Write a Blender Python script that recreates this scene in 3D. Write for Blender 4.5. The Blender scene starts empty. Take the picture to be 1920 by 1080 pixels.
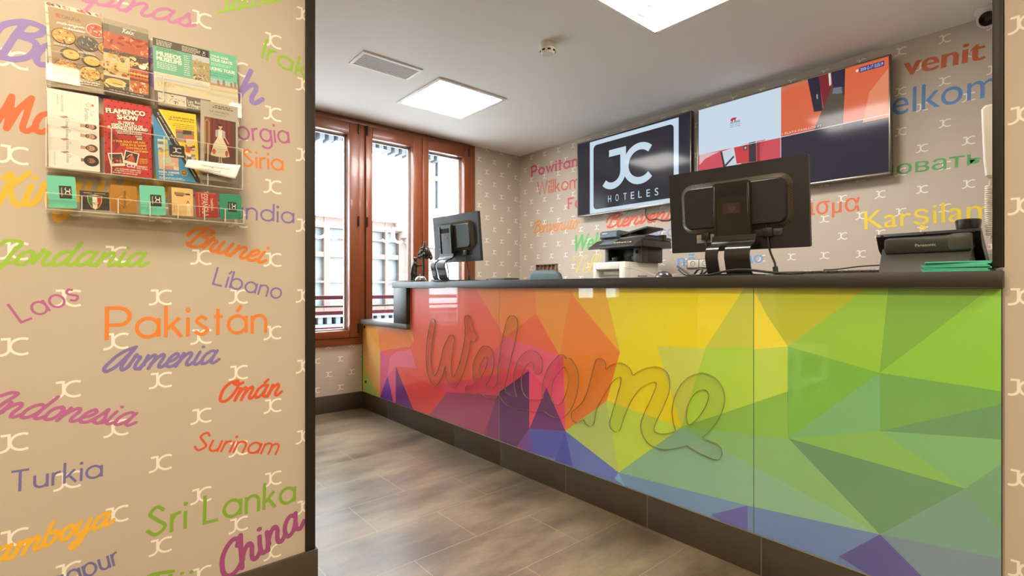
import bpy, bmesh, math, random
import numpy as np
from mathutils import Matrix, Vector

scene = bpy.context.scene
COL = scene.collection
random.seed(7)
R = math.radians

# ------------------------------------------------------------------ camera, world, exposure
CAM_Z = 1.07
F = 945.0                      # focal length in pixels of the 1920 wide frame
YAW = R(-40.67)
cam_data = bpy.data.cameras.new('camera')
cam_data.sensor_width = 36.0
cam_data.lens = F / 1920.0 * 36.0
cam_data.clip_start = 0.02
cam = bpy.data.objects.new('camera', cam_data)
cam.location = (0, 0, CAM_Z)
cam.rotation_euler = (R(90), 0, YAW)
COL.objects.link(cam)
scene.camera = cam

world = bpy.data.worlds.new('world')
scene.world = world
world.use_nodes = True
bg = world.node_tree.nodes['Background']
bg.inputs['Color'].default_value = (0.78, 0.89, 1.0, 1)
bg.inputs['Strength'].default_value = 18.0

RECEPTION_LAMP = 37.0            # emission of the ceiling panels over the desk
LOBBY_LAMP = 37.0
scene.view_settings.view_transform = 'Standard'
scene.view_settings.look = 'None'
scene.view_settings.exposure = 0.25
scene.view_settings.gamma = 1.0
scene.view_settings.use_curve_mapping = False
scene.cycles.max_bounces = 10
scene.cycles.diffuse_bounces = 5
scene.cycles.glossy_bounces = 4
scene.cycles.transmission_bounces = 6
scene.cycles.transparent_max_bounces = 24
scene.cycles.sample_clamp_indirect = 6.0
scene.cycles.caustics_reflective = False
scene.cycles.caustics_refractive = False
scene.cycles.use_denoising = True

FW = Vector((math.sin(-YAW), math.cos(-YAW), 0))
RT = Vector((math.cos(-YAW), -math.sin(-YAW), 0))

def at(px, py, axis, val):
    """where the sight line of a photo pixel meets the plane axis = val"""
    d = FW + RT * ((px - 960) / F) + Vector((0, 0, 1)) * ((540 - py) / F)
    o = Vector((0, 0, CAM_Z))
    i = 'XYZ'.index(axis)
    return o + d * ((val - o[i]) / d[i])

# ------------------------------------------------------------------ materials
def lin(c):
    c = c / 255.0
    return c / 12.92 if c <= 0.04045 else ((c + 0.055) / 1.055) ** 2.4
def rgb(*c):
    return tuple(lin(x) for x in c) + (1.0,)

MATS = {}
def mat(name, col, rough=0.5, metal=0.0, coat=0.0, vary=0.0, vscale=20.0, bump=0.0, bscale=200.0, spec=0.5, coat_rough=0.03):
    if name in MATS: return MATS[name]
    m = bpy.data.materials.new(name); m.use_nodes = True
    nt = m.node_tree; b = nt.nodes['Principled BSDF']
    c = rgb(*col)
    b.inputs['Base Color'].default_value = c
    b.inputs['Roughness'].default_value = rough
    b.inputs['Metallic'].default_value = metal
    b.inputs['Coat Weight'].default_value = coat
    b.inputs['Coat Roughness'].default_value = coat_rough
    b.inputs['Specular IOR Level'].default_value = spec
    if vary or bump:
        tc = nt.nodes.new('ShaderNodeTexCoord')
    if vary:
        n = nt.nodes.new('ShaderNodeTexNoise'); n.inputs['Scale'].default_value = vscale; n.inputs['Detail'].default_value = 6
        mx = nt.nodes.new('ShaderNodeMix'); mx.data_type = 'RGBA'
        mx.inputs[6].default_value = tuple(x * (1 - vary) for x in c[:3]) + (1,)
        mx.inputs[7].default_value = tuple(min(1, x * (1 + vary)) for x in c[:3]) + (1,)
        nt.links.new(tc.outputs['Object'], n.inputs['Vector'])
        nt.links.new(n.outputs['Fac'], mx.inputs[0])
        nt.links.new(mx.outputs[2], b.inputs['Base Color'])
    if bump:
        n2 = nt.nodes.new('ShaderNodeTexNoise'); n2.inputs['Scale'].default_value = bscale
        bp = nt.nodes.new('ShaderNodeBump'); bp.inputs['Strength'].default_value = bump; bp.inputs['Distance'].default_value = 0.002
        nt.links.new(tc.outputs['Object'], n2.inputs['Vector'])
        nt.links.new(n2.outputs['Fac'], bp.inputs['Height'])
        nt.links.new(bp.outputs['Normal'], b.inputs['Normal'])
    MATS[name] = m
    return m

def emit_mat(name, col, strength):
    if name in MATS: return MATS[name]
    m = bpy.data.materials.new(name); m.use_nodes = True
    nt = m.node_tree; b = nt.nodes['Principled BSDF']
    b.inputs['Base Color'].default_value = (0.02, 0.02, 0.02, 1)
    b.inputs['Emission Color'].default_value = rgb(*col)
    b.inputs['Emission Strength'].default_value = strength
    b.inputs['Roughness'].default_value = 0.10
    b.inputs['Specular IOR Level'].default_value = 0.11
    MATS[name] = m
    return m

def screen_mat(col):
    """a lit patch of a television picture under the glossy front"""
    return emit_mat('screen %d %d %d' % tuple(col), col, 0.74)

def clear_mat(name, tint=(1, 1, 1), rough=0.02, gloss=1.0, base=0.02):
    """clear sheet: straight-through light plus a Fresnel reflection"""
    if name in MATS: return MATS[name]
    m = bpy.data.materials.new(name); m.use_nodes = True
    nt = m.node_tree; nt.nodes.clear()
    out = nt.nodes.new('ShaderNodeOutputMaterial')
    t = nt.nodes.new('ShaderNodeBsdfTransparent'); t.inputs['Color'].default_value = tuple(tint) + (1,)
    g = nt.nodes.new('ShaderNodeBsdfGlossy'); g.inputs['Roughness'].default_value = rough
    fr = nt.nodes.new('ShaderNodeFresnel'); fr.inputs['IOR'].default_value = 1.45
    ml = nt.nodes.new('ShaderNodeMath'); ml.operation = 'MULTIPLY'; ml.inputs[1].default_value = gloss
    mx = nt.nodes.new('ShaderNodeMixShader')
    geo = nt.nodes.new('ShaderNodeNewGeometry'); inv = nt.nodes.new('ShaderNodeMath'); inv.operation = 'SUBTRACT'; inv.inputs[0].default_value = 1.0
    m2 = nt.nodes.new('ShaderNodeMath'); m2.operation = 'MULTIPLY'; m2.use_clamp = True
    nt.links.new(geo.outputs['Backfacing'], inv.inputs[1])
    nt.links.new(fr.outputs[0], ml.inputs[0]); nt.links.new(ml.outputs[0], m2.inputs[0]); nt.links.new(inv.outputs[0], m2.inputs[1]); nt.links.new(m2.outputs[0], mx.inputs[0])
    nt.links.new(t.outputs[0], mx.inputs[1]); nt.links.new(g.outputs[0], mx.inputs[2])
    nt.links.new(mx.outputs[0], out.inputs[0])
    MATS[name] = m
    return m

def ink(col):
    return mat('print %d %d %d' % tuple(col), tuple(x * 0.92 for x in col), rough=0.45)

def attr_mat(name, rough, coat, attr='tint'):
    if name in MATS: return MATS[name]
    m = bpy.data.materials.new(name); m.use_nodes = True
    nt = m.node_tree; b = nt.nodes['Principled BSDF']
    a = nt.nodes.new('ShaderNodeAttribute'); a.attribute_name = attr
    nt.links.new(a.outputs['Color'], b.inputs['Base Color'])
    b.inputs['Roughness'].default_value = rough
    b.inputs['Coat Weight'].default_value = coat
    b.inputs['Coat Roughness'].default_value = 0.012
    b.inputs['Coat IOR'].default_value = 1.62
    MATS[name] = m
    return m

# ------------------------------------------------------------------ mesh helpers
def newbm(): return bmesh.new()
I4 = Matrix.Identity(4)

def _mark(bm, faces, mi):
    for f in faces: f.material_index = mi

def box(bm, x0, x1, y0, y1, z0, z1, bev=0.0, mi=0, M=I4, seg=2):
    r = bmesh.ops.create_cube(bm, size=1.0, matrix=M @ Matrix.Translation(((x0 + x1) / 2, (y0 + y1) / 2, (z0 + z1) / 2)) @ Matrix.Diagonal((abs(x1 - x0), abs(y1 - y0), abs(z1 - z0), 1)))
    vs = r['verts']
    fs = {f for v in vs for f in v.link_faces}
    _mark(bm, fs, mi)
    if bev > 0:
        es = list({e for v in vs for e in v.link_edges})
        b = bmesh.ops.bevel(bm, geom=es, offset=min(bev, 0.49 * min(abs(x1 - x0), abs(y1 - y0), abs(z1 - z0))), segments=seg, profile=0.5, affect='EDGES')
        _mark(bm, b['faces'], mi)

def cone(bm, p0, p1, r0, r1=None, n=24, mi=0, M=I4):
    p0 = Vector(p0); p1 = Vector(p1); d = p1 - p0
    q = Vector((0, 0, 1)).rotation_difference(d.normalized()).to_matrix().to_4x4()
    r = bmesh.ops.create_cone(bm, cap_ends=True, segments=n, radius1=r0, radius2=r0 if r1 is None else r1, depth=d.length, matrix=M @ Matrix.Translation((p0 + p1) / 2) @ q)
    _mark(bm, {f for v in r['verts'] for f in v.link_faces}, mi)

def ball(bm, c, r, mi=0, M=I4, u=20, v=12, s=(1, 1, 1)):
    q = bmesh.ops.create_uvsphere(bm, u_segments=u, v_segments=v, radius=r, matrix=M @ Matrix.Translation(c) @ Matrix.Diagonal((s[0], s[1], s[2], 1)))
    _mark(bm, {f for w in q['verts'] for f in w.link_faces}, mi)

def lathe(bm, prof, n=32, mi=0, M=I4):
    rings = []
    for r, z in prof:
        if r < 1e-6: rings.append([bm.verts.new(M @ Vector((0, 0, z)))])
        else: rings.append([bm.verts.new(M @ Vector((r * math.cos(2 * math.pi * k / n), r * math.sin(2 * math.pi * k / n), z))) for k in range(n)])
    for a, b in zip(rings, rings[1:]):
        for k in range(n):
            k2 = (k + 1) % n
            if len(a) == 1 and len(b) == 1: continue
            if len(a) == 1: f = bm.faces.new((a[0], b[k2], b[k]))
            elif len(b) == 1: f = bm.faces.new((a[k], a[k2], b[0]))
            else: f = bm.faces.new((a[k], a[k2], b[k2], b[k]))
            f.material_index = mi

def prism(bm, pts, z0, z1, mi=0, M=I4, mi_side=None):
    a = [bm.verts.new(M @ Vector((p[0], p[1], z0))) for p in pts]
    b = [bm.verts.new(M @ Vector((p[0], p[1], z1))) for p in pts]
    n = len(pts)
    f = bm.faces.new(list(reversed(a))); f.material_index = mi
    f = bm.faces.new(b); f.material_index = mi
    for k in range(n):
        f = bm.faces.new((a[k], a[(k + 1) % n], b[(k + 1) % n], b[k])); f.material_index = mi if mi_side is None else mi_side

def spline(pts, n=8, closed=False):
    P = [Vector(p) for p in pts]
    if len(P) < 3:
        return P
    out = []
    m = len(P)
    for i in range(m if closed else m - 1):
        p1, p2 = P[i], P[(i + 1) % m]
        p0 = P[(i - 1) % m] if closed or i > 0 else p1 * 2 - p2
        p3 = P[(i + 2) % m] if closed or i + 2 < m else p2 * 2 - p1
        # centripetal parameters keep the curve from overshooting
        t0 = 0; t1 = t0 + max((p1 - p0).length, 1e-6) ** 0.5; t2 = t1 + max((p2 - p1).length, 1e-6) ** 0.5; t3 = t2 + max((p3 - p2).length, 1e-6) ** 0.5
        for k in range(n):
            t = t1 + (t2 - t1) * k / n
            A1 = p0 * ((t1 - t) / (t1 - t0)) + p1 * ((t - t0) / (t1 - t0))
            A2 = p1 * ((t2 - t) / (t2 - t1)) + p2 * ((t - t1) / (t2 - t1))
            A3 = p2 * ((t3 - t) / (t3 - t2)) + p3 * ((t - t2) / (t3 - t2))
            B1 = A1 * ((t2 - t) / (t2 - t0)) + A2 * ((t - t0) / (t2 - t0))
            B2 = A2 * ((t3 - t) / (t3 - t1)) + A3 * ((t - t1) / (t3 - t1))
            out.append(B1 * ((t2 - t) / (t2 - t1)) + B2 * ((t - t1) / (t2 - t1)))
    if not closed: out.append(P[-1].copy())
    return out

def tube(bm, pts, r, n=8, mi=0, M=I4, smooth=6):
    P = spline(pts, smooth) if smooth else [Vector(p) for p in pts]
    rings = []
    up = None
    for i, p in enumerate(P):
        t = (P[min(i + 1, len(P) - 1)] - P[max(i - 1, 0)]).normalized()
        if up is None: up = Vector((0, 0, 1)) if abs(t.z) < 0.9 else Vector((1, 0, 0))
        s = t.cross(up); s.normalize(); up = s.cross(t).normalized()
        rr = r(i / (len(P) - 1)) if callable(r) else r
        rings.append([bm.verts.new(M @ (p + s * (rr * math.cos(2 * math.pi * k / n)) + up * (rr * math.sin(2 * math.pi * k / n)))) for k in range(n)])
    for a, b in zip(rings, rings[1:]):
        for k in range(n):
            f = bm.faces.new((a[k], b[k], b[(k + 1) % n], a[(k + 1) % n])); f.material_index = mi
    for q in (list(reversed(rings[0])), rings[-1]):
        f = bm.faces.new(q); f.material_index = mi

def rrect(x0, x1, y0, y1, r, n=6):
    out = []
    for cx, cy, a in ((x1 - r, y0 + r, -90), (x1 - r, y1 - r, 0), (x0 + r, y1 - r, 90), (x0 + r, y0 + r, 180)):
        for k in range(n + 1):
            t = R(a + 90 * k / n); out.append((cx + r * math.cos(t), cy + r * math.sin(t)))
    return out

def loft(bm, loops, mi=0, M=I4, cap=True):
    rings = [[bm.verts.new(M @ Vector(p)) for p in L] for L in loops]
    n = len(rings[0])
    for a, b in zip(rings, rings[1:]):
        for k in range(n):
            f = bm.faces.new((a[k], a[(k + 1) % n], b[(k + 1) % n], b[k])); f.material_index = mi
    if cap:
        f = bm.faces.new(list(reversed(rings[0]))); f.material_index = mi
        f = bm.faces.new(rings[-1]); f.material_index = mi

def done(name, bm, mats, parent=None, loc=None, rot=None, smooth=True, fixn=True, label=None):
    if fixn: bmesh.ops.recalc_face_normals(bm, faces=bm.faces[:])
    me = bpy.data.meshes.new(name)
    bm.to_mesh(me); bm.free()
    for m in (mats if isinstance(mats, (list, tuple)) else [mats]): me.materials.append(m)
    if smooth:
        me.polygons.foreach_set('use_smooth', [True] * len(me.polygons))
        me.set_sharp_from_angle(angle=R(35))
    o = bpy.data.objects.new(name, me); COL.objects.link(o)
    if parent is not None: o.parent = parent
    if loc is not None: o.location = loc
    if rot is not None: o.rotation_euler = rot
    if label: o['label'] = label
    return o

def tag(o, label, cat, group=None):
    o['label'] = label; o['category'] = cat
    if group: o['group'] = group
    return o
def thing(name, label, cat, loc=(0, 0, 0), rotz=0.0, group=None):
    o = bpy.data.objects.new(name, None); COL.objects.link(o)
    o.empty_display_size = 0.1
    o.location = loc; o.rotation_euler = (0, 0, rotz)
    return tag(o, label, cat, group)
def struct(o, label=None):
    o['kind'] = 'structure'
    if label: o['label'] = label
    return o
def copy_tree(o, parent=None):
    c = o.copy(); COL.objects.link(c)
    if parent is not None: c.parent = parent
    for ch in [x for x in COL.objects if x.parent == o]: copy_tree(ch, c)
    return c

# ------------------------------------------------------------------ flat printing on a plane
def clip_poly(pts, axis, val, keep_less):
    out = []
    n = len(pts)
    for i in range(n):
        a, b = pts[i], pts[(i + 1) % n]
        ia = (a[axis] <= val) == keep_less or a[axis] == val
        ib = (b[axis] <= val) == keep_less or b[axis] == val
        if ia: out.append(a)
        if ia != ib:
            t = (val - a[axis]) / (b[axis] - a[axis])
            out.append((a[0] + (b[0] - a[0]) * t, a[1] + (b[1] - a[1]) * t))
    return out

_text_cache = {}
def text_geo(s, bold=0.0, res=3):
    key = (s, bold, res)
    if key not in _text_cache:
        cu = bpy.data.curves.new('t', 'FONT'); cu.body = s; cu.offset = bold; cu.resolution_u = res
        ob = bpy.data.objects.new('t', cu)
        me = bpy.data.meshes.new_from_object(ob)
        v = [(p.co.x / 0.682, p.co.y / 0.682) for p in me.vertices]
        f = [tuple(p.vertices) for p in me.polygons]
        bpy.data.objects.remove(ob); bpy.data.curves.remove(cu); bpy.data.meshes.remove(me)
        _text_cache[key] = (v, f)
    return _text_cache[key]

def arc(cx, cy, rx, ry, a0, a1, n=18):
    return [(cx + rx * math.cos(R(a0 + (a1 - a0) * k / n)), cy + ry * math.sin(R(a0 + (a1 - a0) * k / n))) for k in range(n + 1)]

def contours(paths, rad, step, smooth=6):
    seg = []
    for p in paths:
        q = [Vector((a[0], a[1], 0)) for a in p]
        s = spline(q, smooth) if smooth else q
        s = [(v.x, v.y) for v in s]
        seg += list(zip(s, s[1:]))
    A = np.array([s[0] for s in seg]); B = np.array([s[1] for s in seg])
    mn = np.minimum(A, B).min(0) - rad - 2 * step; mx = np.maximum(A, B).max(0) + rad + 2 * step
    nx = int((mx[0] - mn[0]) / step) + 1; ny = int((mx[1] - mn[1]) / step) + 1
    gx, gy = np.meshgrid(mn[0] + np.arange(nx) * step, mn[1] + np.arange(ny) * step, indexing='ij')
    D = np.full(gx.shape, 3 * step + 2 * rad)
    m = rad + 3 * step
    for a, b in zip(A, B):
        i0, j0 = ((np.minimum(a, b) - m - mn) / step).astype(int).clip(0); i1, j1 = ((np.maximum(a, b) + m - mn) / step).astype(int) + 2
        X_, Y_ = gx[i0:i1, j0:j1], gy[i0:i1, j0:j1]
        d = b - a; L = max((d * d).sum(), 1e-12)
        t = np.clip(((X_ - a[0]) * d[0] + (Y_ - a[1]) * d[1]) / L, 0, 1)
        D[i0:i1, j0:j1] = np.minimum(D[i0:i1, j0:j1], np.hypot(X_ - a[0] - t * d[0], Y_ - a[1] - t * d[1]))
    D = D - rad
    nxt = {}
    def ip(i, j, k, l):
        a, b = D[i, j], D[k, l]; t = a / (a - b)
        return ((i, j, k, l) if (i, j) < (k, l) else (k, l, i, j)), (mn[0] + (i + (k - i) * t) * step, mn[1] + (j + (l - j) * t) * step)
    pos = {}
    TBL = {1: ((3, 0),), 2: ((0, 1),), 3: ((3, 1),), 4: ((1, 2),), 5: ((3, 0), (1, 2)), 6: ((0, 2),), 7: ((3, 2),), 8: ((2, 3),), 9: ((2, 0),), 10: ((2, 3), (0, 1)), 11: ((2, 1),), 12: ((1, 3),), 13: ((1, 0),), 14: ((0, 3),)}
    ins = D < 0
    code = ins[:-1, :-1] * 1 + ins[1:, :-1] * 2 + ins[1:, 1:] * 4 + ins[:-1, 1:] * 8
    for i, j in np.argwhere((code > 0) & (code < 15)).tolist():
            c = int(code[i, j])
            E_ = ((i, j, i + 1, j), (i + 1, j, i + 1, j + 1), (i + 1, j + 1, i, j + 1), (i, j + 1, i, j))
            for e0, e1 in TBL[c]:
                k0, p0 = ip(*E_[e0]); k1, p1 = ip(*E_[e1]); pos[k0] = p0; pos[k1] = p1; nxt[k0] = k1
    out = []
    while nxt:
        k = next(iter(nxt)); loop = []
        while k in nxt:
            loop.append(pos[k]); k = nxt.pop(k)
        if len(loop) > 8: out.append(loop)
    return out

def filled(loops, extrude):
    """a flat mesh bounded by the outlines, holes left open"""
    cu = bpy.data.curves.new('w', 'CURVE'); cu.dimensions = '2D'; cu.fill_mode = 'BOTH'; cu.extrude = extrude
    for L in loops:
        for _ in range(2): L = [((a[0] + 2 * b[0] + c[0]) / 4, (a[1] + 2 * b[1] + c[1]) / 4) for a, b, c in zip(L[-1:] + L[:-1], L, L[1:] + L[:1])]
        s = cu.splines.new('POLY'); s.points.add(len(L) - 1)
        for p, q in zip(s.points, L): p.co = (q[0], q[1], 0, 1)
        s.use_cyclic_u = True
    ob = bpy.data.objects.new('w', cu); me = bpy.data.meshes.new_from_object(ob)
    bpy.data.objects.remove(ob); bpy.data.curves.remove(cu)
    return me

class Print:
    """collects flat coloured shapes in a plane (x right, y up); every shape lies a hair above the one before"""
    def __init__(self, M=I4, lift=0.0003, step=1.5e-5, clip=None):
        self.bm = newbm(); self.M = M; self.z = lift; self.step = step; self.qstep = 3e-6; self.clip = clip; self.mats = []
        self.T = None
    def mi(self, m):
        if not isinstance(m, bpy.types.Material): m = ink(m)
        if m not in self.mats: self.mats.append(m)
        return self.mats.index(m)
    def face(self, pts, mi):
        if self.T: pts = [self.T(*p) for p in pts]
        if self.clip:
            x0, x1, y0, y1 = self.clip
            for ax, v, less in ((0, x0, False), (0, x1, True), (1, y0, False), (1, y1, True)):
                pts = clip_poly(pts, ax, v, less)
                if len(pts) < 3: return None
        a = sum(p[0] * q[1] - q[0] * p[1] for p, q in zip(pts, pts[1:] + pts[:1]))
        if abs(a) < 1e-12: return None
        if a < 0: pts = pts[::-1]
        f = self.bm.faces.new([self.bm.verts.new(self.M @ Vector((p[0], p[1], self.z))) for p in pts])
        f.material_index = mi
        return f
    def poly(self, pts, m):
        self.z += self.step
        return self.face([tuple(p) for p in pts], self.mi(m))
    def rect(self, x0, x1, y0, y1, m): return self.poly([(x0, y0), (x1, y0), (x1, y1), (x0, y1)], m)
    def disc(self, cx, cy, r, m, ry=None, n=20, rot=0):
        c, s = math.cos(rot), math.sin(rot); ry = ry or r
        return self.poly([(cx + r * math.cos(2 * math.pi * k / n) * c - ry * math.sin(2 * math.pi * k / n) * s, cy + r * math.cos(2 * math.pi * k / n) * s + ry * math.sin(2 * math.pi * k / n) * c) for k in range(n)], m)
    def stroke(self, pts, w, m, caps=True, bump=True):
        if bump: self.z += self.step
        mi = self.mi(m) if not isinstance(m, int) else m
        P = []
        for p in pts:
            p = Vector((p[0], p[1]))
            if not P or (p - P[-1]).length > 1e-5: P.append(p)
        if len(P) < 2: return
        h = w / 2; L = []; Rr = []
        for i, p in enumerate(P):
            d0 = (p - P[i - 1]).normalized() if i else None
            d1 = (P[i + 1] - p).normalized() if i + 1 < len(P) else None
            d0 = d0 or d1; d1 = d1 or d0
            n0 = Vector((-d0.y, d0.x)); n1 = Vector((-d1.y, d1.x))
            n = n0 + n1
            if n.length < 1e-3: n = n1
            n.normalize(); k = h / max(n.dot(n1), 0.6)
            L.append(p + n * k); Rr.append(p - n * k)
        for i in range(len(P) - 1):
            self.z += self.qstep
            self.face([tuple(Rr[i]), tuple(Rr[i + 1]), tuple(L[i + 1]), tuple(L[i])], mi)
        if caps:
            self.z += self.qstep * 2
            for p in (P[0], P[-1]):
                self.face([(p.x + h * math.cos(2 * math.pi * k / 12), p.y + h * math.sin(2 * math.pi * k / 12)) for k in range(12)], mi); self.z += self.qstep * 2
    def text(self, s, x, y, h, m, bold=0.0, width=None, slant=0.0, rot=0.0, align='l', sx=1.0):
        v, f = text_geo(s)
        if not v: return 0
        mi = self.mi(m)
        xs = [p[0] for p in v]; x0, x1 = min(xs), max(xs)
        if width: sx = width / ((x1 - x0) * h)
        w = (x1 - x0) * h * sx
        ox = {'l': 0, 'c': -w / 2, 'r': -w}[align]
        c, sn = math.cos(rot), math.sin(rot)
        q = []
        for a, b in v:
            u = (a - x0) * h * sx + ox + slant * b * h; t = b * h
            q.append((x + u * c - t * sn, y + u * sn + t * c))
        d = bold * h * 1.1
        for du, dv in (((-d, -d * 0.6), (d, d * 0.6), (-d, d * 0.6), (d, -d * 0.6), (0, 0)) if bold > 0.015 else ((0, 0),)):
            self.z += self.step
            ex, ey = du * c - dv * sn, du * sn + dv * c
            for fc in f: self.face([(q[i][0] + ex, q[i][1] + ey) for i in fc], mi)
        return w
    def lines(self, x, y, w, n, dy, h, m, seed=1, align='l'):
        """rows of print too small to read"""
        rr = random.Random(seed)
        for k in range(n):
            ww = w * rr.uniform(0.7, 1.0); x0 = x if align == 'l' else x + (w - ww) / (2 if align == 'c' else 1)
            u = x0
            while u < x0 + ww:
                l = h * rr.uniform(1.0, 4.0)
                self.rect(u, min(u + l, x0 + ww), y - k * dy, y - k * dy + h, m); self.z -= self.step
                u += l + h * 0.7
        self.z += self.step
    def strokes(self, S, X, w, m, caps=True):
        """glyph strokes S mapped by X(x, y)"""
        self.z += self.step
        mi = self.mi(m)
        for s in S:
            if s[0] == 'dot':
                _, cx, cy, r = s
                self.face([X(cx + r * math.cos(2 * math.pi * k / 14), cy + r * math.sin(2 * math.pi * k / 14)) for k in range(14)], mi)
            else: self.stroke([X(*p) for p in s], w, mi, caps, bump=False)
            self.z += self.step * 0.2
    def logo(self, x, y, w, h, t, m, rot=0.0, mirror=False):
        """the two joined letters: a J whose stem runs into the round back of a C"""
        rx, ry = 0.5 - t / 2, 0.5 - t / 2
        A = w / h
        S = logo_strokes(A, t)
        c, s = math.cos(rot), math.sin(rot)
        def X(u, v):
            if mirror: u = A - u
            u *= h; v *= h
            return (x + u * c - v * s, y + u * s + v * c)
        z0 = self.z
        for k, st in enumerate(S):
            self.z = z0 + 4e-5 * (k + 1); self.strokes([st], X, t * h, m, caps=False)
        self.z = z0 + self.step
    def done(self, name, parent=None, label=None, extra=None):
        o = done(name, self.bm, self.mats, parent, smooth=False, fixn=False, label=label)
        return o

def logo_strokes(A, t):
    h = t / 2
    r = 0.5 - h
    stem = 0.375 * A if A < 1.5 else 0.36 * A
    if A < 1.5:
        a = 60; rx = (A - stem - h * 0.6) / (1 + math.cos(R(a))); cx = stem + h * 0.6 + rx
    else:
        rx = r; cx = stem + h * 0.9 + rx; a = 46
        rj = stem / 1.72
        return [[(stem - stem * 0.74, 1 - h), (stem + h, 1 - h)], [(stem, 1 - h * 2)] + arc(stem - rj, rj + h, rj, rj, 0, -136), arc(cx, 0.5, rx, r, a, 360 - a, 26)]
    return [
        [(stem - stem * 0.72, 1 - h), (stem + h, 1 - h)],
        [(stem, 1 - h * 2)] + arc(stem - 0.28 * A, 0.36, 0.28 * A, 0.36 - h, 0, -90) + [(h * 0.3, h)],
        arc(cx, 0.5, rx, r, a, 360 - a, 26),
    ]

# ------------------------------------------------------------------ two drawn alphabets (capital height 1 / small letter height 1)
def G():
    r, c, x = 0.29, 0.335, 0.62
    g = {}
    def O(cx): return arc(cx, c, r, r, 0, 360, 30)
    g['o'] = ([O(r)], 2 * r); g['a'] = ([O(r), [(2 * r, x), (2 * r, 0.04)]], 2 * r); g['d'] = ([O(r), [(2 * r, 1), (2 * r, 0.04)]], 2 * r)
    g['b'] = ([O(r), [(0, 1), (0, 0.04)]], 2 * r); g['p'] = ([O(r), [(0, x), (0, -0.3)]], 2 * r)
    g['g'] = ([O(r), [(2 * r, x)] + arc(r, -0.06, r, 0.24, 0, -150, 14)], 2 * r)
    g['n'] = ([[(0, x), (0, 0)], arc(0.23, 0.4, 0.23, 0.225, 180, 0) + [(0.46, 0)]], 0.46)
    g['m'] = ([[(0, x), (0, 0)], arc(0.2, 0.42, 0.2, 0.205, 180, 0) + [(0.4, 0)], arc(0.6, 0.42, 0.2, 0.205, 180, 0) + [(0.8, 0)]], 0.8)
    g['u'] = ([[(0, x)] + arc(0.22, 0.265, 0.22, 0.22, 180, 360) + [(0.44, x)], [(0.44, x), (0.44, 0)]], 0.44)
    g['r'] = ([[(0, x), (0, 0)], arc(0.24, 0.36, 0.24, 0.25, 180, 80, 10)], 0.22)
    g['i'] = ([[(0, x), (0, 0)], ('dot', 0, 0.86, 0.075)], 0.0); g['l'] = ([[(0, 1), (0, 0)]], 0.0)
    g['k'] = ([[(0, 1), (0, 0)], [(0.04, 0.27), (0.38, x)], [(0.15, 0.38), (0.44, 0)]], 0.42)
    g['s'] = ([spline([(0.36, 0.53, 0), (0.2, 0.625, 0), (0.06, 0.49, 0), (0.2, 0.345, 0), (0.38, 0.19, 0), (0.2, 0.045, 0), (0.0, 0.16, 0)], 6)], 0.38)
    g['t'] = ([[(0.12, 0.88), (0.12, 0)], [(0, x), (0.27, x)]], 0.25)
    g['e'] = ([[(0.03, c), (2 * r - 0.03, c)], arc(r, c, r, r, 0, 318, 26)], 2 * r)
    g['c'] = ([arc(r, c, r, r, 50, 310, 24)], 2 * r - 0.06)
    g['z'] = ([[(0, x), (0.4, x), (0, 0.04), (0.42, 0.04)]], 0.42); g['h'] = ([[(0, 1), (0, 0)], arc(0.23, 0.4, 0.23, 0.225, 180, 0) + [(0.46, 0)]], 0.46)
    g['í'] = ([[(0, x), (0, 0)], [(-0.03, 0.76), (0.1, 0.97)]], 0.0)
    g['á'] = (g['a'][0] + [[(r - 0.02, 0.76), (r + 0.12, 0.98)]], 2 * r)
    g['I'] = ([[(0, 1), (0, 0)]], 0.0); g['L'] = ([[(0, 1), (0, 0.045), (0.46, 0.045)]], 0.46)
    g['P'] = ([[(0, 0), (0, 1)], [(0.03, 0.955), (0.26, 0.955)] + arc(0.3, 0.7, 0.27, 0.255, 90, -90) + [(0, 0.445)]], 0.56)
    g['T'] = ([[(0, 0.955), (0.6, 0.955)], [(0.3, 0.955), (0.3, 0)]], 0.6)
    g['S'] = ([spline([(0.5, 0.8, 0), (0.28, 0.955, 0), (0.08, 0.75, 0), (0.3, 0.52, 0), (0.54, 0.27, 0), (0.27, 0.045, 0), (0.0, 0.24, 0)], 7)], 0.54)
    g['G'] = ([arc(0.45, 0.5, 0.44, 0.455, 45, 350, 26) + [(0.5, 0.42)]], 0.88); g['A'] = ([[(0, 0), (0.36, 1), (0.72, 0)], [(0.12, 0.33), (0.6, 0.33)]], 0.72)
    g['W'] = ([[(0, 1), (0.24, 0.03), (0.48, 0.97), (0.72, 0.03), (0.96, 1)]], 0.96)
    g['N'] = ([[(0, 0), (0, 1), (0.56, 0), (0.56, 1)]], 0.56); g['M'] = ([[(0, 0), (0.05, 1), (0.4, 0.1), (0.75, 1), (0.8, 0)]], 0.8)
    g['B'] = ([[(0, 0), (0, 1)], [(0.03, 0.955), (0.24, 0.955)] + arc(0.26, 0.74, 0.22, 0.215, 90, -90) + [(0, 0.525)], [(0.26, 0.525)] + arc(0.29, 0.285, 0.25, 0.24, 90, -90) + [(0, 0.045)]], 0.54)
    g['O'] = ([arc(0.47, 0.5, 0.46, 0.455, 0, 360, 34)], 0.94); g['F'] = ([[(0.5, 0.955), (0, 0.955), (0, 0)], [(0, 0.5), (0.42, 0.5)]], 0.5)
    g['w'] = ([[(0, x), (0.18, 0.03), (0.36, 0.6), (0.54, 0.03), (0.72, x)]], 0.72); g['v'] = ([[(0, x), (0.23, 0.03), (0.46, x)]], 0.46)
    g[' '] = ([], 0.22)
    return g
GEO = G()

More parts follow.
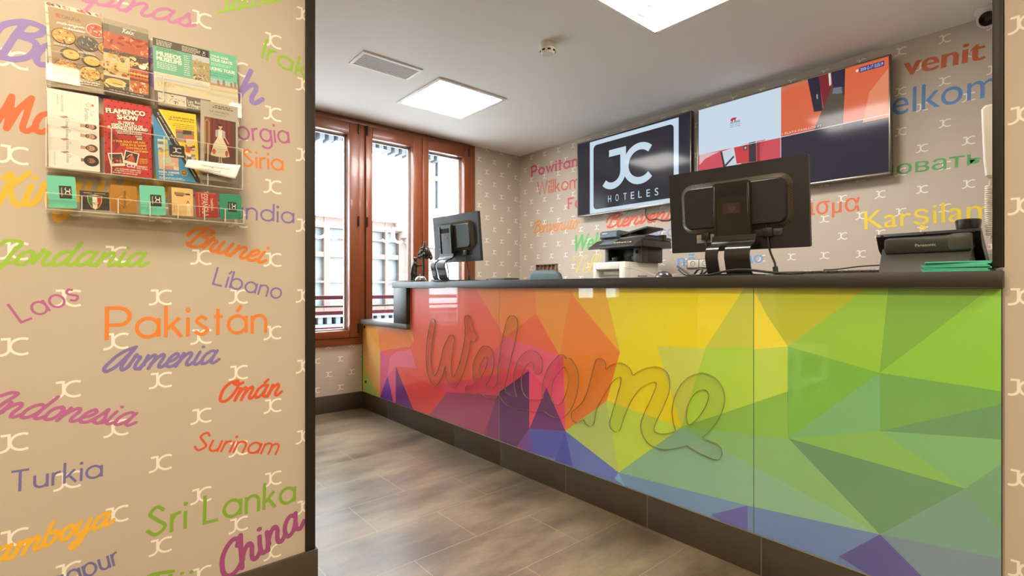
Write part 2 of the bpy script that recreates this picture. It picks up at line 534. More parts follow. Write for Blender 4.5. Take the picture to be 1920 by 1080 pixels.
def S():
    g = {}
    def sp(*p): return [tuple(q[:2]) for q in spline([(a, b, 0) for a, b in p], 7)]
    bowl = sp((0.8, 0.86), (0.52, 1.0), (0.2, 0.78), (0.07, 0.36), (0.2, 0.05), (0.45, 0.08), (0.7, 0.42), (0.82, 0.92))
    g['a'] = ([bowl, sp((0.84, 0.98), (0.76, 0.5), (0.78, 0.12), (0.95, 0.03), (1.25, 0.3))], 1.16)
    g['d'] = ([bowl, sp((0.96, 1.95), (0.84, 1.0), (0.76, 0.5), (0.78, 0.12), (0.95, 0.03), (1.25, 0.3))], 1.16)
    g['g'] = ([bowl, sp((0.84, 0.98), (0.74, 0.2), (0.66, -0.5), (0.35, -0.85), (0.12, -0.6), (0.5, -0.2), (1.2, 0.3))], 1.16)
    g['i'] = ([sp((0.16, 0.97), (0.1, 0.45), (0.14, 0.1), (0.3, 0.03), (0.6, 0.3)), ('dot', 0.22, 1.42, 0.14)], 0.5)
    g['j'] = ([sp((0.2, 0.97), (0.1, 0.0), (0.02, -0.6), (-0.3, -0.85), (-0.5, -0.6), (0.0, -0.2), (0.6, 0.3)), ('dot', 0.26, 1.42, 0.14)], 0.5)
    g['n'] = ([sp((0.1, 0.95), (0.08, 0.5), (0.0, 0.0)), sp((0.02, 0.3), (0.3, 0.8), (0.55, 0.97), (0.68, 0.78), (0.6, 0.3), (0.66, 0.06), (0.82, 0.03), (1.1, 0.3))], 1.02)
    g['m'] = ([sp((0.1, 0.95), (0.08, 0.5), (0.0, 0.0)), sp((0.02, 0.3), (0.28, 0.8), (0.48, 0.97), (0.6, 0.8), (0.56, 0.4), (0.5, 0.0)), sp((0.52, 0.3), (0.78, 0.8), (1.0, 0.97), (1.12, 0.78), (1.05, 0.3), (1.1, 0.06), (1.26, 0.03), (1.5, 0.3))], 1.45)
    g['h'] = ([sp((0.22, 1.95), (0.12, 1.0), (0.0, 0.0)), sp((0.02, 0.3), (0.3, 0.8), (0.55, 0.97), (0.68, 0.78), (0.6, 0.3), (0.66, 0.06), (0.82, 0.03), (1.1, 0.3))], 1.02)
    g['r'] = ([sp((0.0, 0.15), (0.12, 0.6), (0.2, 1.1), (0.28, 0.92), (0.5, 0.88), (0.44, 0.45), (0.5, 0.1), (0.66, 0.03), (0.95, 0.3))], 0.84)
    g['u'] = ([sp((0.12, 0.97), (0.06, 0.4), (0.14, 0.06), (0.36, 0.06), (0.6, 0.45), (0.7, 0.97)), sp((0.7, 0.97), (0.64, 0.4), (0.7, 0.06), (0.86, 0.03), (1.12, 0.3))], 1.04)
    g['e'] = ([sp((0.05, 0.35), (0.4, 0.5), (0.58, 0.78), (0.42, 0.97), (0.16, 0.75), (0.07, 0.36), (0.2, 0.05), (0.48, 0.04), (0.85, 0.34))], 0.76)
    g['o'] = ([sp((0.5, 0.95), (0.2, 0.82), (0.07, 0.4), (0.2, 0.05), (0.48, 0.08), (0.66, 0.45), (0.62, 0.85), (0.46, 0.97)), sp((0.55, 0.9), (0.72, 0.66), (0.98, 0.74))], 0.86)
    g['s'] = ([sp((-0.1, 0.15), (0.2, 0.65), (0.34, 1.12), (0.42, 0.75), (0.56, 0.35), (0.42, 0.03), (0.12, 0.12)), sp((0.42, 0.05), (0.62, 0.1), (0.82, 0.3))], 0.74)
    g['l'] = ([sp((0.0, 0.3), (0.36, 1.0), (0.48, 1.7), (0.34, 1.95), (0.16, 1.5), (0.06, 0.5), (0.16, 0.06), (0.34, 0.03), (0.62, 0.3))], 0.54)
    g['b'] = ([sp((0.2, 1.95), (0.1, 1.0), (0.06, 0.3), (0.26, 0.03), (0.56, 0.25), (0.66, 0.7), (0.5, 0.95), (0.3, 0.85)), sp((0.62, 0.8), (0.8, 0.68), (1.0, 0.74))], 0.9)
    g['p'] = ([sp((0.14, 1.0), (0.04, 0.0), (-0.08, -0.85)), sp((0.06, 0.4), (0.3, 0.85), (0.55, 0.95), (0.7, 0.6), (0.55, 0.15), (0.3, 0.05), (0.12, 0.15)), sp((0.4, 0.06), (0.7, 0.1), (0.98, 0.3))], 0.9)
    g['y'] = ([sp((0.12, 0.97), (0.06, 0.45), (0.16, 0.1), (0.38, 0.1), (0.62, 0.5), (0.7, 0.97)), sp((0.7, 0.97), (0.6, 0.1), (0.48, -0.5), (0.2, -0.85), (0.0, -0.62), (0.4, -0.2), (1.05, 0.3))], 0.98)
    g['v'] = ([sp((0.0, 0.8), (0.18, 0.95), (0.2, 0.5), (0.24, 0.06), (0.5, 0.3), (0.66, 0.8), (0.6, 0.97)), sp((0.62, 0.85), (0.8, 0.7), (0.95, 0.75))], 0.82)
    g['t'] = ([sp((0.2, 1.6), (0.1, 0.8), (0.1, 0.15), (0.28, 0.03), (0.56, 0.3)), sp((-0.08, 1.02), (0.2, 1.06), (0.46, 1.1))], 0.48)
    g['f'] = g['l']; g['á'] = (g['a'][0] + [sp((0.5, 1.3), (0.7, 1.65))], 1.16)
    g['ñ'] = (g['n'][0] + [sp((0.1, 1.35), (0.3, 1.48), (0.5, 1.35), (0.7, 1.48))], 1.02)
    g['k'] = ([sp((0.2, 1.95), (0.1, 1.0), (0.0, 0.0)), sp((0.04, 0.4), (0.36, 0.9), (0.6, 0.85), (0.4, 0.5), (0.15, 0.45)), sp((0.3, 0.48), (0.5, 0.06), (0.85, 0.3))], 0.8)
    g['J'] = ([sp((0.1, 1.55), (0.35, 1.95), (0.85, 1.9), (1.0, 1.75), (0.85, 0.9), (0.62, -0.3), (0.25, -0.8), (-0.15, -0.6), (0.2, -0.2), (1.25, 0.3))], 1.16)
    g['B'] = ([sp((0.5, 1.85), (0.35, 1.0), (0.2, 0.05)), sp((-0.2, 0.75), (-0.05, 1.5), (0.5, 1.95), (1.05, 1.8), (0.95, 1.3), (0.4, 1.05), (1.0, 0.85), (0.95, 0.3), (0.45, 0.03), (0.05, 0.2))], 1.1)
    g['A'] = ([sp((1.25, 1.95), (0.75, 1.6), (0.25, 0.8), (0.05, 0.25), (0.2, 0.02), (0.55, 0.2), (0.95, 0.9), (1.25, 1.95)), sp((1.25, 1.95), (1.05, 0.9), (1.0, 0.2), (1.15, 0.03), (1.42, 0.3))], 1.34)
    g['O'] = ([sp((0.95, 1.9), (0.4, 1.7), (0.05, 0.9), (0.15, 0.15), (0.55, 0.05), (1.0, 0.6), (1.1, 1.4), (0.85, 1.9), (0.72, 1.6), (1.05, 1.4), (1.4, 1.6))], 1.3)
    g['C'] = ([sp((0.95, 1.35), (1.05, 1.75), (0.8, 1.97), (0.35, 1.6), (0.05, 0.8), (0.1, 0.2), (0.4, 0.02), (0.75, 0.1), (1.1, 0.4))], 1.0)
    g['K'] = ([sp((0.1, 1.6), (0.3, 1.9), (0.4, 1.7), (0.3, 0.9), (0.15, 0.0)), sp((0.28, 0.75), (0.7, 1.4), (1.0, 1.95)), sp((0.4, 0.95), (0.7, 0.3), (0.95, 0.03), (1.2, 0.3))], 1.1)
    g['M'] = ([sp((-0.1, 0.1), (0.1, 0.2), (0.3, 1.0), (0.42, 1.9)), sp((0.42, 1.9), (0.5, 1.0), (0.55, 0.1)), sp((0.55, 0.1), (0.8, 1.1), (1.12, 1.9)), sp((1.12, 1.9), (1.1, 0.8), (1.12, 0.1), (1.28, 0.03), (1.55, 0.3))], 1.46)
    g['I'] = ([sp((0.1, 1.5), (0.4, 1.9), (0.7, 1.9), (0.5, 0.8), (0.3, 0.1), (-0.05, 0.1)), sp((0.3, 0.1), (0.55, 0.06), (0.85, 0.3))], 0.75)
    g['F'] = ([sp((0.0, 1.6), (0.3, 1.9), (1.2, 1.9)), sp((0.6, 1.9), (0.45, 0.8), (0.2, 0.0)), sp((0.2, 1.0), (0.9, 1.05))], 1.0)
    g['V'] = ([sp((0.15, 1.5), (-0.15, 1.6), (-0.1, 1.95), (0.25, 1.9), (0.4, 1.0), (0.5, 0.03)), sp((0.5, 0.03), (0.75, 1.0), (1.0, 1.8), (1.35, 1.95), (1.4, 1.6), (1.15, 1.55))], 1.2)
    g['E'] = ([sp((0.95, 1.6), (0.6, 1.95), (0.3, 1.5), (0.6, 1.08), (0.15, 0.6), (0.2, 0.1), (0.6, 0.05), (1.0, 0.35))], 0.95)
    g['P'] = ([sp((0.5, 1.85), (0.35, 1.0), (0.2, 0.05)), sp((-0.1, 1.2), (0.1, 1.75), (0.6, 1.95), (1.0, 1.7), (0.85, 1.2), (0.4, 1.05))], 1.0)
    g[' '] = ([], 0.5)
    return g
def _squat(t):
    f = lambda y: 1 + (y - 1) * 0.66 if y > 1 else y
    return {k: ([('dot', q[1], f(q[2]) + 0.06, q[3]) if q[0] == 'dot' else [(a, f(b)) for a, b in q] for q in s], w) for k, (s, w) in t.items()}
SCR = _squat(S())

def layout(word, table, gap, slant):
    """strokes of a word in glyph units, and its width"""
    x = 0; out = []
    for ch in word:
        st, adv = table[ch]
        for s in st:
            if s[0] == 'dot': out.append(('dot', s[1] + x + slant * s[2], s[2], s[3]))
            else: out.append([(p[0] + x + slant * p[1], p[1]) for p in s])
        x += adv + gap
    return out, x - gap

# ================================================================== SETTING
CEIL = 2.57
YW = 4.30        # window wall
XB = 3.81        # wall with the televisions
YL = 1.81        # near wall on the left
XC = 1.92        # counter front
PLANE_Y = lambda y: Matrix(((1, 0, 0, 0), (0, 0, -1, y), (0, 1, 0, 0), (0, 0, 0, 1)))     # x = X, y = Z, looks to -Y
PLANE_X = lambda x: Matrix(((0, 0, -1, x), (-1, 0, 0, 0), (0, 1, 0, 0), (0, 0, 0, 1)))    # x = -Y, y = Z, looks to -X

def on_y(y):
    def f(px, py):
        p = at(px, py, 'Y', y); return (p.x, p.z)
    return f
def on_x(x):
    def f(px, py):
        p = at(px, py, 'X', x); return (-p.y, p.z)
    return f

M_paper = mat('wallpaper beige', (190, 175, 158), rough=0.6, vary=0.02, vscale=6, bump=0.06, bscale=420)
M_logo = mat('wallpaper logo cream', (240, 233, 220), rough=0.6)
M_white = mat('ceiling plaster', (242, 240, 238), rough=0.85, vary=0.012, vscale=3)
M_plain = mat('lobby plaster', (196, 178, 150), rough=0.8, vary=0.02, vscale=4)
M_trim = mat('dark bronze trim', (40, 33, 27), rough=0.45, metal=0.3)
M_tile_base = mat('skirting stone', (70, 58, 47), rough=0.5, vary=0.22, vscale=9, bump=0.15, bscale=60)
M_grout = mat('grout light', (150, 138, 122), rough=0.8)

def floor_material():
    m = bpy.data.materials.new('stone floor tiles'); m.use_nodes = True
    nt = m.node_tree; b = nt.nodes['Principled BSDF']
    tc = nt.nodes.new('ShaderNodeTexCoord')
    mp = nt.nodes.new('ShaderNodeMapping'); mp.inputs['Location'].default_value = (-1.30, -1.43, 0)
    br = nt.nodes.new('ShaderNodeTexBrick')
    br.offset = 0.5; br.squash = 1.0
    br.inputs['Scale'].default_value = 1.0
    br.inputs['Brick Width'].default_value = 0.605; br.inputs['Row Height'].default_value = 0.3175
    br.inputs['Mortar Size'].default_value = 0.0013; br.inputs['Mortar Smooth'].default_value = 0.2
    br.inputs['Color1'].default_value = (0, 0, 0, 1); br.inputs['Color2'].default_value = (1, 1, 1, 1)
    nt.links.new(tc.outputs['Object'], mp.inputs['Vector']); nt.links.new(mp.outputs[0], br.inputs['Vector'])
    n1 = nt.nodes.new('ShaderNodeTexNoise'); n1.inputs['Scale'].default_value = 2.6; n1.inputs['Detail'].default_value = 9; n1.inputs['Roughness'].default_value = 0.62
    n2 = nt.nodes.new('ShaderNodeTexNoise'); n2.inputs['Scale'].default_value = 45; n2.inputs['Detail'].default_value = 8; n2.inputs['Roughness'].default_value = 0.7
    mp2 = nt.nodes.new('ShaderNodeMapping'); mp2.inputs['Scale'].default_value = (0.6, 1.6, 1)
    nt.links.new(tc.outputs['Object'], mp2.inputs['Vector'])
    nt.links.new(mp2.outputs[0], n1.inputs['Vector']); nt.links.new(mp2.outputs[0], n2.inputs['Vector'])
    rp = nt.nodes.new('ShaderNodeValToRGB')
    e = rp.color_ramp.elements
    e[0].position = 0.36; e[0].color = rgb(84, 70, 55); e[1].position = 0.64; e[1].color = rgb(138, 120, 96)
    nt.links.new(n1.outputs['Fac'], rp.inputs['Fac'])
    ov = nt.nodes.new('ShaderNodeMix'); ov.data_type = 'RGBA'; ov.blend_type = 'OVERLAY'; ov.inputs[0].default_value = 0.35
    nt.links.new(rp.outputs['Color'], ov.inputs[6]); nt.links.new(n2.outputs['Color'], ov.inputs[7])
    hs = nt.nodes.new('ShaderNodeHueSaturation'); hs.inputs['Saturation'].default_value = 0.95
    mr = nt.nodes.new('ShaderNodeMapRange'); mr.inputs['To Min'].default_value = 0.95; mr.inputs['To Max'].default_value = 1.05
    nt.links.new(br.outputs['Color'], mr.inputs['Value']); nt.links.new(mr.outputs[0], hs.inputs['Value'])
    nt.links.new(ov.outputs[2], hs.inputs['Color'])
    gx = nt.nodes.new('ShaderNodeMix'); gx.data_type = 'RGBA'; gx.inputs[7].default_value = rgb(158, 142, 120)
    nt.links.new(br.outputs['Fac'], gx.inputs[0]); nt.links.new(hs.outputs['Color'], gx.inputs[6])
    nt.links.new(gx.outputs[2], b.inputs['Base Color'])
    rr = nt.nodes.new('ShaderNodeMapRange'); rr.inputs['To Min'].default_value = 0.22; rr.inputs['To Max'].default_value = 0.42
    nt.links.new(n1.outputs['Fac'], rr.inputs['Value']); nt.links.new(rr.outputs[0], b.inputs['Roughness'])
    bp = nt.nodes.new('ShaderNodeBump'); bp.inputs['Strength'].default_value = 0.25; bp.inputs['Distance'].default_value = 0.002
    sub = nt.nodes.new('ShaderNodeMath'); sub.operation = 'SUBTRACT'
    nt.links.new(n2.outputs['Fac'], sub.inputs[0]); nt.links.new(br.outputs['Fac'], sub.inputs[1])
    nt.links.new(sub.outputs[0], bp.inputs['Height']); nt.links.new(bp.outputs['Normal'], b.inputs['Normal'])
    return m

def boxes(name, lst, m, parent=None, bev=0.0):
    bm = newbm()
    for b in lst: box(bm, *b, bev=bev)
    return done(name, bm, m, parent)

X_L, Y_B = -5.2, -4.6
struct(boxes('floor', [(X_L, XB + 0.2, Y_B, YW + 0.1, -0.12, 0)], floor_material()))
struct(boxes('ceiling', [(X_L, XB + 0.2, Y_B, YW + 0.1, CEIL, CEIL + 0.12)], M_white))
wall_left = struct(boxes('wall_left', [(-0.75, 0.628, YL, YL + 0.2, 0, CEIL)], M_paper), 'beige wallpapered near wall with coloured country names and leaflet rack')
wall_back = struct(boxes('wall_back', [(XB, XB + 0.2, -0.05, YW + 0.2, 0, CEIL)], M_paper))
wall_right = struct(boxes('wall_right', [(XC + 0.004, XC + 0.22, Y_B, 0.168, 0, CEIL), (XC + 0.22, XB, -0.05, 0.165, 0, CEIL)], M_paper))
WIN = (0.60, 3.16, 0.572, 2.562)
WIN2 = (-2.0, -0.80, 0.80, 2.40)
wall_far = struct(boxes('wall_far', [
    (WIN[1], XB, YW, YW + 0.22, 0, CEIL), (WIN[0], WIN[1], YW, YW + 0.22, 0, WIN[2]), (WIN[0], WIN[1], YW, YW + 0.22, WIN[3], CEIL),
    (WIN2[1], WIN[0], YW, YW + 0.22, 0, CEIL), (WIN2[0], WIN2[1], YW, YW + 0.22, 0, WIN2[2]), (WIN2[0], WIN2[1], YW, YW + 0.22, WIN2[3], CEIL),
    (X_L, WIN2[0], YW, YW + 0.22, 0, CEIL)], M_paper))
struct(boxes('wall_lobby', [(X_L - 0.2, X_L, Y_B, YW + 0.1, 0, CEIL), (X_L, XC + 0.22, Y_B - 0.2, Y_B, 0, CEIL)], M_plain))

# corner trims and skirtings
struct(boxes('trim_1', [(0.600, 0.634, YL - 0.006, YL + 0.03, 0.148, CEIL), (0.628, 0.634, YL, YL + 0.2, 0.148, CEIL)], M_trim, bev=0.0015))
struct(boxes('trim_2', [(XC - 0.004, XC + 0.06, 0.170, 0.192, 1.128, CEIL)], M_trim, bev=0.002))
def skirting(name, x0, x1, y0, y1, joints, axis, h=0.148):
    bm = newbm()
    cuts = sorted([x0 if axis == 'X' else y0] + joints + [x1 if axis == 'X' else y1])
    for a, b in zip(cuts, cuts[1:]):
        if axis == 'X': box(bm, a + 0.0008, b - 0.0008, y0, y1, 0, h, bev=0.0015, mi=0)
        else: box(bm, x0, x1, a + 0.0008, b - 0.0008, 0, h, bev=0.0015, mi=0)
    if axis == 'X': box(bm, x0 + 0.002, x1 - 0.002, y0 + 0.002, y1, 0, h - 0.002, mi=1)
    else: box(bm, x0 + 0.002, x1 - 0.002, y0 + 0.002, y1 - 0.002, 0, h - 0.002, mi=1)
    return struct(done(name, bm, [M_tile_base, M_grout]))
skirting('baseboard_left', -0.75, 0.642, YL - 0.012, YL, [0.05], 'X')
skirting('baseboard_end', 0.628, 0.642, YL, YL + 0.2, [], 'Y')
skirting('baseboard_far', -0.8, XC + 0.012, YW - 0.012, YW, [0.2, 0.8, 1.44], 'X')

# ------------------------------------------------------------------ wallpaper: the logo pattern and the words
def pattern(parent, M, clip, phase, pitch=(0.1035, 0.2455), size=0.047):
    """rows of the hotel logo, every second column half a step lower"""
    p = Print(M, 0.00012, clip=clip)
    p.step = 1e-7; p.qstep = 0
    k0 = math.floor((clip[0] - phase[0]) / pitch[0]) - 1; k1 = math.ceil((clip[1] - phase[0]) / pitch[0]) + 1
    for k in range(k0, k1 + 1):
        x = phase[0] + k * pitch[0]
        z0 = phase[1] + (0.5 * pitch[1] if k % 2 else 0)
        j0 = math.floor((clip[2] - z0) / pitch[1]) - 1; j1 = math.ceil((clip[3] - z0) / pitch[1]) + 1
        for j in range(j0, j1 + 1):
            z = z0 + j * pitch[1]
            if x + size < clip[0] or x - size > clip[1] or z + size < clip[2] or z - size > clip[3]: continue
            p.logo(x - size * 0.6, z - size * 0.5, size * 1.2, size, 0.13, M_logo)
    return p.done('logo_pattern', parent)

pattern(wall_left, PLANE_Y(YL), (-0.75, 0.601, 0.149, CEIL), (0.493, 1.165))
pattern(wall_far, PLANE_Y(YW), (WIN[1], XB, 0.149, CEIL), (3.235, 1.165 + 0.05))
pattern(wall_far, PLANE_Y(YW), (-0.8, XC, 0.149, WIN[2]), (1.52, 0.452))
pattern(wall_far, PLANE_Y(YW), (-0.8, WIN[0] - 0.01, WIN[2], CEIL), (0.5, 0.452))
pattern(wall_back, PLANE_X(XB), (-YW, -0.166, 0.149, CEIL), (-0.79, 1.78))
pattern(wall_right, PLANE_X(XC + 0.004), (-0.1675, 3.0, 0.15, CEIL), (-0.134, 1.046))

def word(parent, M, conv, s, p0, p1, top, col, kind='geo', weight=0.1, slant=0.0, gap=None, clip=None, bold=0.0, ref=None, name='printed_word', serif=False):
    """a printed word whose baseline runs from photo point p0 to p1; top is a photo point at the height of its capitals"""
    a = Vector(conv(*p0)); b = Vector(conv(*p1)); d = (b - a); L = d.length; d.normalize(); n = Vector((-d.y, d.x))
    if n.y < 0: n = -n
    h = abs((Vector(conv(*top)) - a).dot(n))
    p = Print(M, 0.00035, clip=clip)
    p.step = 4e-5; p.qstep = 0
    c = mat('wall ink %d %d %d' % tuple(col), col, rough=0.6)
    if kind == 'inter':
        v, f = text_geo(s, 0.0, 8); xs = [q[0] for q in v]; x0, W = min(xs), max(xs) - min(xs)
        sx = L / W; sy = h / (ref or 1.0)
        mi = p.mi(c)
        for sh in ((-bold, bold, 0.0) if bold else (0.0,)):
            p.z += p.step
            for fc in f: p.face([tuple(a + d * ((v[i][0] - x0) * sx + (slant * v[i][1] + sh * 1.3) * sy) + n * (v[i][1] * sy)) for i in fc], mi)
    else:
        table = GEO if kind == 'geo' else SCR
        g = gap if gap is not None else (0.2 if kind == 'geo' else -0.02)
        S_, W = layout(s, table, g, 0)
        sx = L / W; sy = h / (ref or (1.0 if kind == 'geo' else 1.63))
        def X(u, v): return tuple(a + d * (u * sx + slant * v * sy) + n * (v * sy))
        if kind == 'scr':
            paths = []
            for st in S_:
                if st[0] == 'dot': paths.append([X(st[1] - 0.02, st[2]), X(st[1] + 0.02, st[2])])
                else: paths.append([X(*q) for q in st])
            rad = weight * sy / 2
            me = filled(contours(paths, rad, rad / 3.5, smooth=0), 0.0)
            bm = newbm(); bm.from_mesh(me); bpy.data.meshes.remove(me)
            for f in bm.faces:
                if f.normal.z < 0: f.normal_flip()
            bm.transform(M @ Matrix.Translation((0, 0, 0.00038)))
            p.bm.free()
            return done(name, bm, c, parent, smooth=False, fixn=False)
        if serif:
            ex = []
            for st in S_:
                if st[0] != 'dot':
                    for e in (st[0], st[-1]):
                        if e[1] < 0.06 or e[1] > 0.55: ex.append([(e[0] - 0.13, min(max(e[1], 0.05), 0.95)), (e[0] + 0.13, min(max(e[1], 0.05), 0.95))])
            p.strokes(ex, X, weight * sy * 0.6, c, caps=False)
        p.strokes(S_, X, weight * sy, c, caps=(kind != 'geo'))
    return p.done(name, parent)

wl = lambda s, p0, p1, top, col, kind='geo', **k: word(wall_left, PLANE_Y(YL), on_y(YL), s, p0, p1, top, col, kind, clip=(-0.75, 0.6005, 0.149, CEIL - 0.001), **k)
SL = 0.42
GREEN, ORANGE, PURPLE, PINK, RED, YELLOW, BLUE = (150, 190, 62), (226, 128, 52), (128, 112, 170), (178, 100, 150), (215, 88, 52), (238, 178, 52), (112, 108, 160)
wl('Jordania', (-27, 497), (272, 499), (150, 455), GREEN, 'scr', weight=0.22, slant=SL)
wl('Brunei', (346, 460), (492, 494), (368, 424), ORANGE, 'scr', weight=0.23, slant=SL * 0.8)
wl('Líbano', (399, 534), (524, 562), (405, 500), PURPLE)
wl('Laos', (41, 606), (150, 562), (14, 570), PINK)
wl('Pakistán', (200, 638), (498, 624), (200, 575), ORANGE, weight=0.105)
wl('Armenia', (190, 698), (405, 681), (225, 652), PURPLE, 'scr', weight=0.22, slant=SL)
wl('Omán', (408, 755), (524, 741), (424, 715), RED, 'scr', weight=0.23, slant=SL * 0.8)
wl('Indonesia', (-38, 778), (246, 799), (80, 741), PINK, 'scr', weight=0.22, slant=SL)
wl('Surinam', (360, 845), (516, 853), (375, 809), RED, weight=0.11, slant=0.17)
wl('Turkia', (20, 924), (190, 895), (15, 884), BLUE, weight=0.105)
wl('Camboya', (-62, 1075), (208, 983), (90, 982), YELLOW, 'scr', weight=0.25, slant=SL)
wl('Sri Lanka', (275, 1009), (552, 942), (262, 955), (132, 168, 58), weight=0.11)
wl('China', (420, 1088), (569, 988), (437, 1012), (158, 76, 128), 'scr', weight=0.23, slant=SL * 0.5)
wl('Singapur', (30, 1140), (222, 1058), (20, 1100), BLUE)
wl('Fiji', (240, 1132), (345, 1112), (250, 1082), (132, 168, 58), 'scr', weight=0.22, slant=SL)
wl('Filipinas', (40, -26), (360, 52), (120, -50), (196, 128, 172), 'scr', weight=0.21, slant=SL)
wl('Bangladesh', (-12, 107), (486, 196), (-12, 28), (146, 126, 190), 'scr', weight=0.22, slant=SL * 0.7)
wl('Mongolia', (-20, 244), (330, 262), (-10, 176), (224, 104, 58), 'scr', weight=0.23, slant=SL * 0.8)
wl('Kirguistán'.replace('á', 'á'), (-14, 390), (345, 366), (-14, 326), YELLOW, 'scr', weight=0.23, slant=SL)
wl('Irak', (491, 109), (571, 148), (497, 72), GREEN, weight=0.115)
wl('Georgia', (376, 256), (542, 270), (376, 215), PINK)
wl('Siria', (454, 312), (530, 321), (455, 278), ORANGE, weight=0.11)
wl('Tailandia', (338, 400), (550, 420), (338, 362), PURPLE)
wl('Israel', (412, 24), (528, 4), (420, -10), (160, 205, 80), 'scr', weight=0.22, slant=SL) if False else wl('Islas', (412, 24), (528, 2), (420, -14), (160, 205, 80), 'scr', weight=0.22, slant=SL)

wb = lambda s, p0, p1, top, col, kind='inter', **k: word(wall_back, PLANE_X(XB), on_x(XB), s, p0, p1, top, col, kind, clip=(-YW, -0.166, 0.149, CEIL - 0.001), **k)
wb('Powitani', (997, 331), (1088, 310), (996, 312), (196, 82, 104), 'geo', weight=0.2, gap=0.3, serif=True)
wb('Willkom', (1008, 366), (1086, 352), (1008, 342), (205, 84, 58), 'geo', weight=0.105)
wb('Feliz', (1066, 392), (1112, 384), (1066, 372), (205, 92, 112), 'geo', weight=0.2, gap=0.3, serif=True)
wb('Benvenuto', (1000, 438), (1083, 428), (1000, 416), (222, 138, 62), 'scr', weight=0.17, slant=0.25)
wb('Bienvenid', (1137, 428), (1283, 409), (1140, 403), (215, 88, 58), 'scr', weight=0.25, slant=SL)
wb('Accueil', (1221, 447), (1300, 440), (1222, 425), (112, 150, 206), 'geo', weight=0.12)
wb('Welcom', (1073, 472), (1165, 463), (1073, 442), (98, 172, 92), 'inter', bold=0.03, slant=0.28)
wb('Vell', (1072, 513), (1122, 509), (1072, 482), (228, 196, 84), 'scr', weight=0.09, slant=0.3)
wb('nõ', (1271, 500), (1306, 498), (1271, 476), (112, 160, 214), 'inter', bold=0.02)
wb('ao', (1398, 494), (1431, 492), (1398, 478), (112, 160, 214), 'inter', bold=0.02, ref=0.74)
wb('i venit', (1664, 149), (1845, 111), (1664, 112), (190, 92, 48), 'inter', bold=0.03, ref=1.06)
wb('elkom', (1673, 217), (1872, 178), (1717, 159), (92, 132, 184), 'inter', ref=1.06)
wb('ловать', (1648, 332), (1842, 308), (1843, 286), (92, 160, 92), 'inter', bold=0.012, ref=0.80)
wb('Karşilam', (1621, 430), (1864, 409), (1621, 396), (238, 206, 50), 'inter')
wb('ισμα', (1520, 404), (1612, 395), (1520, 381), (220, 106, 62), 'inter', bold=0.010, ref=0.76)

# ------------------------------------------------------------------ windows
M_frame = mat('red brown window frame', (118, 56, 22), rough=0.38, coat=0.12, vary=0.06, vscale=30)
M_glass = clear_mat('window glass', (0.97, 0.985, 0.98), rough=0.0, gloss=1.0)
M_gasket = mat('dark gasket', (40, 38, 40), rough=0.5)
M_lit_rebate = mat('painted daylit rebate', (210, 205, 200), rough=0.5)  # pale tone paints the outdoor light caught on the rebate around the glass
M_decal = mat('white film', (245, 245, 245), rough=0.6)
_nt = M_decal.node_tree; _tr = _nt.nodes.new('ShaderNodeBsdfTranslucent'); _tr.inputs['Color'].default_value = (0.9, 0.92, 0.92, 1)
_mx = _nt.nodes.new('ShaderNodeMixShader'); _mx.inputs[0].default_value = 0.6
_nt.links.new(_nt.nodes['Principled BSDF'].outputs[0], _mx.inputs[1]); _nt.links.new(_tr.outputs[0], _mx.inputs[2]); _nt.links.new(_mx.outputs[0], _nt.nodes['Material Output'].inputs[0])

def ring(bm, x0, x1, z0, z1, l, r, b, t, y0, y1, mi=0, bev=0.003):
    box(bm, x0, x0 + l, y0, y1, z0, z1, bev, mi); box(bm, x1 - r, x1, y0, y1, z0, z1, bev, mi)
    box(bm, x0 + l, x1 - r, y0, y1, z0, z0 + b, bev, mi); box(bm, x0 + l, x1 - r, y0, y1, z1 - t, z1, bev, mi)

def make_window(name, x0, x1, z0, z1, sashes, frame_bits, decals=()):
    w = bpy.data.objects.new(name, None); COL.objects.link(w); struct(w)
    bm = newbm()
    ring(bm, x0, x1, z0, z1, 0.07 if x0 < 0 else 0.1, 0.07, 0.062, 0.042, YW - 0.025, YW + 0.11)
    for a, b in frame_bits: box(bm, a, b, YW - 0.022, YW + 0.10, z0 + 0.062, z1 - 0.042, 0.003)
    done('window_frame', bm, M_frame, w)
    for i, (a, b, pa, pb, hinge) in enumerate(sashes):
        bm = newbm()
        ring(bm, a + 0.002, b - 0.002, z0 + 0.064, z1 - 0.044, pa - a - 0.002, b - pb - 0.002, 0.064, 0.10, YW - 0.04, YW + 0.06, 0, 0.006)
        s = done('sash', bm, M_frame, w)
        bm = newbm()
        ring(bm, pa - 0.006, pb + 0.006, z0 + 0.122, z1 - 0.138, 0.010, 0.010, 0.010, 0.010, YW + 0.012, YW + 0.022, 0, 0.001)
        ring(bm, pa - 0.006, pb + 0.006, z0 + 0.122, z1 - 0.138, 0.022, 0.022, 0.02, 0.02, YW + 0.045, YW + 0.062, 1, 0.001)
        done('gasket', bm, [M_gasket, M_lit_rebate], s)
        bm = newbm(); box(bm, pa - 0.01, pb + 0.01, YW + 0.026, YW + 0.034, z0 + 0.118, z1 - 0.134)
        done('pane', bm, M_glass, s)
        bm = newbm()
        for hx in hinge:
            for hz in (z0 + 0.10, (z0 + z1) / 2 + 0.05, z1 - 0.13): cone(bm, (hx, YW - 0.047, hz), (hx, YW - 0.047, hz + 0.085), 0.008, n=12)
        if hinge: done('hinge', bm, mat('dark hinge', (48, 36, 30), rough=0.4, metal=0.4), s)
        if i in decals:
            p = Print(PLANE_Y(YW + 0.0255), 0.0003)
            p.logo((pa + pb) / 2 - 0.128, 1.49, 0.256, 0.152, 0.16, M_decal, mirror=True)
            p.done('logo_decal', s, 'white mirrored logo film on the glass')
    return w
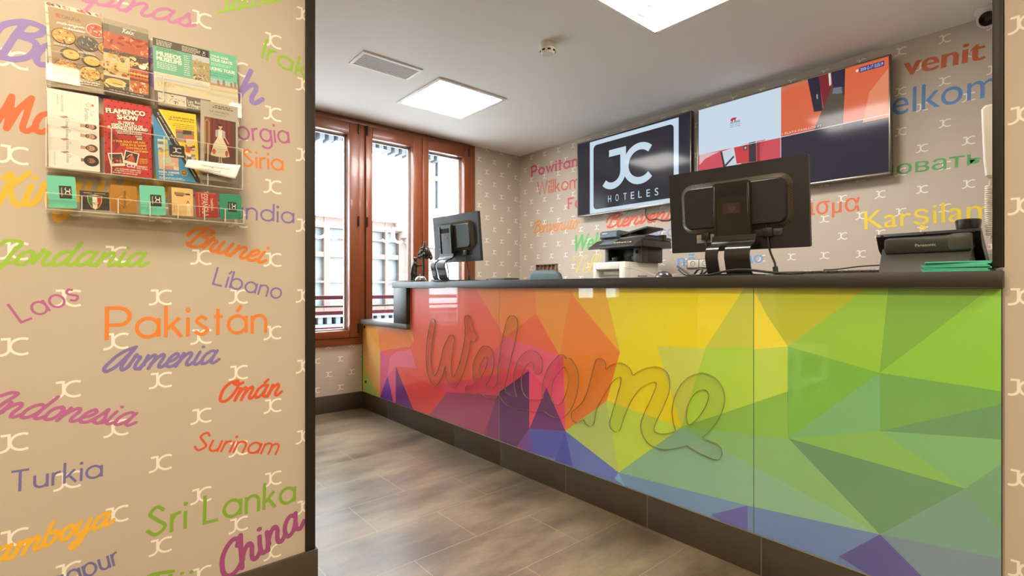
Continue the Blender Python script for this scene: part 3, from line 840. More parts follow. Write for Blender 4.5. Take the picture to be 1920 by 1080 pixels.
make_window('window_1', *WIN, [(0.72, 1.312, 0.837, 1.244, ()), (1.316, 1.885, 1.385, 1.792, (1.872,)), (1.94, 2.516, 2.006, 2.419, (1.953,)), (2.52, 3.088, 2.59, 3.012, (3.07,))],
            [(1.312, 1.316), (1.885, 1.94)], decals=(0, 1, 2))
make_window('window_2', *WIN2, [(-1.94, -1.402, -1.87, -1.47, ()), (-1.398, -0.86, -1.33, -0.93, ())], [(-1.402, -1.398)])

# ------------------------------------------------------------------ the street outside
M_facade = mat('white render', (236, 236, 232), rough=0.9, vary=0.03, vscale=2)
M_stone = mat('cream stone', (105, 97, 84), rough=0.85, vary=0.06, vscale=8)
M_timber = mat('weathered timber', (80, 60, 51), rough=0.7, vary=0.1, vscale=12)
M_blue = mat('grey pilaster', (73, 80, 90), rough=0.8)
M_pane2 = mat('pale blind behind glass', (88, 92, 94), rough=0.5)
FY = 9.5
bld = thing('building', 'white rendered building across the street with timber window and dentil cornice', 'building', (0, FY, 0))
bl = Matrix.Identity(4)
bm = newbm(); box(bm, -9, 5.55, 0, 0.6, 2.43, 6.0); box(bm, -9, 2.95, 0, 0.6, -3.2, 2.43); box(bm, 5.3, 5.72, 0, 0.6, -3.2, 2.43)
box(bm, 5.55, 12, 0.02, 0.6, -3.2, 6.0); box(bm, 2.95, 5.3, 0, 0.6, -3.2, 0.62)
done('wall', bm, M_facade, bld)
bm = newbm()
for k in range(90):
    x = -8.9 + k * 0.165; box(bm, x, x + 0.085, -0.32, 0.0, 3.78, 3.93)
    box(bm, x, x + 0.085, -0.22, 0.0, 0.40, 0.53)
box(bm, -9, 5.9, -0.75, 0.0, 3.93, 4.2); box(bm, -9, 5.9, -0.25, 0.0, 0.20, 0.40); box(bm, -9, 5.9, -0.28, 0, 0.53, 0.60)
done('cornice', bm, mat('grey cornice', (73, 75, 77), rough=0.85), bld)
bm = newbm()
for a, b in ((2.95, 3.05), (3.53, 3.64), (4.16, 4.26), (4.79, 4.85), (5.1, 5.3)): box(bm, a, b, 0.08, 0.2, 0.62, 2.43)
for a, b in ((0.62, 0.72), (1.17, 1.21), (1.66, 1.76), (2.02, 2.06), (2.22, 2.43)): box(bm, 2.95, 5.3, 0.09, 0.2, a, b)
fr = done('timber_window_frame', bm, M_timber, bld)
bm = newbm(); box(bm, 2.95, 5.3, 0.22, 0.26, 0.62, 2.43); done('pane', bm, M_pane2, fr)
bm = newbm()
for k, (a, b) in enumerate(((2.25, 2.43), (2.12, 2.25), (2.0, 2.12))): box(bm, 5.02 + 0.10 * k, 5.5, -0.05, 0.3, a, b, 0.01)
done('corbel', bm, M_stone, bld)
bm = newbm()
for k in range(30): box(bm, 5.70 + (0.02 if k % 2 else 0), 5.90, -0.05, 0.05, -1.0 + k * 0.098, -1.0 + k * 0.098 + 0.085, 0.004)
done('brick_quoin', bm, mat('pale brick', (85, 70, 62), rough=0.9, vary=0.12, vscale=9), bld)
bm = newbm(); box(bm, 5.68, 5.9, -0.08, 0.05, 1.94, 4.0, 0.01); box(bm, 5.62, 5.95, -0.14, 0.05, 2.6, 2.8, 0.01); box(bm, 5.62, 5.95, -0.14, 0.05, 3.4, 3.5, 0.01); done('stone_quoin', bm, M_stone, bld)
bm = newbm(); box(bm, 5.93, 6.12, -0.12, 0.05, -3.2, 4.6); done('pilaster', bm, M_blue, bld)
bm = newbm()
for a, b in ((-3.2, 1.1), (1.115, 2.7), (2.715, 4.2)): box(bm, 6.14, 7.6, -0.04, 0.05, a, b, 0.004)
done('panel', bm, M_facade, bld)
struct(boxes('ground', [(-9, 12, YW + 0.3, FY + 0.6, -3.4, -3.2)], mat('street paving', (200, 198, 194), rough=0.9)))
rail = thing('balcony_railing', 'dark red horizontal bar railing just outside the window', 'railing', (0.3, 4.75, 0))
for z, r, m in ((0.979, 0.019, 0), (0.893, 0.009, 1), (0.832, 0.019, 0), (0.68, 0.019, 0)):
    bm = newbm(); box(bm, 0, 3.3, -r * 0.6, r * 0.6, z - r, z + r, 0.004)
    done('bar', bm, mat('dark red paint', (86, 32, 46), rough=0.4) if not m else mat('thin brown bar', (60, 46, 38), rough=0.5), rail)
for x in (0.0, 3.26):
    bm = newbm(); box(bm, x, x + 0.04, -0.02, 0.02, -0.3, 1.0, 0.004); done('post', bm, MATS['dark red paint'], rail)
struct(boxes('trim_3', [(0.2, 3.8, YW + 0.22, 4.95, -0.42, -0.30)], M_stone))

# ------------------------------------------------------------------ ceiling: lamps, grille, smoke detector, camera
M_lampframe = mat('lamp frame white', (236, 232, 224), rough=0.4)
def ceiling_lamp(x0, y0, s, strength, label, warm=False, print_=False, group='square ceiling light panels'):
    t = thing('ceiling_light', label, 'ceiling light', (x0 + s / 2, y0 + s / 2, CEIL), 0, group)
    h = s / 2
    bm = newbm()
    for a in ((-h, h, -h, -h + 0.028), (-h, h, h - 0.028, h), (-h, -h + 0.028, -h + 0.028, h - 0.028), (h - 0.028, h, -h + 0.028, h - 0.028)):
        box(bm, a[0], a[1], a[2], a[3], -0.012, 0.0, 0.003)
    done('frame', bm, M_lampframe, t)
    bm = newbm(); box(bm, -h + 0.028, h - 0.028, -h + 0.028, h - 0.028, -0.008, -0.001)
    done('diffuser', bm, emit_mat('lamp warm' if warm else 'lamp neutral', (255, 239, 208) if warm else (255, 252, 248), strength), t)
    if print_:
        p = Print(Matrix(((1, 0, 0, -t.location.x), (0, -1, 0, -t.location.y), (0, 0, -1, -0.0085), (0, 0, 0, 1))), 0.0003)
        def C(px, py):
            q = at(px, py, 'Z', CEIL); return (q.x, -q.y)
        M = emit_mat('lamp blue print', (168, 214, 235), 0.95)
        for q in (((1190, 21), (1200, 24), (1212, 28), (1222, 30), (1210, 30), (1198, 27)), ((1206, 19), (1216, 21), (1236, 21), (1218, 22.5), (1210, 21.5)),
                  ((1214, 2), (1216, 6), (1224, 9), (1232, 9), (1222, 11), (1214, 9)), ((1232, -1), (1246, 1), (1262, 0), (1248, 3), (1238, 2))):
            p.poly([C(*v) for v in q], M)
        p.done('diffuser_print', t, 'light blue petal strokes printed on the panel')
    return t
ceiling_lamp(1.938, 3.052, 0.632, RECEPTION_LAMP, 'square lit ceiling panel nearest the window and air grille')
ceiling_lamp(1.94, 1.078, 0.632, RECEPTION_LAMP, 'square lit ceiling panel with blue petal print above the counter', print_=True)
for x, y, l in ((-0.6, 0.35, 'warm lit ceiling panel in the lobby before the leaflet wall'), (-0.6, -1.6, 'warm lit ceiling panel in the lobby behind the first'), (-2.9, 0.35, 'warm lit ceiling panel deep in the lobby on the window side'), (-2.9, -1.6, 'warm lit ceiling panel deepest in the lobby'), (0.9, -1.6, 'warm lit ceiling panel in the lobby near the papered pier')):
    ceiling_lamp(x, y, 0.632, LOBBY_LAMP, l, warm=True)

vc = [at(px, py, 'Z', CEIL) for px, py in ((679.4, 93.8), (793, 129.7), (764, 150), (655, 117))]
vx0 = (vc[0].x + vc[3].x) / 2; vx1 = (vc[1].x + vc[2].x) / 2; vy0 = (vc[0].y + vc[1].y) / 2; vy1 = (vc[2].y + vc[3].y) / 2
vent = thing('air_grille', 'white slatted air grille in the ceiling', 'vent', ((vx0 + vx1) / 2, (vy0 + vy1) / 2, CEIL))
hx, hy = abs(vx1 - vx0) / 2, abs(vy1 - vy0) / 2
bm = newbm()
for a in ((-hx, hx, -hy, -hy + 0.022), (-hx, hx, hy - 0.022, hy), (-hx, -hx + 0.022, -hy + 0.022, hy - 0.022), (hx - 0.022, hx, -hy + 0.022, hy - 0.022)): box(bm, a[0], a[1], a[2], a[3], -0.010, 0, 0.002)
done('frame', bm, M_lampframe, vent)
bm = newbm(); box(bm, -hx + 0.02, hx - 0.02, -hy + 0.02, hy - 0.02, -0.001, 0.0); done('backing', bm, mat('duct dark', (40, 38, 36), rough=0.9), vent)
nsl = 11
for k in range(nsl):
    y = -hy + 0.03 + (2 * hy - 0.06) * k / (nsl - 1)
    bm = newbm(); box(bm, -hx + 0.02, hx - 0.02, -0.0075, 0.0075, -0.001, 0.001, M=Matrix.Translation((0, y, -0.006)) @ Matrix.Rotation(R(12), 4, 'X'))
    done('slat', bm, mat('slat grey', (226, 224, 220), rough=0.5), vent)

sd = at(1027, 82, 'Z', CEIL)
det = thing('smoke_detector', 'round white smoke detector on the ceiling', 'smoke detector', (sd.x, sd.y, CEIL))
bm = newbm(); lathe(bm, [(0, 0), (0.052, 0), (0.054, -0.006), (0.052, -0.028), (0.05, -0.03), (0, -0.03)]); done('base', bm, mat('detector cream', (226, 218, 200), rough=0.4), det)
bm = newbm(); lathe(bm, [(0.046, -0.03), (0.05, -0.034), (0.05, -0.040), (0.044, -0.058), (0.036, -0.066), (0, -0.067)]); head = done('sensing_head', bm, MATS['detector cream'], det)
bm = newbm()
for k in range(8): box(bm, 0.043, 0.0488, -0.010, 0.010, -0.0555, -0.046, 0.001, M=Matrix.Rotation(k * math.pi / 4 + 0.2, 4, 'Z'))
done('vent_slot', bm, mat('slot black', (20, 18, 16), rough=0.8), head)

cc = at(1856, 8, 'Z', CEIL)
cam_t = thing('security_camera', 'white round security camera in the ceiling corner by the television wall', 'security camera', (3.70, 0.385, CEIL))
bm = newbm(); lathe(bm, [(0, 0), (0.055, 0), (0.058, -0.01), (0.056, -0.022), (0.046, -0.03), (0, -0.03)]); done('base', bm, mat('camera shell', (205, 200, 192), rough=0.35), cam_t)
Mx = Matrix.Translation((0, 0, -0.05)) @ Matrix.Rotation(R(62), 4, 'Y') @ Matrix.Rotation(R(180), 4, 'X')
bm = newbm(); lathe(bm, [(0, -0.036), (0.03, -0.034), (0.045, -0.018), (0.048, 0.0), (0.046, 0.03), (0.040, 0.036), (0.036, 0.030)], M=Mx); eye = done('ball', bm, MATS['camera shell'], cam_t)
bm = newbm(); lathe(bm, [(0.037, 0.0285), (0.02, 0.030), (0, 0.031)], M=Mx); lathe(bm, [(0, 0.036), (0.012, 0.036), (0.013, 0.029)], M=Mx)
for k in range(12): ball(bm, (0.028 * math.cos(k * math.pi / 6), 0.028 * math.sin(k * math.pi / 6), 0.030), 0.003, M=Mx, u=8, v=6)
done('lens', bm, mat('lens black', (14, 12, 12), rough=0.1), eye)

# ================================================================== RECEPTION COUNTER
COUNTER_Z = 1.117
counter = thing('reception_counter', 'long reception counter with rainbow faceted glass front, dark top and raised lettering', 'reception desk', (XC, 2.2, 0))
counter_inv = Matrix.Translation((-XC, -2.2, 0))
def cdone(name, bm, m, label=None, parent=None, **k):
    bm.transform(counter_inv); return done(name, bm, m, parent or counter, label=label, **k)
M_top = mat('dark worktop laminate', (47, 39, 32), rough=0.42, vary=0.05, vscale=40)
M_core = mat('counter core', (40, 36, 33), rough=0.7)
M_inside = mat('counter inside white', (200, 196, 190), rough=0.6)

Y_END, Y_STEP, Y_HIGH = 0.168, 3.43, 3.655
bm = newbm(); box(bm, 1.885, 2.55, Y_END, Y_HIGH, 1.071, COUNTER_Z, 0.003); cdone('worktop', bm, M_top)
bm = newbm(); box(bm, 1.887, 2.50, Y_STEP, Y_HIGH - 0.02, 0.794, 1.0705, 0.003); cdone('end_block', bm, mat('dark end block', (40, 32, 28), rough=0.4))
bm = newbm(); box(bm, 1.885, 2.50, Y_STEP - 0.006, YW - 0.05, 0.752, 0.794, 0.003); cdone('low_shelf', bm, mat('low shelf laminate', (92, 82, 76), rough=0.38))
bm = newbm(); box(bm, 1.935, 2.45, Y_END + 0.001, Y_STEP, 0.0, 1.0705); box(bm, 1.935, 2.45, Y_STEP, YW - 0.001, 0.0, 0.7515); cdone('carcass', bm, M_core)
bm = newbm(); box(bm, 1.921, 1.935, YW - 0.02, YW - 0.0125, 0.148, 0.752); cdone('side_edge', bm, M_trim)
bm = newbm(); box(bm, 1.9195, 1.935, Y_END, Y_END + 0.004, 0.148, 1.0705); cdone('end_strip', bm, mat('pale metal strip', (190, 182, 168), rough=0.3, metal=0.8))
# stone plinth, tile by tile
bm = newbm()
cuts = [Y_END] + [at(px, 860, 'X', XC).y for px in (1667, 1427, 1213, 1060, 938, 852, 726)] + [YW - 0.012]
cuts = sorted(cuts)
for a, b in zip(cuts, cuts[1:]): box(bm, 1.9215, 1.934, a + 0.0008, b - 0.0008, 0, 0.146, 0.0015, 0)
box(bm, 1.9225, 1.934, Y_END, YW - 0.012, 0, 0.1445, 0, 1)
cdone('plinth', bm, [M_tile_base, M_grout])

# the rainbow facets (corners read on the plane of the front)
V = dict(
    a0=(678, 600), a1=(678, 645), a2=(678, 740), A1=(713, 658), A2=(713, 750), A3=(685.5, 694), A4=(742, 687), A4b=(742, 770), A5=(726.7, 705), A6=(740, 760),
    tl=(690, 560), tA=(765, 530), tB=(886, 530), tC=(1003, 530), tD=(1078, 559), tE=(1130, 530), tF=(1242, 530), tG=(1407, 530), tH=(1640, 530), tI=(1667, 530), tJ=(1880, 530),
    p1=(947, 632), B1=(1005, 588), q1=(1050, 667.5), B5=(1056, 670), B5b=(1060, 808), B2=(992, 695), B2b=(992.5, 804), B3=(1024.5, 727),
    B6=(1162.5, 660.5), c1=(1137.5, 752), C1=(1231.7, 649.4), C2=(1323, 652), C3=(1277.5, 801), F1=(1160, 886),
    D1=(1477, 649.4), D2=(1477, 734), D3=(1478, 821.7), E1=(1649, 699), E2=(1650, 808), E3=(1880, 734), E4=(1880, 757), E5=(1880, 824), E6=(1880, 868), J=(1809, 916), K=(1650, 1002), E7=(1880, 1000), E8=(1880, 1048), E9=(1880, 1250),
    L1=(1402, 948), L2=(1335, 964), m1=(804, 776), m2=(838, 735.5), m3=(930, 738), m4=(905, 822), n1=(771, 765), r1=(776, 640), r2=(765, 680), r3=(745, 650))
def fc(col, *ks):
    return col, [V[k] if isinstance(k, str) else k for k in ks]
FACETS = [
    fc((98, 116, 156), (1000, 520), (1900, 520), (1900, 1300), (1000, 1300)),
    # broad grounds first, facets over them
    fc((220, 70, 54), (670, 520), (1000, 520), (1000, 900), (670, 900)),
    fc((224, 78, 54), 'tA', 'tB', 'p1', (930, 738), (838, 735), (776, 680), (762, 600)),
    fc((206, 70, 88), 'p1', 'q1', 'B5', 'B5b', 'B2b', 'B2', (900, 690)),
    fc((206, 62, 78), (742, 735), (985, 692), (992, 695), (930, 742), (838, 735), (800, 790), (742, 780)),
    fc((222, 150, 56), (670, 590), (700, 600), (713, 658), (713, 750), (685, 694), (676, 640)),
    fc((232, 128, 52), (690, 560), (762, 560), (776, 640), 'A1', (684, 612)),
    fc((222, 104, 50), (705, 600), (740, 590), (776, 640), (765, 655), 'A1'),
    fc((232, 138, 68), (684, 612), 'A1', 'A2', (703, 730), 'A3', (679, 650)),
    fc((206, 196, 30), (670, 640), (678, 645), 'A3', (681, 745), (670, 745)),
    fc((180, 190, 62), 'A3', (714, 752), (681, 745)),
    fc((214, 72, 72), 'A1', (765, 650), (782, 690), (742, 700), (735, 690)),
    fc((200, 70, 104), 'A1', (731, 670), 'A5', 'A2'),
    fc((214, 92, 112), (731, 670), (742, 660), (770, 655), (780, 690), 'A4', 'A5'),
    fc((104, 44, 128), 'A5', (710, 752), 'A6', (742, 775)),
    fc((206, 74, 104), 'A5', 'A4', 'A4b', (740, 752)),
    fc((102, 40, 92), 'A4', (776, 770), (742, 775)),
    fc((210, 60, 56), (762, 700), (838, 735), (804, 776), (776, 770), (758, 712)),
    fc((150, 56, 84), (804, 780), (838, 735), (932, 742), (907, 830)),
    fc((122, 50, 90), (932, 742), 'B2', (960, 842), (905, 826)),
    fc((92, 40, 84), 'B2', (936, 735), (938, 850), (975, 836), 'B2b'),
    fc((214, 62, 90), 'B2', 'B3', 'B2b'),
    fc((104, 44, 98), 'B3', 'B5b', 'B2b'),
    fc((216, 66, 96), 'B3', 'B2', 'q1', 'B5', 'B5b'),
    fc((218, 78, 102), 'p1', 'q1', 'B3', 'B2', (936, 660)),
    fc((222, 108, 46), 'tB', 'tC', 'B1', 'p1'),
    fc((226, 122, 42), 'tC', (1075, 530), 'tD', 'B6', 'q1', 'B1'),
    fc((216, 84, 48), 'B1', 'q1', 'p1'),
    fc((214, 108, 34), (1075, 530), 'tD', 'B6', 'q1', (1060, 600)),
    fc((230, 148, 34), (1060, 522), (1132, 522), 'B6', 'tD'),
    fc((214, 106, 24), 'q1', 'B6', 'c1', 'B5b', 'B5'),
    fc((234, 186, 24), (1130, 522), (1242, 522), 'tF', 'B6'),
    fc((246, 204, 8), 'tF', 'C1', 'C3', 'c1', 'B6'),
    fc((244, 204, 6), (1242, 522), (1407, 522), 'C2', 'C1', (1163, 655)),
    fc((206, 200, 66), 'C1', 'C2', 'C3'),
    fc((196, 188, 44), (1407, 522), 'D1', 'C2'),
    fc((172, 196, 46), 'C2', (1412, 650), (1412, 756), 'C3'),
    fc((186, 200, 58), (1412, 650), 'D1', 'D2', (1412, 756)),
    fc((212, 182, 34), (1413, 545), (1437, 590), 'D1', (1413, 655)),
    fc((186, 178, 36), (1407, 522), 'tH', 'D1', (1437, 590)),
    fc((150, 184, 50), 'D1', 'tH', 'tI', 'E1'),
    fc((122, 170, 52), 'D1', 'E1', 'D3'),
    fc((122, 168, 92), 'D3', 'E1', 'E2'),
    fc((126, 164, 52), 'E1', 'tI', (1880, 522), (1731, 638)),
    fc((138, 184, 50), 'E1', (1731, 638), (1880, 522), 'E3'),
    fc((116, 158, 64), 'E1', 'E3', 'E4', 'E2'),
    fc((104, 142, 80), 'E2', 'E4', 'E5'),
    fc((124, 168, 90), 'E2', 'E5', 'E6', 'J'),
    fc((132, 172, 70), 'D3', 'E2', 'J'),
    fc((104, 140, 82), 'D3', 'J', 'K'),
    fc((114, 150, 94), 'J', 'E6', 'E7'),
    fc((118, 148, 110), 'J', 'E7', 'E8', 'K'),
    fc((112, 128, 138), 'K', 'E8', 'E9', (1760, 1112)),
    fc((86, 80, 132), 'K', (1765, 1117), (1690, 1117), (1573, 1043)),
    fc((102, 122, 160), 'K', (1573, 1043), (1560, 1070), (1402, 1010), 'L1'),
    fc((94, 90, 150), 'L1', 'L2', (1380, 1000), (1402, 1000)),
    fc((108, 138, 166), 'F1', 'L1', 'L2', (1330, 975), (1170, 915)),
    fc((122, 160, 190), 'F1', (1150, 896), (1172, 912)),
    fc((138, 172, 116), 'F1', 'C3', 'K', 'L1'),
    fc((134, 172, 88), 'C3', 'D3', 'K'),
    fc((138, 174, 58), 'C3', (1412, 756), 'D2', 'D3'),
    fc((182, 188, 76), 'B5b', 'c1', 'F1'),
    fc((192, 204, 50), 'c1', 'C3', 'F1'),
    fc((92, 104, 166), 'B5b', 'F1', (1150, 900), (1072, 880)),
    fc((68, 74, 152), 'B5b', (1074, 875), (1040, 865)),
    fc((82, 82, 156), 'B2b', 'B5b', (1043, 860), (1000, 850)),
    fc((112, 72, 136), 'B2b', (970, 836), (1001, 852)),
]
M_panel = attr_mat('back printed glass', 0.35, 1.0)
conv_front = on_x(XC)
def make_panel(y0, y1, z0, z1, label):
    bm = newbm(); box(bm, 1.9205, 1.931, y0 + 0.0008, y1 - 0.0008, z0, z1, 0.001)
    cl = bm.loops.layers.float_color.new('tint')
    for f in bm.faces:
        for l in f.loops: l[cl] = rgb(150, 190, 160)
    z = XC; M = PLANE_X(0)
    for i, (col, pts) in enumerate(FACETS):
        q = [conv_front(*p) for p in pts]
        for ax, v, less in ((0, -y1 + 0.0015, False), (0, -y0 - 0.0015, True), (1, z0 + 0.001, False), (1, z1 - 0.001, True)):
            if len(q) >= 3: q = clip_poly(q, ax, v, less)
        if len(q) < 3: continue
        a = sum(s[0] * t[1] - t[0] * s[1] for s, t in zip(q, q[1:] + q[:1]))
        if abs(a) < 1e-6: continue
        if a < 0: q = q[::-1]
        f = bm.faces.new([bm.verts.new((XC + 0.0004 - i * 1.2e-5, -p[0], p[1])) for p in q])
        r_, g_, b_, _ = rgb(*col)
        if b_ > max(r_, g_): r_, g_, b_ = r_ * 1.25, g_ * 1.4, b_ * 1.6
        elif col[1] * 1.1 >= col[0]: r_, g_, b_ = r_ * 1.1, g_ * 1.33, b_ * 2.0 + 0.012
        else:
            r_ = min(0.92, r_ * 1.4); g_ = min(g_ * 1.8, 0.88 * r_); b_ = b_ * 1.8 + 0.012
        c4 = (r_, g_, b_, 1)  # blue offsets put a pale reflection veil into the facet colours
        for l in f.loops: l[cl] = c4
    return cdone('front_panel', bm, M_panel, label, smooth=False, fixn=False)
S1, S2 = at(936, 700, 'X', XC).y, at(1413, 700, 'X', XC).y
make_panel(S1, Y_STEP + 0.0015, 0.150, 1.0695, 'red and orange faceted glass panel on the left')
make_panel(Y_STEP - 0.0015, YW - 0.022, 0.150, 0.7505, 'orange and purple faceted glass panel under the low shelf')
make_panel(S2, S1, 0.150, 1.0695, 'orange to yellow faceted glass panel in the middle')
make_panel(Y_END + 0.005, S2, 0.150, 1.0695, 'green faceted glass panel on the right')
bm = newbm(); box(bm, 1.919, 1.931, Y_END, YW - 0.012, 0.1462, 0.1498, 0.0006); cdone('metal_strip', bm, mat('pale metal strip', (190, 182, 168), rough=0.3, metal=0.8))
for px, py in ((684, 613), (767, 546), (686, 716)):
    bm = newbm(); q = at(px, py, 'X', XC); cone(bm, (XC - 0.006, q.y, q.z), (XC + 0.004, q.y, q.z), 0.011, n=16)
    cdone('panel_screw', bm, mat('dark screw cap', (60, 40, 36), rough=0.4))

# raised clear lettering: the pen path, thickened and outlined
PATHS = [
    [(813, 606), (807, 640), (805, 672), (808, 700), (816, 714), (825, 704), (832, 682), (838, 656), (846, 640), (848, 636)],
    [(848, 636), (845, 655), (842, 690), (846, 712), (853, 717), (862, 702), (871, 675), (878, 640), (880, 615), (878, 600)],
    [(879, 622), (889, 631)],
    [(880, 732), (896, 728), (912, 708), (921, 684), (919, 663), (911, 658), (902, 668), (894, 690), (896, 712), (905, 728), (920, 737), (934, 733), (943, 712), (952, 672), (962, 630), (965, 604), (961, 602), (954, 622), (946, 665), (941, 705), (944, 738), (955, 750), (972, 756), (983, 757)],
    [(1010, 690), (1010, 676), (998, 667), (984, 676), (973, 700), (973, 728), (982, 750), (1000, 761), (1022, 760), (1034, 768), (1046, 772), (1060, 765), (1072, 742), (1077, 712), (1075, 694), (1068, 683)],
    [(1055, 676), (1040, 692), (1029, 716), (1027, 744), (1034, 763), (1046, 772)],
    [(1127, 684), (1120, 712), (1112, 740), (1102, 762), (1090, 774), (1082, 780)],
    [(1127, 684), (1119, 730), (1112, 755), (1106, 786)],
    [(1112, 758), (1128, 728), (1146, 702), (1163, 693), (1175, 700), (1177, 716), (1168, 752), (1155, 796)],
    [(1160, 778), (1178, 738), (1200, 712), (1226, 701), (1242, 706), (1244, 726), (1235, 752), (1220, 784), (1215, 804), (1222, 819), (1240, 827), (1262, 825), (1290, 816), (1318, 798), (1338, 770), (1345, 742), (1336, 722), (1318, 714), (1298, 722), (1282, 744), (1275, 772), (1278, 796), (1288, 816), (1310, 832), (1340, 845)],
]
EDGE_M = bpy.data.materials.new('shade tinted acrylic edge'); EDGE_M.use_nodes = True
_n = EDGE_M.node_tree; _p = _n.nodes['Principled BSDF']; _p.inputs['Base Color'].default_value = rgb(214, 196, 168); _p.inputs['Roughness'].default_value = 0.2
_t = _n.nodes.new('ShaderNodeBsdfTransparent'); _t.inputs['Color'].default_value = (0.36, 0.31, 0.27, 1); _m = _n.nodes.new('ShaderNodeMixShader'); _m.inputs[0].default_value = 0.4  # dark tint puts the letters' shadow outline into the edge colour
_n.links.new(_t.outputs[0], _m.inputs[1]); _n.links.new(_p.outputs[0], _m.inputs[2]); _n.links.new(_m.outputs[0], _n.nodes['Material Output'].inputs[0])
loops = contours([[conv_front(*p) for p in q] for q in PATHS], 0.033, 0.005)
wm = filled(loops, 0.0045)
bm = newbm(); bm.from_mesh(wm); bpy.data.meshes.remove(wm)
bmesh.ops.remove_doubles(bm, verts=bm.verts[:], dist=1e-5)
for f in bm.faces: f.material_index = 0 if abs(f.normal.z) > 0.5 else 1
bm.transform(PLANE_X(XC - 0.0063))
cdone('welcome_lettering', bm, [clear_mat('clear acrylic face', (0.99, 0.99, 0.985), rough=0.03, gloss=0.8), EDGE_M], 'raised clear acrylic handwriting reading Welcome', smooth=False)

# ================================================================== TELEVISIONS
M_tv = mat('television shell', (38, 35, 33), rough=0.35)
M_bezel = mat('television bezel', (120, 112, 100), rough=0.28, metal=0.9)
XT = 3.72
def television(y0, y1, z0, z1, label, draw):
    t = thing('television', label, 'television', (XT, (y0 + y1) / 2, (z0 + z1) / 2), 0, 'televisions on the papered wall')
    inv = Matrix.Translation((-XT, -(y0 + y1) / 2, -(z0 + z1) / 2))
    bm = newbm(); box(bm, XT + 0.004, XT + 0.045, y0 + 0.002, y1 - 0.002, z0 + 0.002, z1 - 0.002, 0.004); box(bm, XT + 0.045, XB - 0.012, y0 + 0.25, y1 - 0.25, z0 + 0.12, z1 - 0.18, 0.006)
    bm.transform(inv); done('housing', bm, M_tv, t)
    bm = newbm(); b = 0.010
    for a in ((y0, y1, z0, z0 + b + 0.006), (y0, y1, z1 - b, z1), (y0, y0 + b, z0 + b, z1 - b), (y1 - b, y1, z0 + b, z1 - b)): box(bm, XT - 0.004, XT + 0.04, *a, bev=0.002)
    bm.transform(inv); done('bezel', bm, M_bezel, t)
    bm = newbm(); box(bm, XT + 0.045, XB - 0.002, (y0 + y1) / 2 - 0.15, (y0 + y1) / 2 + 0.15, (z0 + z1) / 2 - 0.15, (z0 + z1) / 2 + 0.15)
    bm.transform(inv); done('wall_bracket', bm, M_tv, t)
    p = Print(inv @ PLANE_X(XT), 0.0002, clip=(-y1 + b, -y0 - b, z0 + b + 0.006, z1 - b))
    draw(p, y0, y1, z0, z1)
    p.done('screen', t)
    return t
scr = on_x(XT)
def sm(*c): return screen_mat(c)
NAVY, WHITE_S = sm(34, 32, 46), sm(206, 226, 242)
def draw_logo(p, y0, y1, z0, z1):
    p.rect(-y1, -y0, z0, z1, NAVY)
    a = scr(1106, 268); b = scr(1272.5, 378)
    x0, x1 = a[0], b[0]; zt = (scr(1106, 268)[1] + scr(1272, 219)[1]) / 2; zb = (scr(1108, 402)[1] + b[1]) / 2
    p.rect(x0, x1, zb, zt, WHITE_S)
    p.poly(rrect(x0 + 0.045, x1 - 0.045, zb + 0.04, zt - 0.04, 0.04), sm(36, 33, 44))
    lx = scr(1133, 345)[0]; rx_ = scr(1238, 300)[0]; c0 = scr(1215, 341)[1]; c1 = scr(1215, 262)[1]
    p.logo(lx, c0 - 0.005, rx_ - lx, c1 - c0, 0.17, WHITE_S)
    for ch, px in zip('HOTELES', (1143, 1157, 1172, 1186, 1200, 1215.5, 1231)):
        q = scr(px, 379 - (px - 1143) * 0.145)
        p.text(ch, q[0], q[1], 0.062, WHITE_S, bold=0.012, width=0.036, align='c')
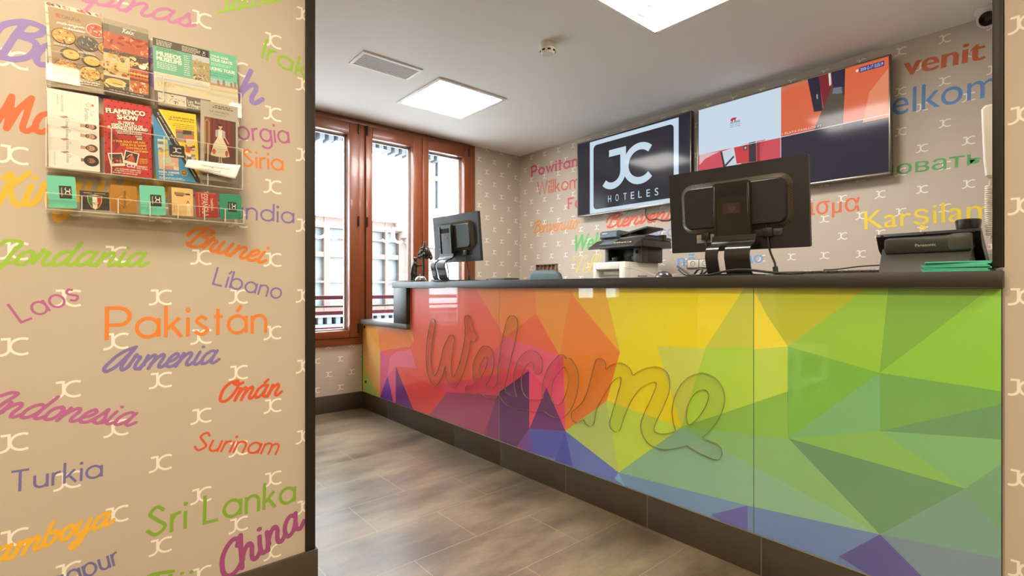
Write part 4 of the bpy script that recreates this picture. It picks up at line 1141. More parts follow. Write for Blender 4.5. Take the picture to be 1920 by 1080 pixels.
def draw_cctv(p, y0, y1, z0, z1):
    S = lambda *pts: [scr(1280 + a / 4, 90 + b / 4) for a, b in pts]
    p.rect(-y1, -y0, z0, z1, sm(40, 36, 54))
    xm = S((736, 295))[0][0]; zm = (S((736, 665))[0][1] + S((1545, 500))[0][1] + S((125, 800))[0][1]) / 3
    p.rect(xm, -y0, zm, z1, sm(222, 104, 66))
    p.poly(S((740, 300), (935, 240), (960, 250), (780, 310), (740, 340)), sm(200, 120, 92))
    p.poly(S((935, 225), (1020, 200), (1052, 470), (985, 480)), sm(38, 34, 56))
    p.poly(S((1015, 190), (1100, 170), (1122, 290), (1055, 450)), sm(128, 34, 42))
    p.poly(S((1110, 160), (1220, 130), (1214, 350), (1202, 600), (985, 612), (1050, 455), (1122, 290)), sm(86, 74, 62))
    p.poly(S((1110, 160), (1218, 140), (1210, 290), (1130, 300), (1118, 240)), sm(44, 38, 64))
    p.poly(S((1130, 300), (1190, 290), (1196, 340), (1122, 345)), sm(112, 122, 130))
    p.poly(S((1092, 185), (1108, 180), (1114, 275), (1100, 285)), sm(226, 220, 220))
    p.poly(S((1210, 140), (1218, 138), (1212, 350), (1204, 352)), sm(28, 24, 32))
    p.poly(S((1003, 350), (1012, 345), (1014, 380), (1006, 384)), sm(190, 180, 170))
    p.poly(S((1545, 150), (1400, 330), (1350, 560), (1545, 520)), sm(230, 140, 100))
    p.rect(-y1, xm, zm, z1, sm(208, 226, 242))
    p.rect(-y1, xm, z0, zm, sm(212, 78, 92))
    p.poly(S((125, 880), (170, 830), (280, 775), (125, 800)), sm(226, 190, 190))
    p.poly(S((285, 780), (385, 745), (445, 880), (310, 900)), sm(206, 218, 232))
    p.poly(S((283, 780), (296, 776), (322, 900), (308, 905)), sm(54, 44, 54))
    p.poly(S((385, 745), (495, 715), (497, 855), (405, 868)), sm(206, 60, 66))
    p.poly(S((495, 712), (548, 700), (552, 850), (497, 855)), sm(56, 48, 60))
    p.poly(S((440, 868), (552, 850), (552, 950), (430, 950)), sm(120, 116, 108))
    p.poly(S((555, 700), (578, 695), (580, 940), (560, 940)), sm(150, 52, 52))
    p.poly(S((578, 695), (620, 685), (590, 800), (580, 850)), sm(196, 70, 84))
    p.poly(S((455, 735), (483, 728), (484, 762), (458, 768)), sm(60, 40, 48))
    p.poly(S((462, 742), (478, 738), (478, 755), (464, 760)), sm(200, 190, 196))
    p.poly(S((312, 880), (384, 805), (386, 820), (318, 895)), sm(70, 60, 66))
    # little standing bear mark and caption
    p.poly(S((356, 555), (362, 535), (372, 525), (390, 522), (403, 519), (404, 527), (396, 534), (398, 548), (392, 549), (386, 538), (376, 542), (378, 552), (368, 554), (366, 546)), sm(190, 40, 60))
    p.text('ALMAS', *S((356, 572))[0], 0.015, sm(60, 80, 100), bold=0.02, width=0.075)
    p.lines(*S((356, 586))[0], 0.11, 2, 0.014, 0.006, sm(160, 170, 190), 3)
    p.rect(xm - 0.002, xm + 0.002, z0, z1, sm(225, 228, 235)); p.rect(-y1, -y0, zm - 0.002, zm + 0.002, sm(225, 228, 235))
    a = S((1325, 152))[0]; b = S((1512, 100))[0]
    zt = S((1512, 92))[0][1]
    p.rect(a[0], b[0], zt - 0.034, zt - 0.002, sm(44, 50, 120))
    p.text('2018-12-17 13:55:19', a[0] + 0.006, zt - 0.028, 0.02, sm(236, 240, 250), bold=0.012, width=b[0] - a[0] - 0.012)
    p.disc(a[0] - 0.012, zt - 0.018, 0.008, sm(240, 220, 210))
    p.text('1 PLATA PASILLO2 F1', xm + 0.01, zm + 0.012, 0.014, sm(240, 225, 215), bold=0.012, width=0.24)
television(2.124, 3.342, 1.765, 2.492, 'television showing the white JC hotel logo on navy', draw_logo)
television(0.818, 2.072, 1.758, 2.484, 'television showing red corridor camera pictures and a pale blue quarter', draw_cctv)
bm = newbm(); c0 = [at(px, py, 'X', XB - 0.01) for px, py in ((1211, 392), (1211, 405), (1219, 413), (1228, 410), (1240, 413), (1256, 412), (1262, 402), (1262, 385))]
tube(bm, c0, 0.004, 6); tag(done('cable', bm, mat('black cable', (26, 24, 22), rough=0.5)), 'thin black cable hanging below the logo television', 'cable')

# ================================================================== THINGS ON AND BEHIND THE COUNTER
M_blk = mat('black plastic', (34, 31, 29), rough=0.42, bump=0.05, bscale=600)
M_blk2 = mat('dark grey plastic', (58, 53, 50), rough=0.4, bump=0.05, bscale=500)
M_shiny = mat('satin black', (42, 38, 34), rough=0.25)
M_cable = mat('black cable', (26, 24, 22), rough=0.5)

def monitor(loc, rotz, w, h, zc, tilt, label, group, badge, neck_w, neck_x):
    """seen from behind: local -y is the back, x to the viewer's right"""
    t = thing('computer_monitor', label, 'monitor', loc, rotz, group)
    Tm = Matrix.Translation((0, 0, zc)) @ Matrix.Rotation(R(tilt), 4, 'X')
    PB = Tm @ Matrix(((1, 0, 0, 0), (0, 0, -1, 0), (0, 1, 0, 0), (0, 0, 0, 1)))     # x right, y up, z toward the viewer (back)
    bm = newbm(); prism(bm, rrect(-w / 2, w / 2, -h / 2, h / 2, 0.006), 0.0, 0.022, M=PB)
    done('housing', bm, M_blk, t)
    bm = newbm(); prism(bm, rrect(-w / 2 + 0.018, w / 2 - 0.018, -h / 2 + 0.02, h / 2 - 0.018, 0.002), -0.0015, 0.0, M=PB)
    done('screen', bm, mat('idle screen', (20, 22, 26), rough=0.15), t)
    bx0, bx1, by0, by1 = -w * 0.40, w * 0.405, -h * 0.27, h * 0.34
    bm = newbm()
    L = []
    for d, z, r in ((0.0, 0.021, 0.05), (0.004, 0.025, 0.048), (0.017, 0.034, 0.034), (0.021, 0.046, 0.032), (0.024, 0.050, 0.030)):
        L.append([(x, y, z) for x, y in rrect(bx0 + d, bx1 - d, by0 + d, by1 - d, r, 8)])
    loft(bm, L, M=PB); hump = done('rear_cover', bm, M_blk, t)
    bm = newbm()
    o = rrect(bx0 + 0.001, bx1 - 0.001, by0 + 0.001, by1 - 0.001, 0.05, 8); i_ = rrect(bx0 + 0.018, bx1 - 0.018, by0 + 0.018, by1 - 0.018, 0.034, 8)
    # walk the outline evenly and set a fin across the bevel every few millimetres
    def walk(P, s):
        P = P + P[:1]; acc = 0.0; Ls = [((Vector(b) - Vector(a)).length) for a, b in zip(P, P[1:])]
        tot = sum(Ls); tgt = s * tot
        for a, b, l in zip(P, P[1:], Ls):
            if acc + l >= tgt: return Vector(a).lerp(Vector(b), (tgt - acc) / max(l, 1e-9))
            acc += l
        return Vector(P[-1])
    nf = int(2 * (bx1 - bx0 + by1 - by0) / 0.0075)
    for k in range(nf):
        a = walk(o, k / nf); b = walk(i_, k / nf); d = (b - a).normalized(); s = Vector((-d.y, d.x)) * 0.0013
        q = [bm.verts.new(PB @ Vector((p.x, p.y, z))) for p, z in ((a - s, 0.026), (a + s, 0.026), (b + s, 0.041), (b - s, 0.041))]
        q2 = [bm.verts.new(PB @ Vector((p.x, p.y, z))) for p, z in ((a - s, 0.022), (a + s, 0.022), (b + s, 0.034), (b - s, 0.034))]
        bm.faces.new(q)
        for m in range(4): bm.faces.new((q2[m], q2[(m + 1) % 4], q[(m + 1) % 4], q[m]))
    done('vent_fins', bm, mat('vent fin', (104, 94, 80), rough=0.3), hump)
    bm = newbm(); box(bm, w * 0.13, w * 0.33, by0 - 0.03, by0 - 0.002, 0.02, 0.026, 0.002, M=PB)
    for k in range(5): cone(bm, PB @ Vector((w * (0.16 + 0.035 * k), by0 - 0.016, 0.024)), PB @ Vector((w * (0.16 + 0.035 * k), by0 - 0.016, 0.030)), 0.004, n=10)
    done('port_strip', bm, M_blk2, t)
    bm = newbm()
    box(bm, w * 0.20, w * 0.27, by0 - 0.032, by0 + 0.004, 0.024, 0.044, 0.003, M=PB)
    done('plug', bm, M_blk, t); bm = newbm()
    box(bm, -w * 0.24, -w * 0.18, by0 - 0.03, by0 + 0.002, 0.024, 0.044, 0.003, M=PB)
    done('plug', bm, M_blk, t)
    p = Print(PB, 0.0225); p.rect(-w * 0.29, -w * 0.155, by0 - 0.042, by0 - 0.006, (196, 180, 164)); p.lines(-w * 0.28, by0 - 0.016, w * 0.11, 4, 0.007, 0.002, (90, 80, 70), 4); p.done('rating_label', t, 'pale rating label')
    # stand: neck plate, rolled foot with a slot, base plate
    nx0, nx1 = neck_x - neck_w / 2, neck_x + neck_w / 2
    top = h * 0.30; bot = -h / 2 + 0.045
    bm = newbm(); prism(bm, rrect(nx0, nx1, bot - 0.01, top, 0.012), 0.048, 0.066, M=PB)
    for a in ((nx0, nx0 + 0.012, bot, top - 0.01), (nx1 - 0.012, nx1, bot, top - 0.01)): box(bm, a[0], a[1], a[2], a[3], 0.06, 0.072, 0.004, M=PB)
    neck = done('stand_neck', bm, M_shiny, t)
    bm = newbm(); box(bm, nx0 + neck_w * 0.14, nx1 - neck_w * 0.14, top - 0.058, top - 0.026, 0.0655, 0.0672, 0.0, M=PB); done('cable_slot', bm, mat('slot black', (20, 18, 16), rough=0.8), neck)
    p = Print(PB, 0.0668)
    badge(p, neck_x, h * 0.055, neck_w)
    p.done('maker_badge', neck, 'maker badge')
    # side profile of the foot in (back, up): from the neck down in an S to the base
    ang = R(tilt)
    zn = zc + (bot) * math.cos(ang) ; yb = 0.06
    prof = [(0.058, zn + 0.01), (0.062, zn - 0.012), (0.078, zn - 0.030), (0.106, zn - 0.040), (0.128, zn - 0.054), (0.136, zn - 0.078), (0.128, zn - 0.102), (0.105, 0.014), (0.06, 0.010)]
    prof = [tuple(q[:2]) for q in spline([(a, b, 0) for a, b in prof], 5)]
    def roll(x0, x1, th=0.008):
        rings = []
        for k, (a, b) in enumerate(prof):
            c0 = Vector(prof[max(k - 1, 0)]); c1 = Vector(prof[min(k + 1, len(prof) - 1)]); d = (c1 - c0).normalized(); n = Vector((d.y, -d.x)) * th
            rings.append([(x0, -a, b), (x1, -a, b), (x1, -a - n.x * -1, b + n.y * 1) if False else (x1, -(a - n.x), b - n.y), (x0, -(a - n.x), b - n.y)])
        loft(bm, rings)
    bm = newbm(); gap = neck_w * 0.09; gx = neck_x - neck_w * 0.10
    roll(nx0 - neck_w * 0.03, gx - gap); roll(gx + gap, nx1 + neck_w * 0.14)
    n0 = len(prof); full = prof; prof = full[:16]; roll(gx - gap - 0.001, gx + gap + 0.001); prof = full
    done('stand_foot', bm, M_shiny, t)
    bm = newbm(); prism(bm, rrect(neck_x - neck_w * 0.62, neck_x + neck_w * 0.62, -0.145, 0.10, 0.03), 0.0, 0.010); done('base_plate', bm, M_blk, t)
    # leads from the plugs down to the counter
    for k, (cx, ex, ey) in enumerate(((w * 0.235, w * 0.28, -0.02), (-w * 0.21, -w * 0.17, -0.02))):
        a = PB @ Vector((cx, by0 - 0.032, 0.034))
        bm = newbm(); tube(bm, [a, a + Vector((0.004, -0.004, -0.03)), a + Vector((0.012, 0.002, -0.07)), (ex + 0.002, ey, 0.05), (ex + 0.006, ey, 0.012), (ex + 0.03, ey + 0.05, 0.0052), (ex + 0.08, ey + 0.12, 0.0052)], 0.0042, 8)
        if k == 0: cone(bm, (ex + 0.002, ey, 0.038), (ex + 0.006, ey, 0.010), 0.010, n=12)
        done('lead', bm, M_cable, t)
    return t

def badge_square(p, x, y, w):
    s = w * 0.215
    y -= 0.022; s *= 1.08; p.rect(x - s, x + s, y - 0.02, y + 0.022, (66, 22, 20))
    p.disc(x, y + 0.001, 0.018, (56, 44, 38)); p.text('hp', x, y - 0.006, 0.020, (98, 80, 70), slant=0.25, align='c', bold=0.01)
def badge_round(p, x, y, w):
    p.disc(x, y, 0.016, (120, 114, 108), n=28); p.disc(x, y, 0.0145, (70, 64, 60), n=28); p.text('hp', x, y - 0.006, 0.017, (140, 134, 128), slant=0.25, align='c', bold=0.01)

GRP = 'computer monitors seen from behind on the counter'
monitor((2.105, 1.000, COUNTER_Z), R(-83.6), 0.560, 0.354, 0.290, 6.0, 'large black computer monitor seen from behind in front of the televisions', GRP, badge_square, 0.148, 0.006)
monitor((2.012, 2.92, COUNTER_Z), R(-86.6), 0.505, 0.330, 0.300, 5.0, 'smaller dark grey computer monitor seen from behind beside the window', GRP, badge_round, 0.135, -0.055)

# desk telephone, seen from behind
ph = thing('desk_telephone', 'black desk telephone seen from behind at the right end of the counter', 'telephone', (2.10, 0.368, COUNTER_Z))
def XZ(bm, prof, y0, y1, mi=0):
    """side profile (x, z) drawn out along y"""
    prism(bm, prof, y0, y1, mi, M=Matrix(((1, 0, 0, 0), (0, 0, 1, 0), (0, 1, 0, 0), (0, 0, 0, 1))))
bm = newbm(); XZ(bm, [(-0.012, 0.128), (-0.004, 0.137), (0.010, 0.137), (0.20, 0.035), (0.20, 0.012), (0.165, 0.010), (0.02, 0.085)], -0.133, 0.133); done('body', bm, M_blk, ph)
bm = newbm(); box(bm, -0.028, 0.03, -0.118, 0.105, 0.070, 0.122, 0.010, M=Matrix.Translation((0, 0, 0)) @ Matrix.Rotation(R(-8), 4, 'Y')); rear = done('rear_panel', bm, M_blk2, ph)
p = Print(Matrix.Rotation(R(-8), 4, 'Y') @ PLANE_X(-0.028), 0.0004); p.text('Panasonic', -0.02, 0.092, 0.0085, (222, 214, 200), bold=0.02, width=0.052); p.done('maker_name', rear, 'small white maker name')
bm = newbm(); box(bm, -0.034, 0.02, -0.118, -0.058, 0.074, 0.126, 0.012, M=Matrix.Rotation(R(-8), 4, 'Y')); done('handset_rest', bm, mat('warm grey plastic', (84, 76, 66), rough=0.4), ph)
bm = newbm(); XZ(bm, [(-0.018, 0.085), (-0.060, 0.006), (-0.060, 0.0), (0.12, 0.0), (0.12, 0.008), (0.02, 0.085)], -0.112, 0.114); done('stand', bm, M_blk2, ph)
for y in (0.115, 0.0, -0.118):
    bm = newbm(); cone(bm, (-0.016, y, 0.129), (-0.008, y, 0.129), 0.004, n=10); done('screw', bm, M_shiny, ph)
hs = newbm(); lathe(hs, [(0, 0.0), (0.026, 0.0), (0.029, 0.010), (0.0315, 0.030), (0.032, 0.040), (0.029, 0.043), (0, 0.043)], n=28, M=Matrix.Translation((0.045, -0.098, 0.128)))
loft(hs, [[(0.045 + dx + ax, -0.098 + dy, z) for ax, dy in ((-0.012, -0.02), (0.012, -0.02), (0.012, 0.02), (-0.012, 0.02))] for dx, z in ((0.0, 0.132), (0.05, 0.112), (0.12, 0.078), (0.17, 0.05))])
done('handset', hs, M_shiny, ph)
bm = newbm(); tube(bm, [at(px, py, 'X', xx) for px, py, xx in ((1652, 497, 2.06), (1620, 499, 2.05), (1600, 501, 2.04), (1570, 505, 2.02), (1545, 506, 2.05))], 0.0025, 6)
tag(done('telephone_cable', bm, M_cable), 'thin dark telephone cable lying left of the desk telephone', 'cable')

# stack of mint booklets
random.seed(4)
for k in range(7):
    M = Matrix.Rotation(R(random.uniform(-5, 5)), 4, 'Z')
    bm = newbm(); box(bm, -0.05, 0.05, -0.074, 0.074, 0, 0.0042, 0.0006, 0, M); box(bm, -0.049, 0.0505, -0.073, 0.0733, 0.0009, 0.0033, 0, 1, M)
    b = done('booklet', bm, [mat('mint card', (72, 178, 146), rough=0.4), mat('mint paper edge', (150, 205, 182), rough=0.7)], None, (1.962 + 0.002 * (k % 3), 0.268 + 0.003 * math.sin(k * 2.0), COUNTER_Z + 0.0043 * k))
    names = ('bottom mint green booklet of the stack before the telephone', 'second mint green booklet from the bottom of the telephone stack', 'third mint green booklet from the bottom of the telephone stack', 'middle mint green booklet of the stack before the telephone', 'third mint green booklet from the top of the telephone stack', 'second mint green booklet from the top of the telephone stack', 'topmost mint green booklet of the stack before the telephone')
    tag(b, names[k], 'booklet', 'mint booklets stacked by the telephone')

# white handset on the wall behind the pier, with its coiled cord
ic = thing('intercom_handset', 'white wall intercom handset half hidden by the dark pier trim', 'intercom', (2.13, 0.165, 1.52))
bm = newbm(); box(bm, -0.035, 0.035, 0.0, 0.030, -0.115, 0.115, 0.008); done('wall_base', bm, mat('intercom white', (226, 218, 204), rough=0.35), ic)
bm = newbm(); L = []
for z, wx, y0, y1 in ((-0.112, 0.020, 0.034, 0.056), (-0.105, 0.026, 0.03, 0.062), (-0.06, 0.027, 0.03, 0.066), (0.06, 0.028, 0.03, 0.070), (0.10, 0.027, 0.03, 0.071), (0.111, 0.020, 0.034, 0.064)):
    L.append([(x, y, z) for x, y in rrect(-wx, wx, y0, y1, 0.009, 4)])
loft(bm, L); done('handset', bm, MATS['intercom white'], ic)
bm = newbm(); pts = []
for k in range(24 * 14):
    s = k / (24 * 14 - 1); a = k / 14 * 2 * math.pi
    cx = -0.004 + 0.006 * math.sin(s * 3.2); cy = 0.054 + 0.010 * s - 0.012 * s * s; cz = -0.135 - 0.155 * s
    pts.append((cx + 0.008 * math.cos(a), cy + 0.008 * math.sin(a), cz))
tube(bm, [(0, 0.05, -0.108), (0, 0.052, -0.122)] + pts + [(0.0, 0.05, -0.30), (0.01, 0.04, -0.34), (0.02, 0.03, -0.38)], 0.0026, 6, smooth=0)
done('coiled_cord', bm, MATS['intercom white'], ic)

# paper block behind the telephone
bm = newbm(); box(bm, -0.05, 0.05, -0.03, 0.03, 0, 0.085, 0.002)
for k in range(3): box(bm, -0.0508, -0.0498, -0.0302, 0.0302, 0.02 + 0.022 * k, 0.0212 + 0.022 * k, 0, 1)
tag(done('paper_block', bm, [mat('white paper', (226, 222, 214), rough=0.7), mat('paper line', (150, 140, 130), rough=0.7)], None, (2.375, 0.245, COUNTER_Z)), 'white paper block beside the dark pier trim behind the telephone', 'paper')

# computer mouse, keyboards, papers
def ellipsoid_mouse(bm):
    L = []
    for s in range(9):
        a = s / 8 * math.pi; x = -0.056 * math.cos(a); w = 0.032 * max(math.sin(a), 0.02) ** 0.6; h = 0.034 * max(math.sin(a * 0.9 + 0.15), 0.03) ** 0.8
        L.append([(x, w * math.cos(R(t)), max(0.0, h * math.sin(R(t)))) for t in range(0, 181, 15)])
    loft(bm, L)
ms = thing('computer_mouse', 'black computer mouse on the counter left of the large monitor', 'mouse', (2.12, 1.355, COUNTER_Z), R(60))
bm = newbm(); ellipsoid_mouse(bm); done('shell', bm, mat('mouse plastic', (52, 48, 48), rough=0.2), ms)
bm = newbm(); cone(bm, (0.03, -0.003, 0.030), (0.03, 0.003, 0.030), 0.008, n=16); done('wheel', bm, mat('wheel grey', (120, 116, 112), rough=0.3), ms)
bm = newbm(); tube(bm, [(0.054, 0, 0.012), (0.10, 0.01, 0.02), (0.17, 0.05, 0.045), (0.24, 0.10, 0.06)], 0.002, 6); done('mouse_lead', bm, mat('pale lead', (170, 160, 145), rough=0.5), ms)

for pts, lab in ((((1270, 0.050, 2.06), (1277, 0.038, 2.03), (1288, 0.018, 1.99), (1300, 0.006, 1.94), (1330, 0.006, 1.925), (1365, 0.020, 1.925), (1402, 0.022, 1.925), (1440, 0.012, 1.93), (1480, 0.006, 1.96), (1505, 0.006, 2.0)), 'black cable running along the counter under the large monitor'),
                 (((1272, 0.042, 2.16), (1284, 0.016, 2.15), (1298, 0.010, 2.13), (1310, 0.038, 2.12), (1317, 0.034, 2.10), (1312, 0.010, 2.07), (1300, 0.006, 2.05), (1288, 0.006, 2.05)), 'black cable loop in front of the wall sockets'),
                 (((1336, 0.050, 2.27), (1326, 0.034, 2.26), (1315, 0.014, 2.25), (1300, 0.006, 2.24), (1280, 0.006, 2.24)), 'black cable end looping beside the monitor foot')):
    bm = newbm(); tube(bm, [(c, at(a, 510, 'X', c).y, COUNTER_Z + b) for a, b, c in pts], 0.0045, 8); tag(done('cable', bm, M_cable), lab, 'cable', 'cables around the large monitor')

def keyboard(loc, rot, label, n=15):
    t = thing('keyboard', label, 'keyboard', loc, rot, 'black keyboards on the counter')
    bm = newbm(); box(bm, -0.22, -0.22 + n * 0.0294, -0.075, 0.075, 0, 0.014, 0.004); done('base', bm, M_blk, t)
    bm = newbm()
    for r_ in range(5):
        for c in range(n):
            box(bm, -0.212 + c * 0.0284, -0.212 + c * 0.0284 + 0.024, -0.068 + r_ * 0.0274, -0.068 + r_ * 0.0274 + 0.023, 0.014, 0.024 if r_ < 4 else 0.021, 0.0015)
    k = done('keys', bm, M_blk2, t); k['kind'] = 'stuff'
keyboard((2.36, 0.70, COUNTER_Z), R(91), 'black keyboard behind the foot of the large monitor')
keyboard((2.34, 2.93, COUNTER_Z), R(88), 'black keyboard right of the smaller monitor', 8)
bm = newbm(); box(bm, -0.11, 0.11, -0.15, 0.15, 0, 0.010, 0.001, 0); box(bm, -0.108, 0.111, -0.148, 0.1505, 0.002, 0.008, 0, 1)
tag(done('folder', bm, [mat('green card', (74, 138, 106), rough=0.5), mat('folder paper', (180, 205, 188), rough=0.7)], None, (2.245, 3.12, COUNTER_Z), (0, 0, R(2))), 'green folder lying between the smaller monitor and its keyboard', 'folder')
bm = newbm(); box(bm, -0.08, 0.08, -0.11, 0.11, 0, 0.016, 0.001, 0)
tag(done('card_stack', bm, mat('pale green card', (150, 184, 158), rough=0.5), None, (2.37, 1.06, COUNTER_Z), (0, 0, R(4))), 'pale green card stack behind the foot of the large monitor', 'cards')
bm = newbm(); box(bm, -0.06, 0.06, -0.075, 0.075, 0, 0.012, 0.001, 0); box(bm, -0.0604, 0.0604, -0.0754, 0.0754, 0.003, 0.006, 0, 1)
tag(done('note_pad', bm, [mat('pale pad', (196, 204, 180), rough=0.7), mat('pad edge', (226, 226, 216), rough=0.8)], None, (1.965, 3.545, COUNTER_Z), (0, 0, R(3))), 'pale note pad at the left end of the counter top', 'note pad')

# dark statuette: a bear reaching up a small tree
st = thing('statuette', 'dark statuette of a bear reaching up a tree at the counter end', 'statuette', (2.02, 3.44, COUNTER_Z), YAW)
M_bronze = mat('dark bronze', (44, 34, 30), rough=0.38, metal=0.25)
def remesh(o, v):
    m = o.modifiers.new('r', 'REMESH'); m.mode = 'VOXEL'; m.voxel_size = v; m.use_smooth_shade = True
    s = o.modifiers.new('s', 'SMOOTH'); s.factor = 0.5; s.iterations = 4
def sx(px, py): return ((px - 340) / 2590.0, (1022 - py) / 2590.0)
def tb(bm, pts, rs, dy=0.0):
    P = [Vector((sx(a, b)[0], dy if len(q) < 3 else q[2], sx(a, b)[1])) for q in pts for a, b in [q[:2]]]
    N = 14
    for (a, b), (ra, rb) in zip(zip(P, P[1:]), zip(rs, rs[1:])):
        for k in range(N + 1): ball(bm, a.lerp(b, k / N), ra + (rb - ra) * k / N, u=12, v=8)
bm = newbm()
tb(bm, [(170, 960, 0), (190, 850, 0), (205, 740, 0), (225, 650, 0)], (0.016, 0.030, 0.025, 0.019))        # back and belly
tb(bm, [(225, 650, 0), (228, 600, 0), (222, 560, 0)], (0.017, 0.014, 0.015))
tb(bm, [(222, 560, 0), (262, 545, 0)], (0.012, 0.006))                                              # muzzle to the tree
for s in (-1, 1):
    ball(bm, (sx(200, 545)[0], s * 0.011, sx(200, 545)[1]), 0.0055)
    tb(bm, [(235, 660, 0.014 * s), (285, 700, 0.014 * s), (355, 690, 0.008 * s)], (0.012, 0.0085, 0.006))
    tb(bm, [(190, 850, 0.012 * s), (235, 880, 0.016 * s), (215, 985, 0.016 * s)], (0.019, 0.014, 0.009)); tb(bm, [(215, 990, 0.016 * s), (255, 992, 0.016 * s)], (0.007, 0.006))
tb(bm, [(160, 960, 0), (130, 985, 0)], (0.012, 0.006))
remesh(done('bear', bm, M_bronze, st), 0.0028)
bm = newbm()
tb(bm, [(385, 1000, 0), (395, 800, 0), (392, 540, 0)], (0.011, 0.0085, 0.009))
tb(bm, [(395, 760, 0), (440, 700, 0.01)], (0.004, 0.002)); tb(bm, [(395, 800, 0), (455, 730, -0.01)], (0.004, 0.002))
random.seed(2)
for k in range(46):
    a = random.uniform(0, 6.28); rr = random.uniform(0, 1) ** 0.5; hz = random.uniform(0, 1)
    w = 0.058 * (1 - 0.72 * hz)
    ball(bm, (sx(405, 0)[0] + rr * w * math.cos(a), rr * w * math.sin(a) * 0.8, sx(0, 545)[1] + 0.075 * hz), random.uniform(0.010, 0.016), u=10, v=8)
tb(bm, [(405, 420, 0), (420, 300, 0), (412, 215, 0)], (0.024, 0.015, 0.007)); tb(bm, [(470, 330, 0), (540, 480, 0), (568, 540, 0)], (0.009, 0.011, 0.006))
remesh(done('tree', bm, M_bronze, st), 0.0032)
bm = newbm(); prism(bm, rrect(-0.088, 0.05, -0.035, 0.035, 0.02), 0.0, 0.006); done('plinth', bm, M_bronze, st)

bl_ = thing('service_bell', 'chrome service bell beside the dark statuette', 'bell', (1.955, 3.335, COUNTER_Z))
M_chrome = mat('chrome', (215, 205, 195), rough=0.12, metal=1.0)
bm = newbm(); lathe(bm, [(0, 0), (0.046, 0), (0.048, 0.004), (0.040, 0.008), (0, 0.008)]); done('base', bm, mat('bell base', (50, 42, 36), rough=0.35, metal=0.6), bl_)
bm = newbm(); lathe(bm, [(0.041, 0.010), (0.042, 0.013), (0.039, 0.024), (0.031, 0.035), (0.018, 0.042), (0, 0.044)]); done('dome', bm, M_chrome, bl_)
bm = newbm(); lathe(bm, [(0, 0.043), (0.004, 0.043), (0.004, 0.050), (0.007, 0.053), (0.006, 0.057), (0, 0.058)], n=16); done('button', bm, M_chrome, bl_)

# ================================================================== BEHIND THE COUNTER
M_cab = mat('white cabinet', (214, 208, 198), rough=0.5)
cb = thing('back_cabinet', 'white low cabinet behind the counter carrying the two printers', 'cabinet', (3.4, 2.42, 0))
bm = newbm(); box(bm, -0.42, 0.40, -0.42, 0.42, 0.06, 1.02, 0.003); done('body', bm, M_cab, cb)
bm = newbm(); box(bm, -0.44, 0.405, -0.44, 0.44, 1.02, 1.05, 0.003); done('top', bm, M_top, cb)
for y in (-0.21, 0.21):
    bm = newbm(); box(bm, -0.438, -0.4205, y - 0.205, y + 0.205, 0.08, 1.01, 0.002); d = done('door', bm, M_cab, cb)
    bm = newbm(); box(bm, -0.452, -0.438, y + 0.17, y + 0.185, 0.70, 0.85, 0.003); done('handle', bm, M_chrome, d)
bm = newbm(); box(bm, -0.38, 0.38, -0.41, 0.41, 0.0, 0.06); done('toe_kick', bm, M_blk, cb)

M_pw = mat('printer white', (222, 216, 204), rough=0.42)
M_pg = mat('printer grey', (176, 172, 164), rough=0.45)
wp = thing('printer', 'white laser printer with open paper tray under the black copier', 'printer', (3.1, 2.465, 1.05))
bm = newbm(); box(bm, 0.0, 0.443, -0.155, 0.155, 0.0, 0.045, 0.004); box(bm, 0.07, 0.443, -0.155, 0.155, 0.045, 0.22, 0.006); box(bm, 0, 0.07, -0.155, -0.10, 0.045, 0.22, 0.006); box(bm, 0, 0.07, 0.125, 0.155, 0.045, 0.22, 0.006); box(bm, 0, 0.07, -0.10, 0.125, 0.165, 0.22, 0.006)
bdy = done('body', bm, M_pw, wp)
bm = newbm(); box(bm, 0.062, 0.072, -0.10, 0.125, 0.05, 0.165, 0.0); box(bm, 0.04, 0.062, -0.07, 0.08, 0.12, 0.15, 0.004); done('output_slot', bm, M_pg, wp)
bm = newbm(); box(bm, -0.16, 0.02, -0.10, 0.13, 0.055, 0.064, 0.003, M=Matrix.Rotation(R(8), 4, 'Y')); box(bm, -0.162, 0.02, 0.118, 0.13, 0.06, 0.085, 0.003, M=Matrix.Rotation(R(8), 4, 'Y')); box(bm, -0.13, 0.0, -0.05, 0.06, 0.064, 0.080, 0.004, M=Matrix.Rotation(R(8), 4, 'Y')); done('paper_tray', bm, M_pg, wp)
bm = newbm()
for k in range(8): box(bm, 0.16 + k * 0.016, 0.170 + k * 0.016, -0.1562, -0.1545, 0.105, 0.118, 0.0)
done('side_vent', bm, mat('vent dark', (110, 100, 88), rough=0.7), bdy)

M_mf = mat('copier charcoal', (46, 42, 39), rough=0.38)
M_mg = mat('copier blue grey', (86, 96, 104), rough=0.35)
mf = thing('copier', 'black multifunction copier with raised document feeder on top of the white printer', 'printer', (3.25, 2.448, 1.27))
bm = newbm()
box(bm, 0.10, 0.30, -0.17, 0.17, 0.0, 0.115, 0.005); box(bm, 0.0, 0.10, -0.17, -0.11, 0.0, 0.115, 0.005); box(bm, 0.0, 0.10, 0.135, 0.17, 0.0, 0.115, 0.005); box(bm, 0.0, 0.10, -0.11, 0.135, 0.0, 0.02, 0.003)
body = done('body', bm, M_mf, mf)
bm = newbm(); box(bm, -0.004, 0.02, -0.171, -0.108, 0.001, 0.11, 0.004); box(bm, 0.0, 0.03, -0.11, -0.085, 0.005, 0.045, 0.003); done('front_column', bm, mat('copier mid grey', (92, 86, 82), rough=0.4), body)
bm = newbm(); box(bm, -0.004, 0.02, 0.135, 0.171, 0.001, 0.11, 0.004); done('front_column', bm, MATS['copier mid grey'], body)
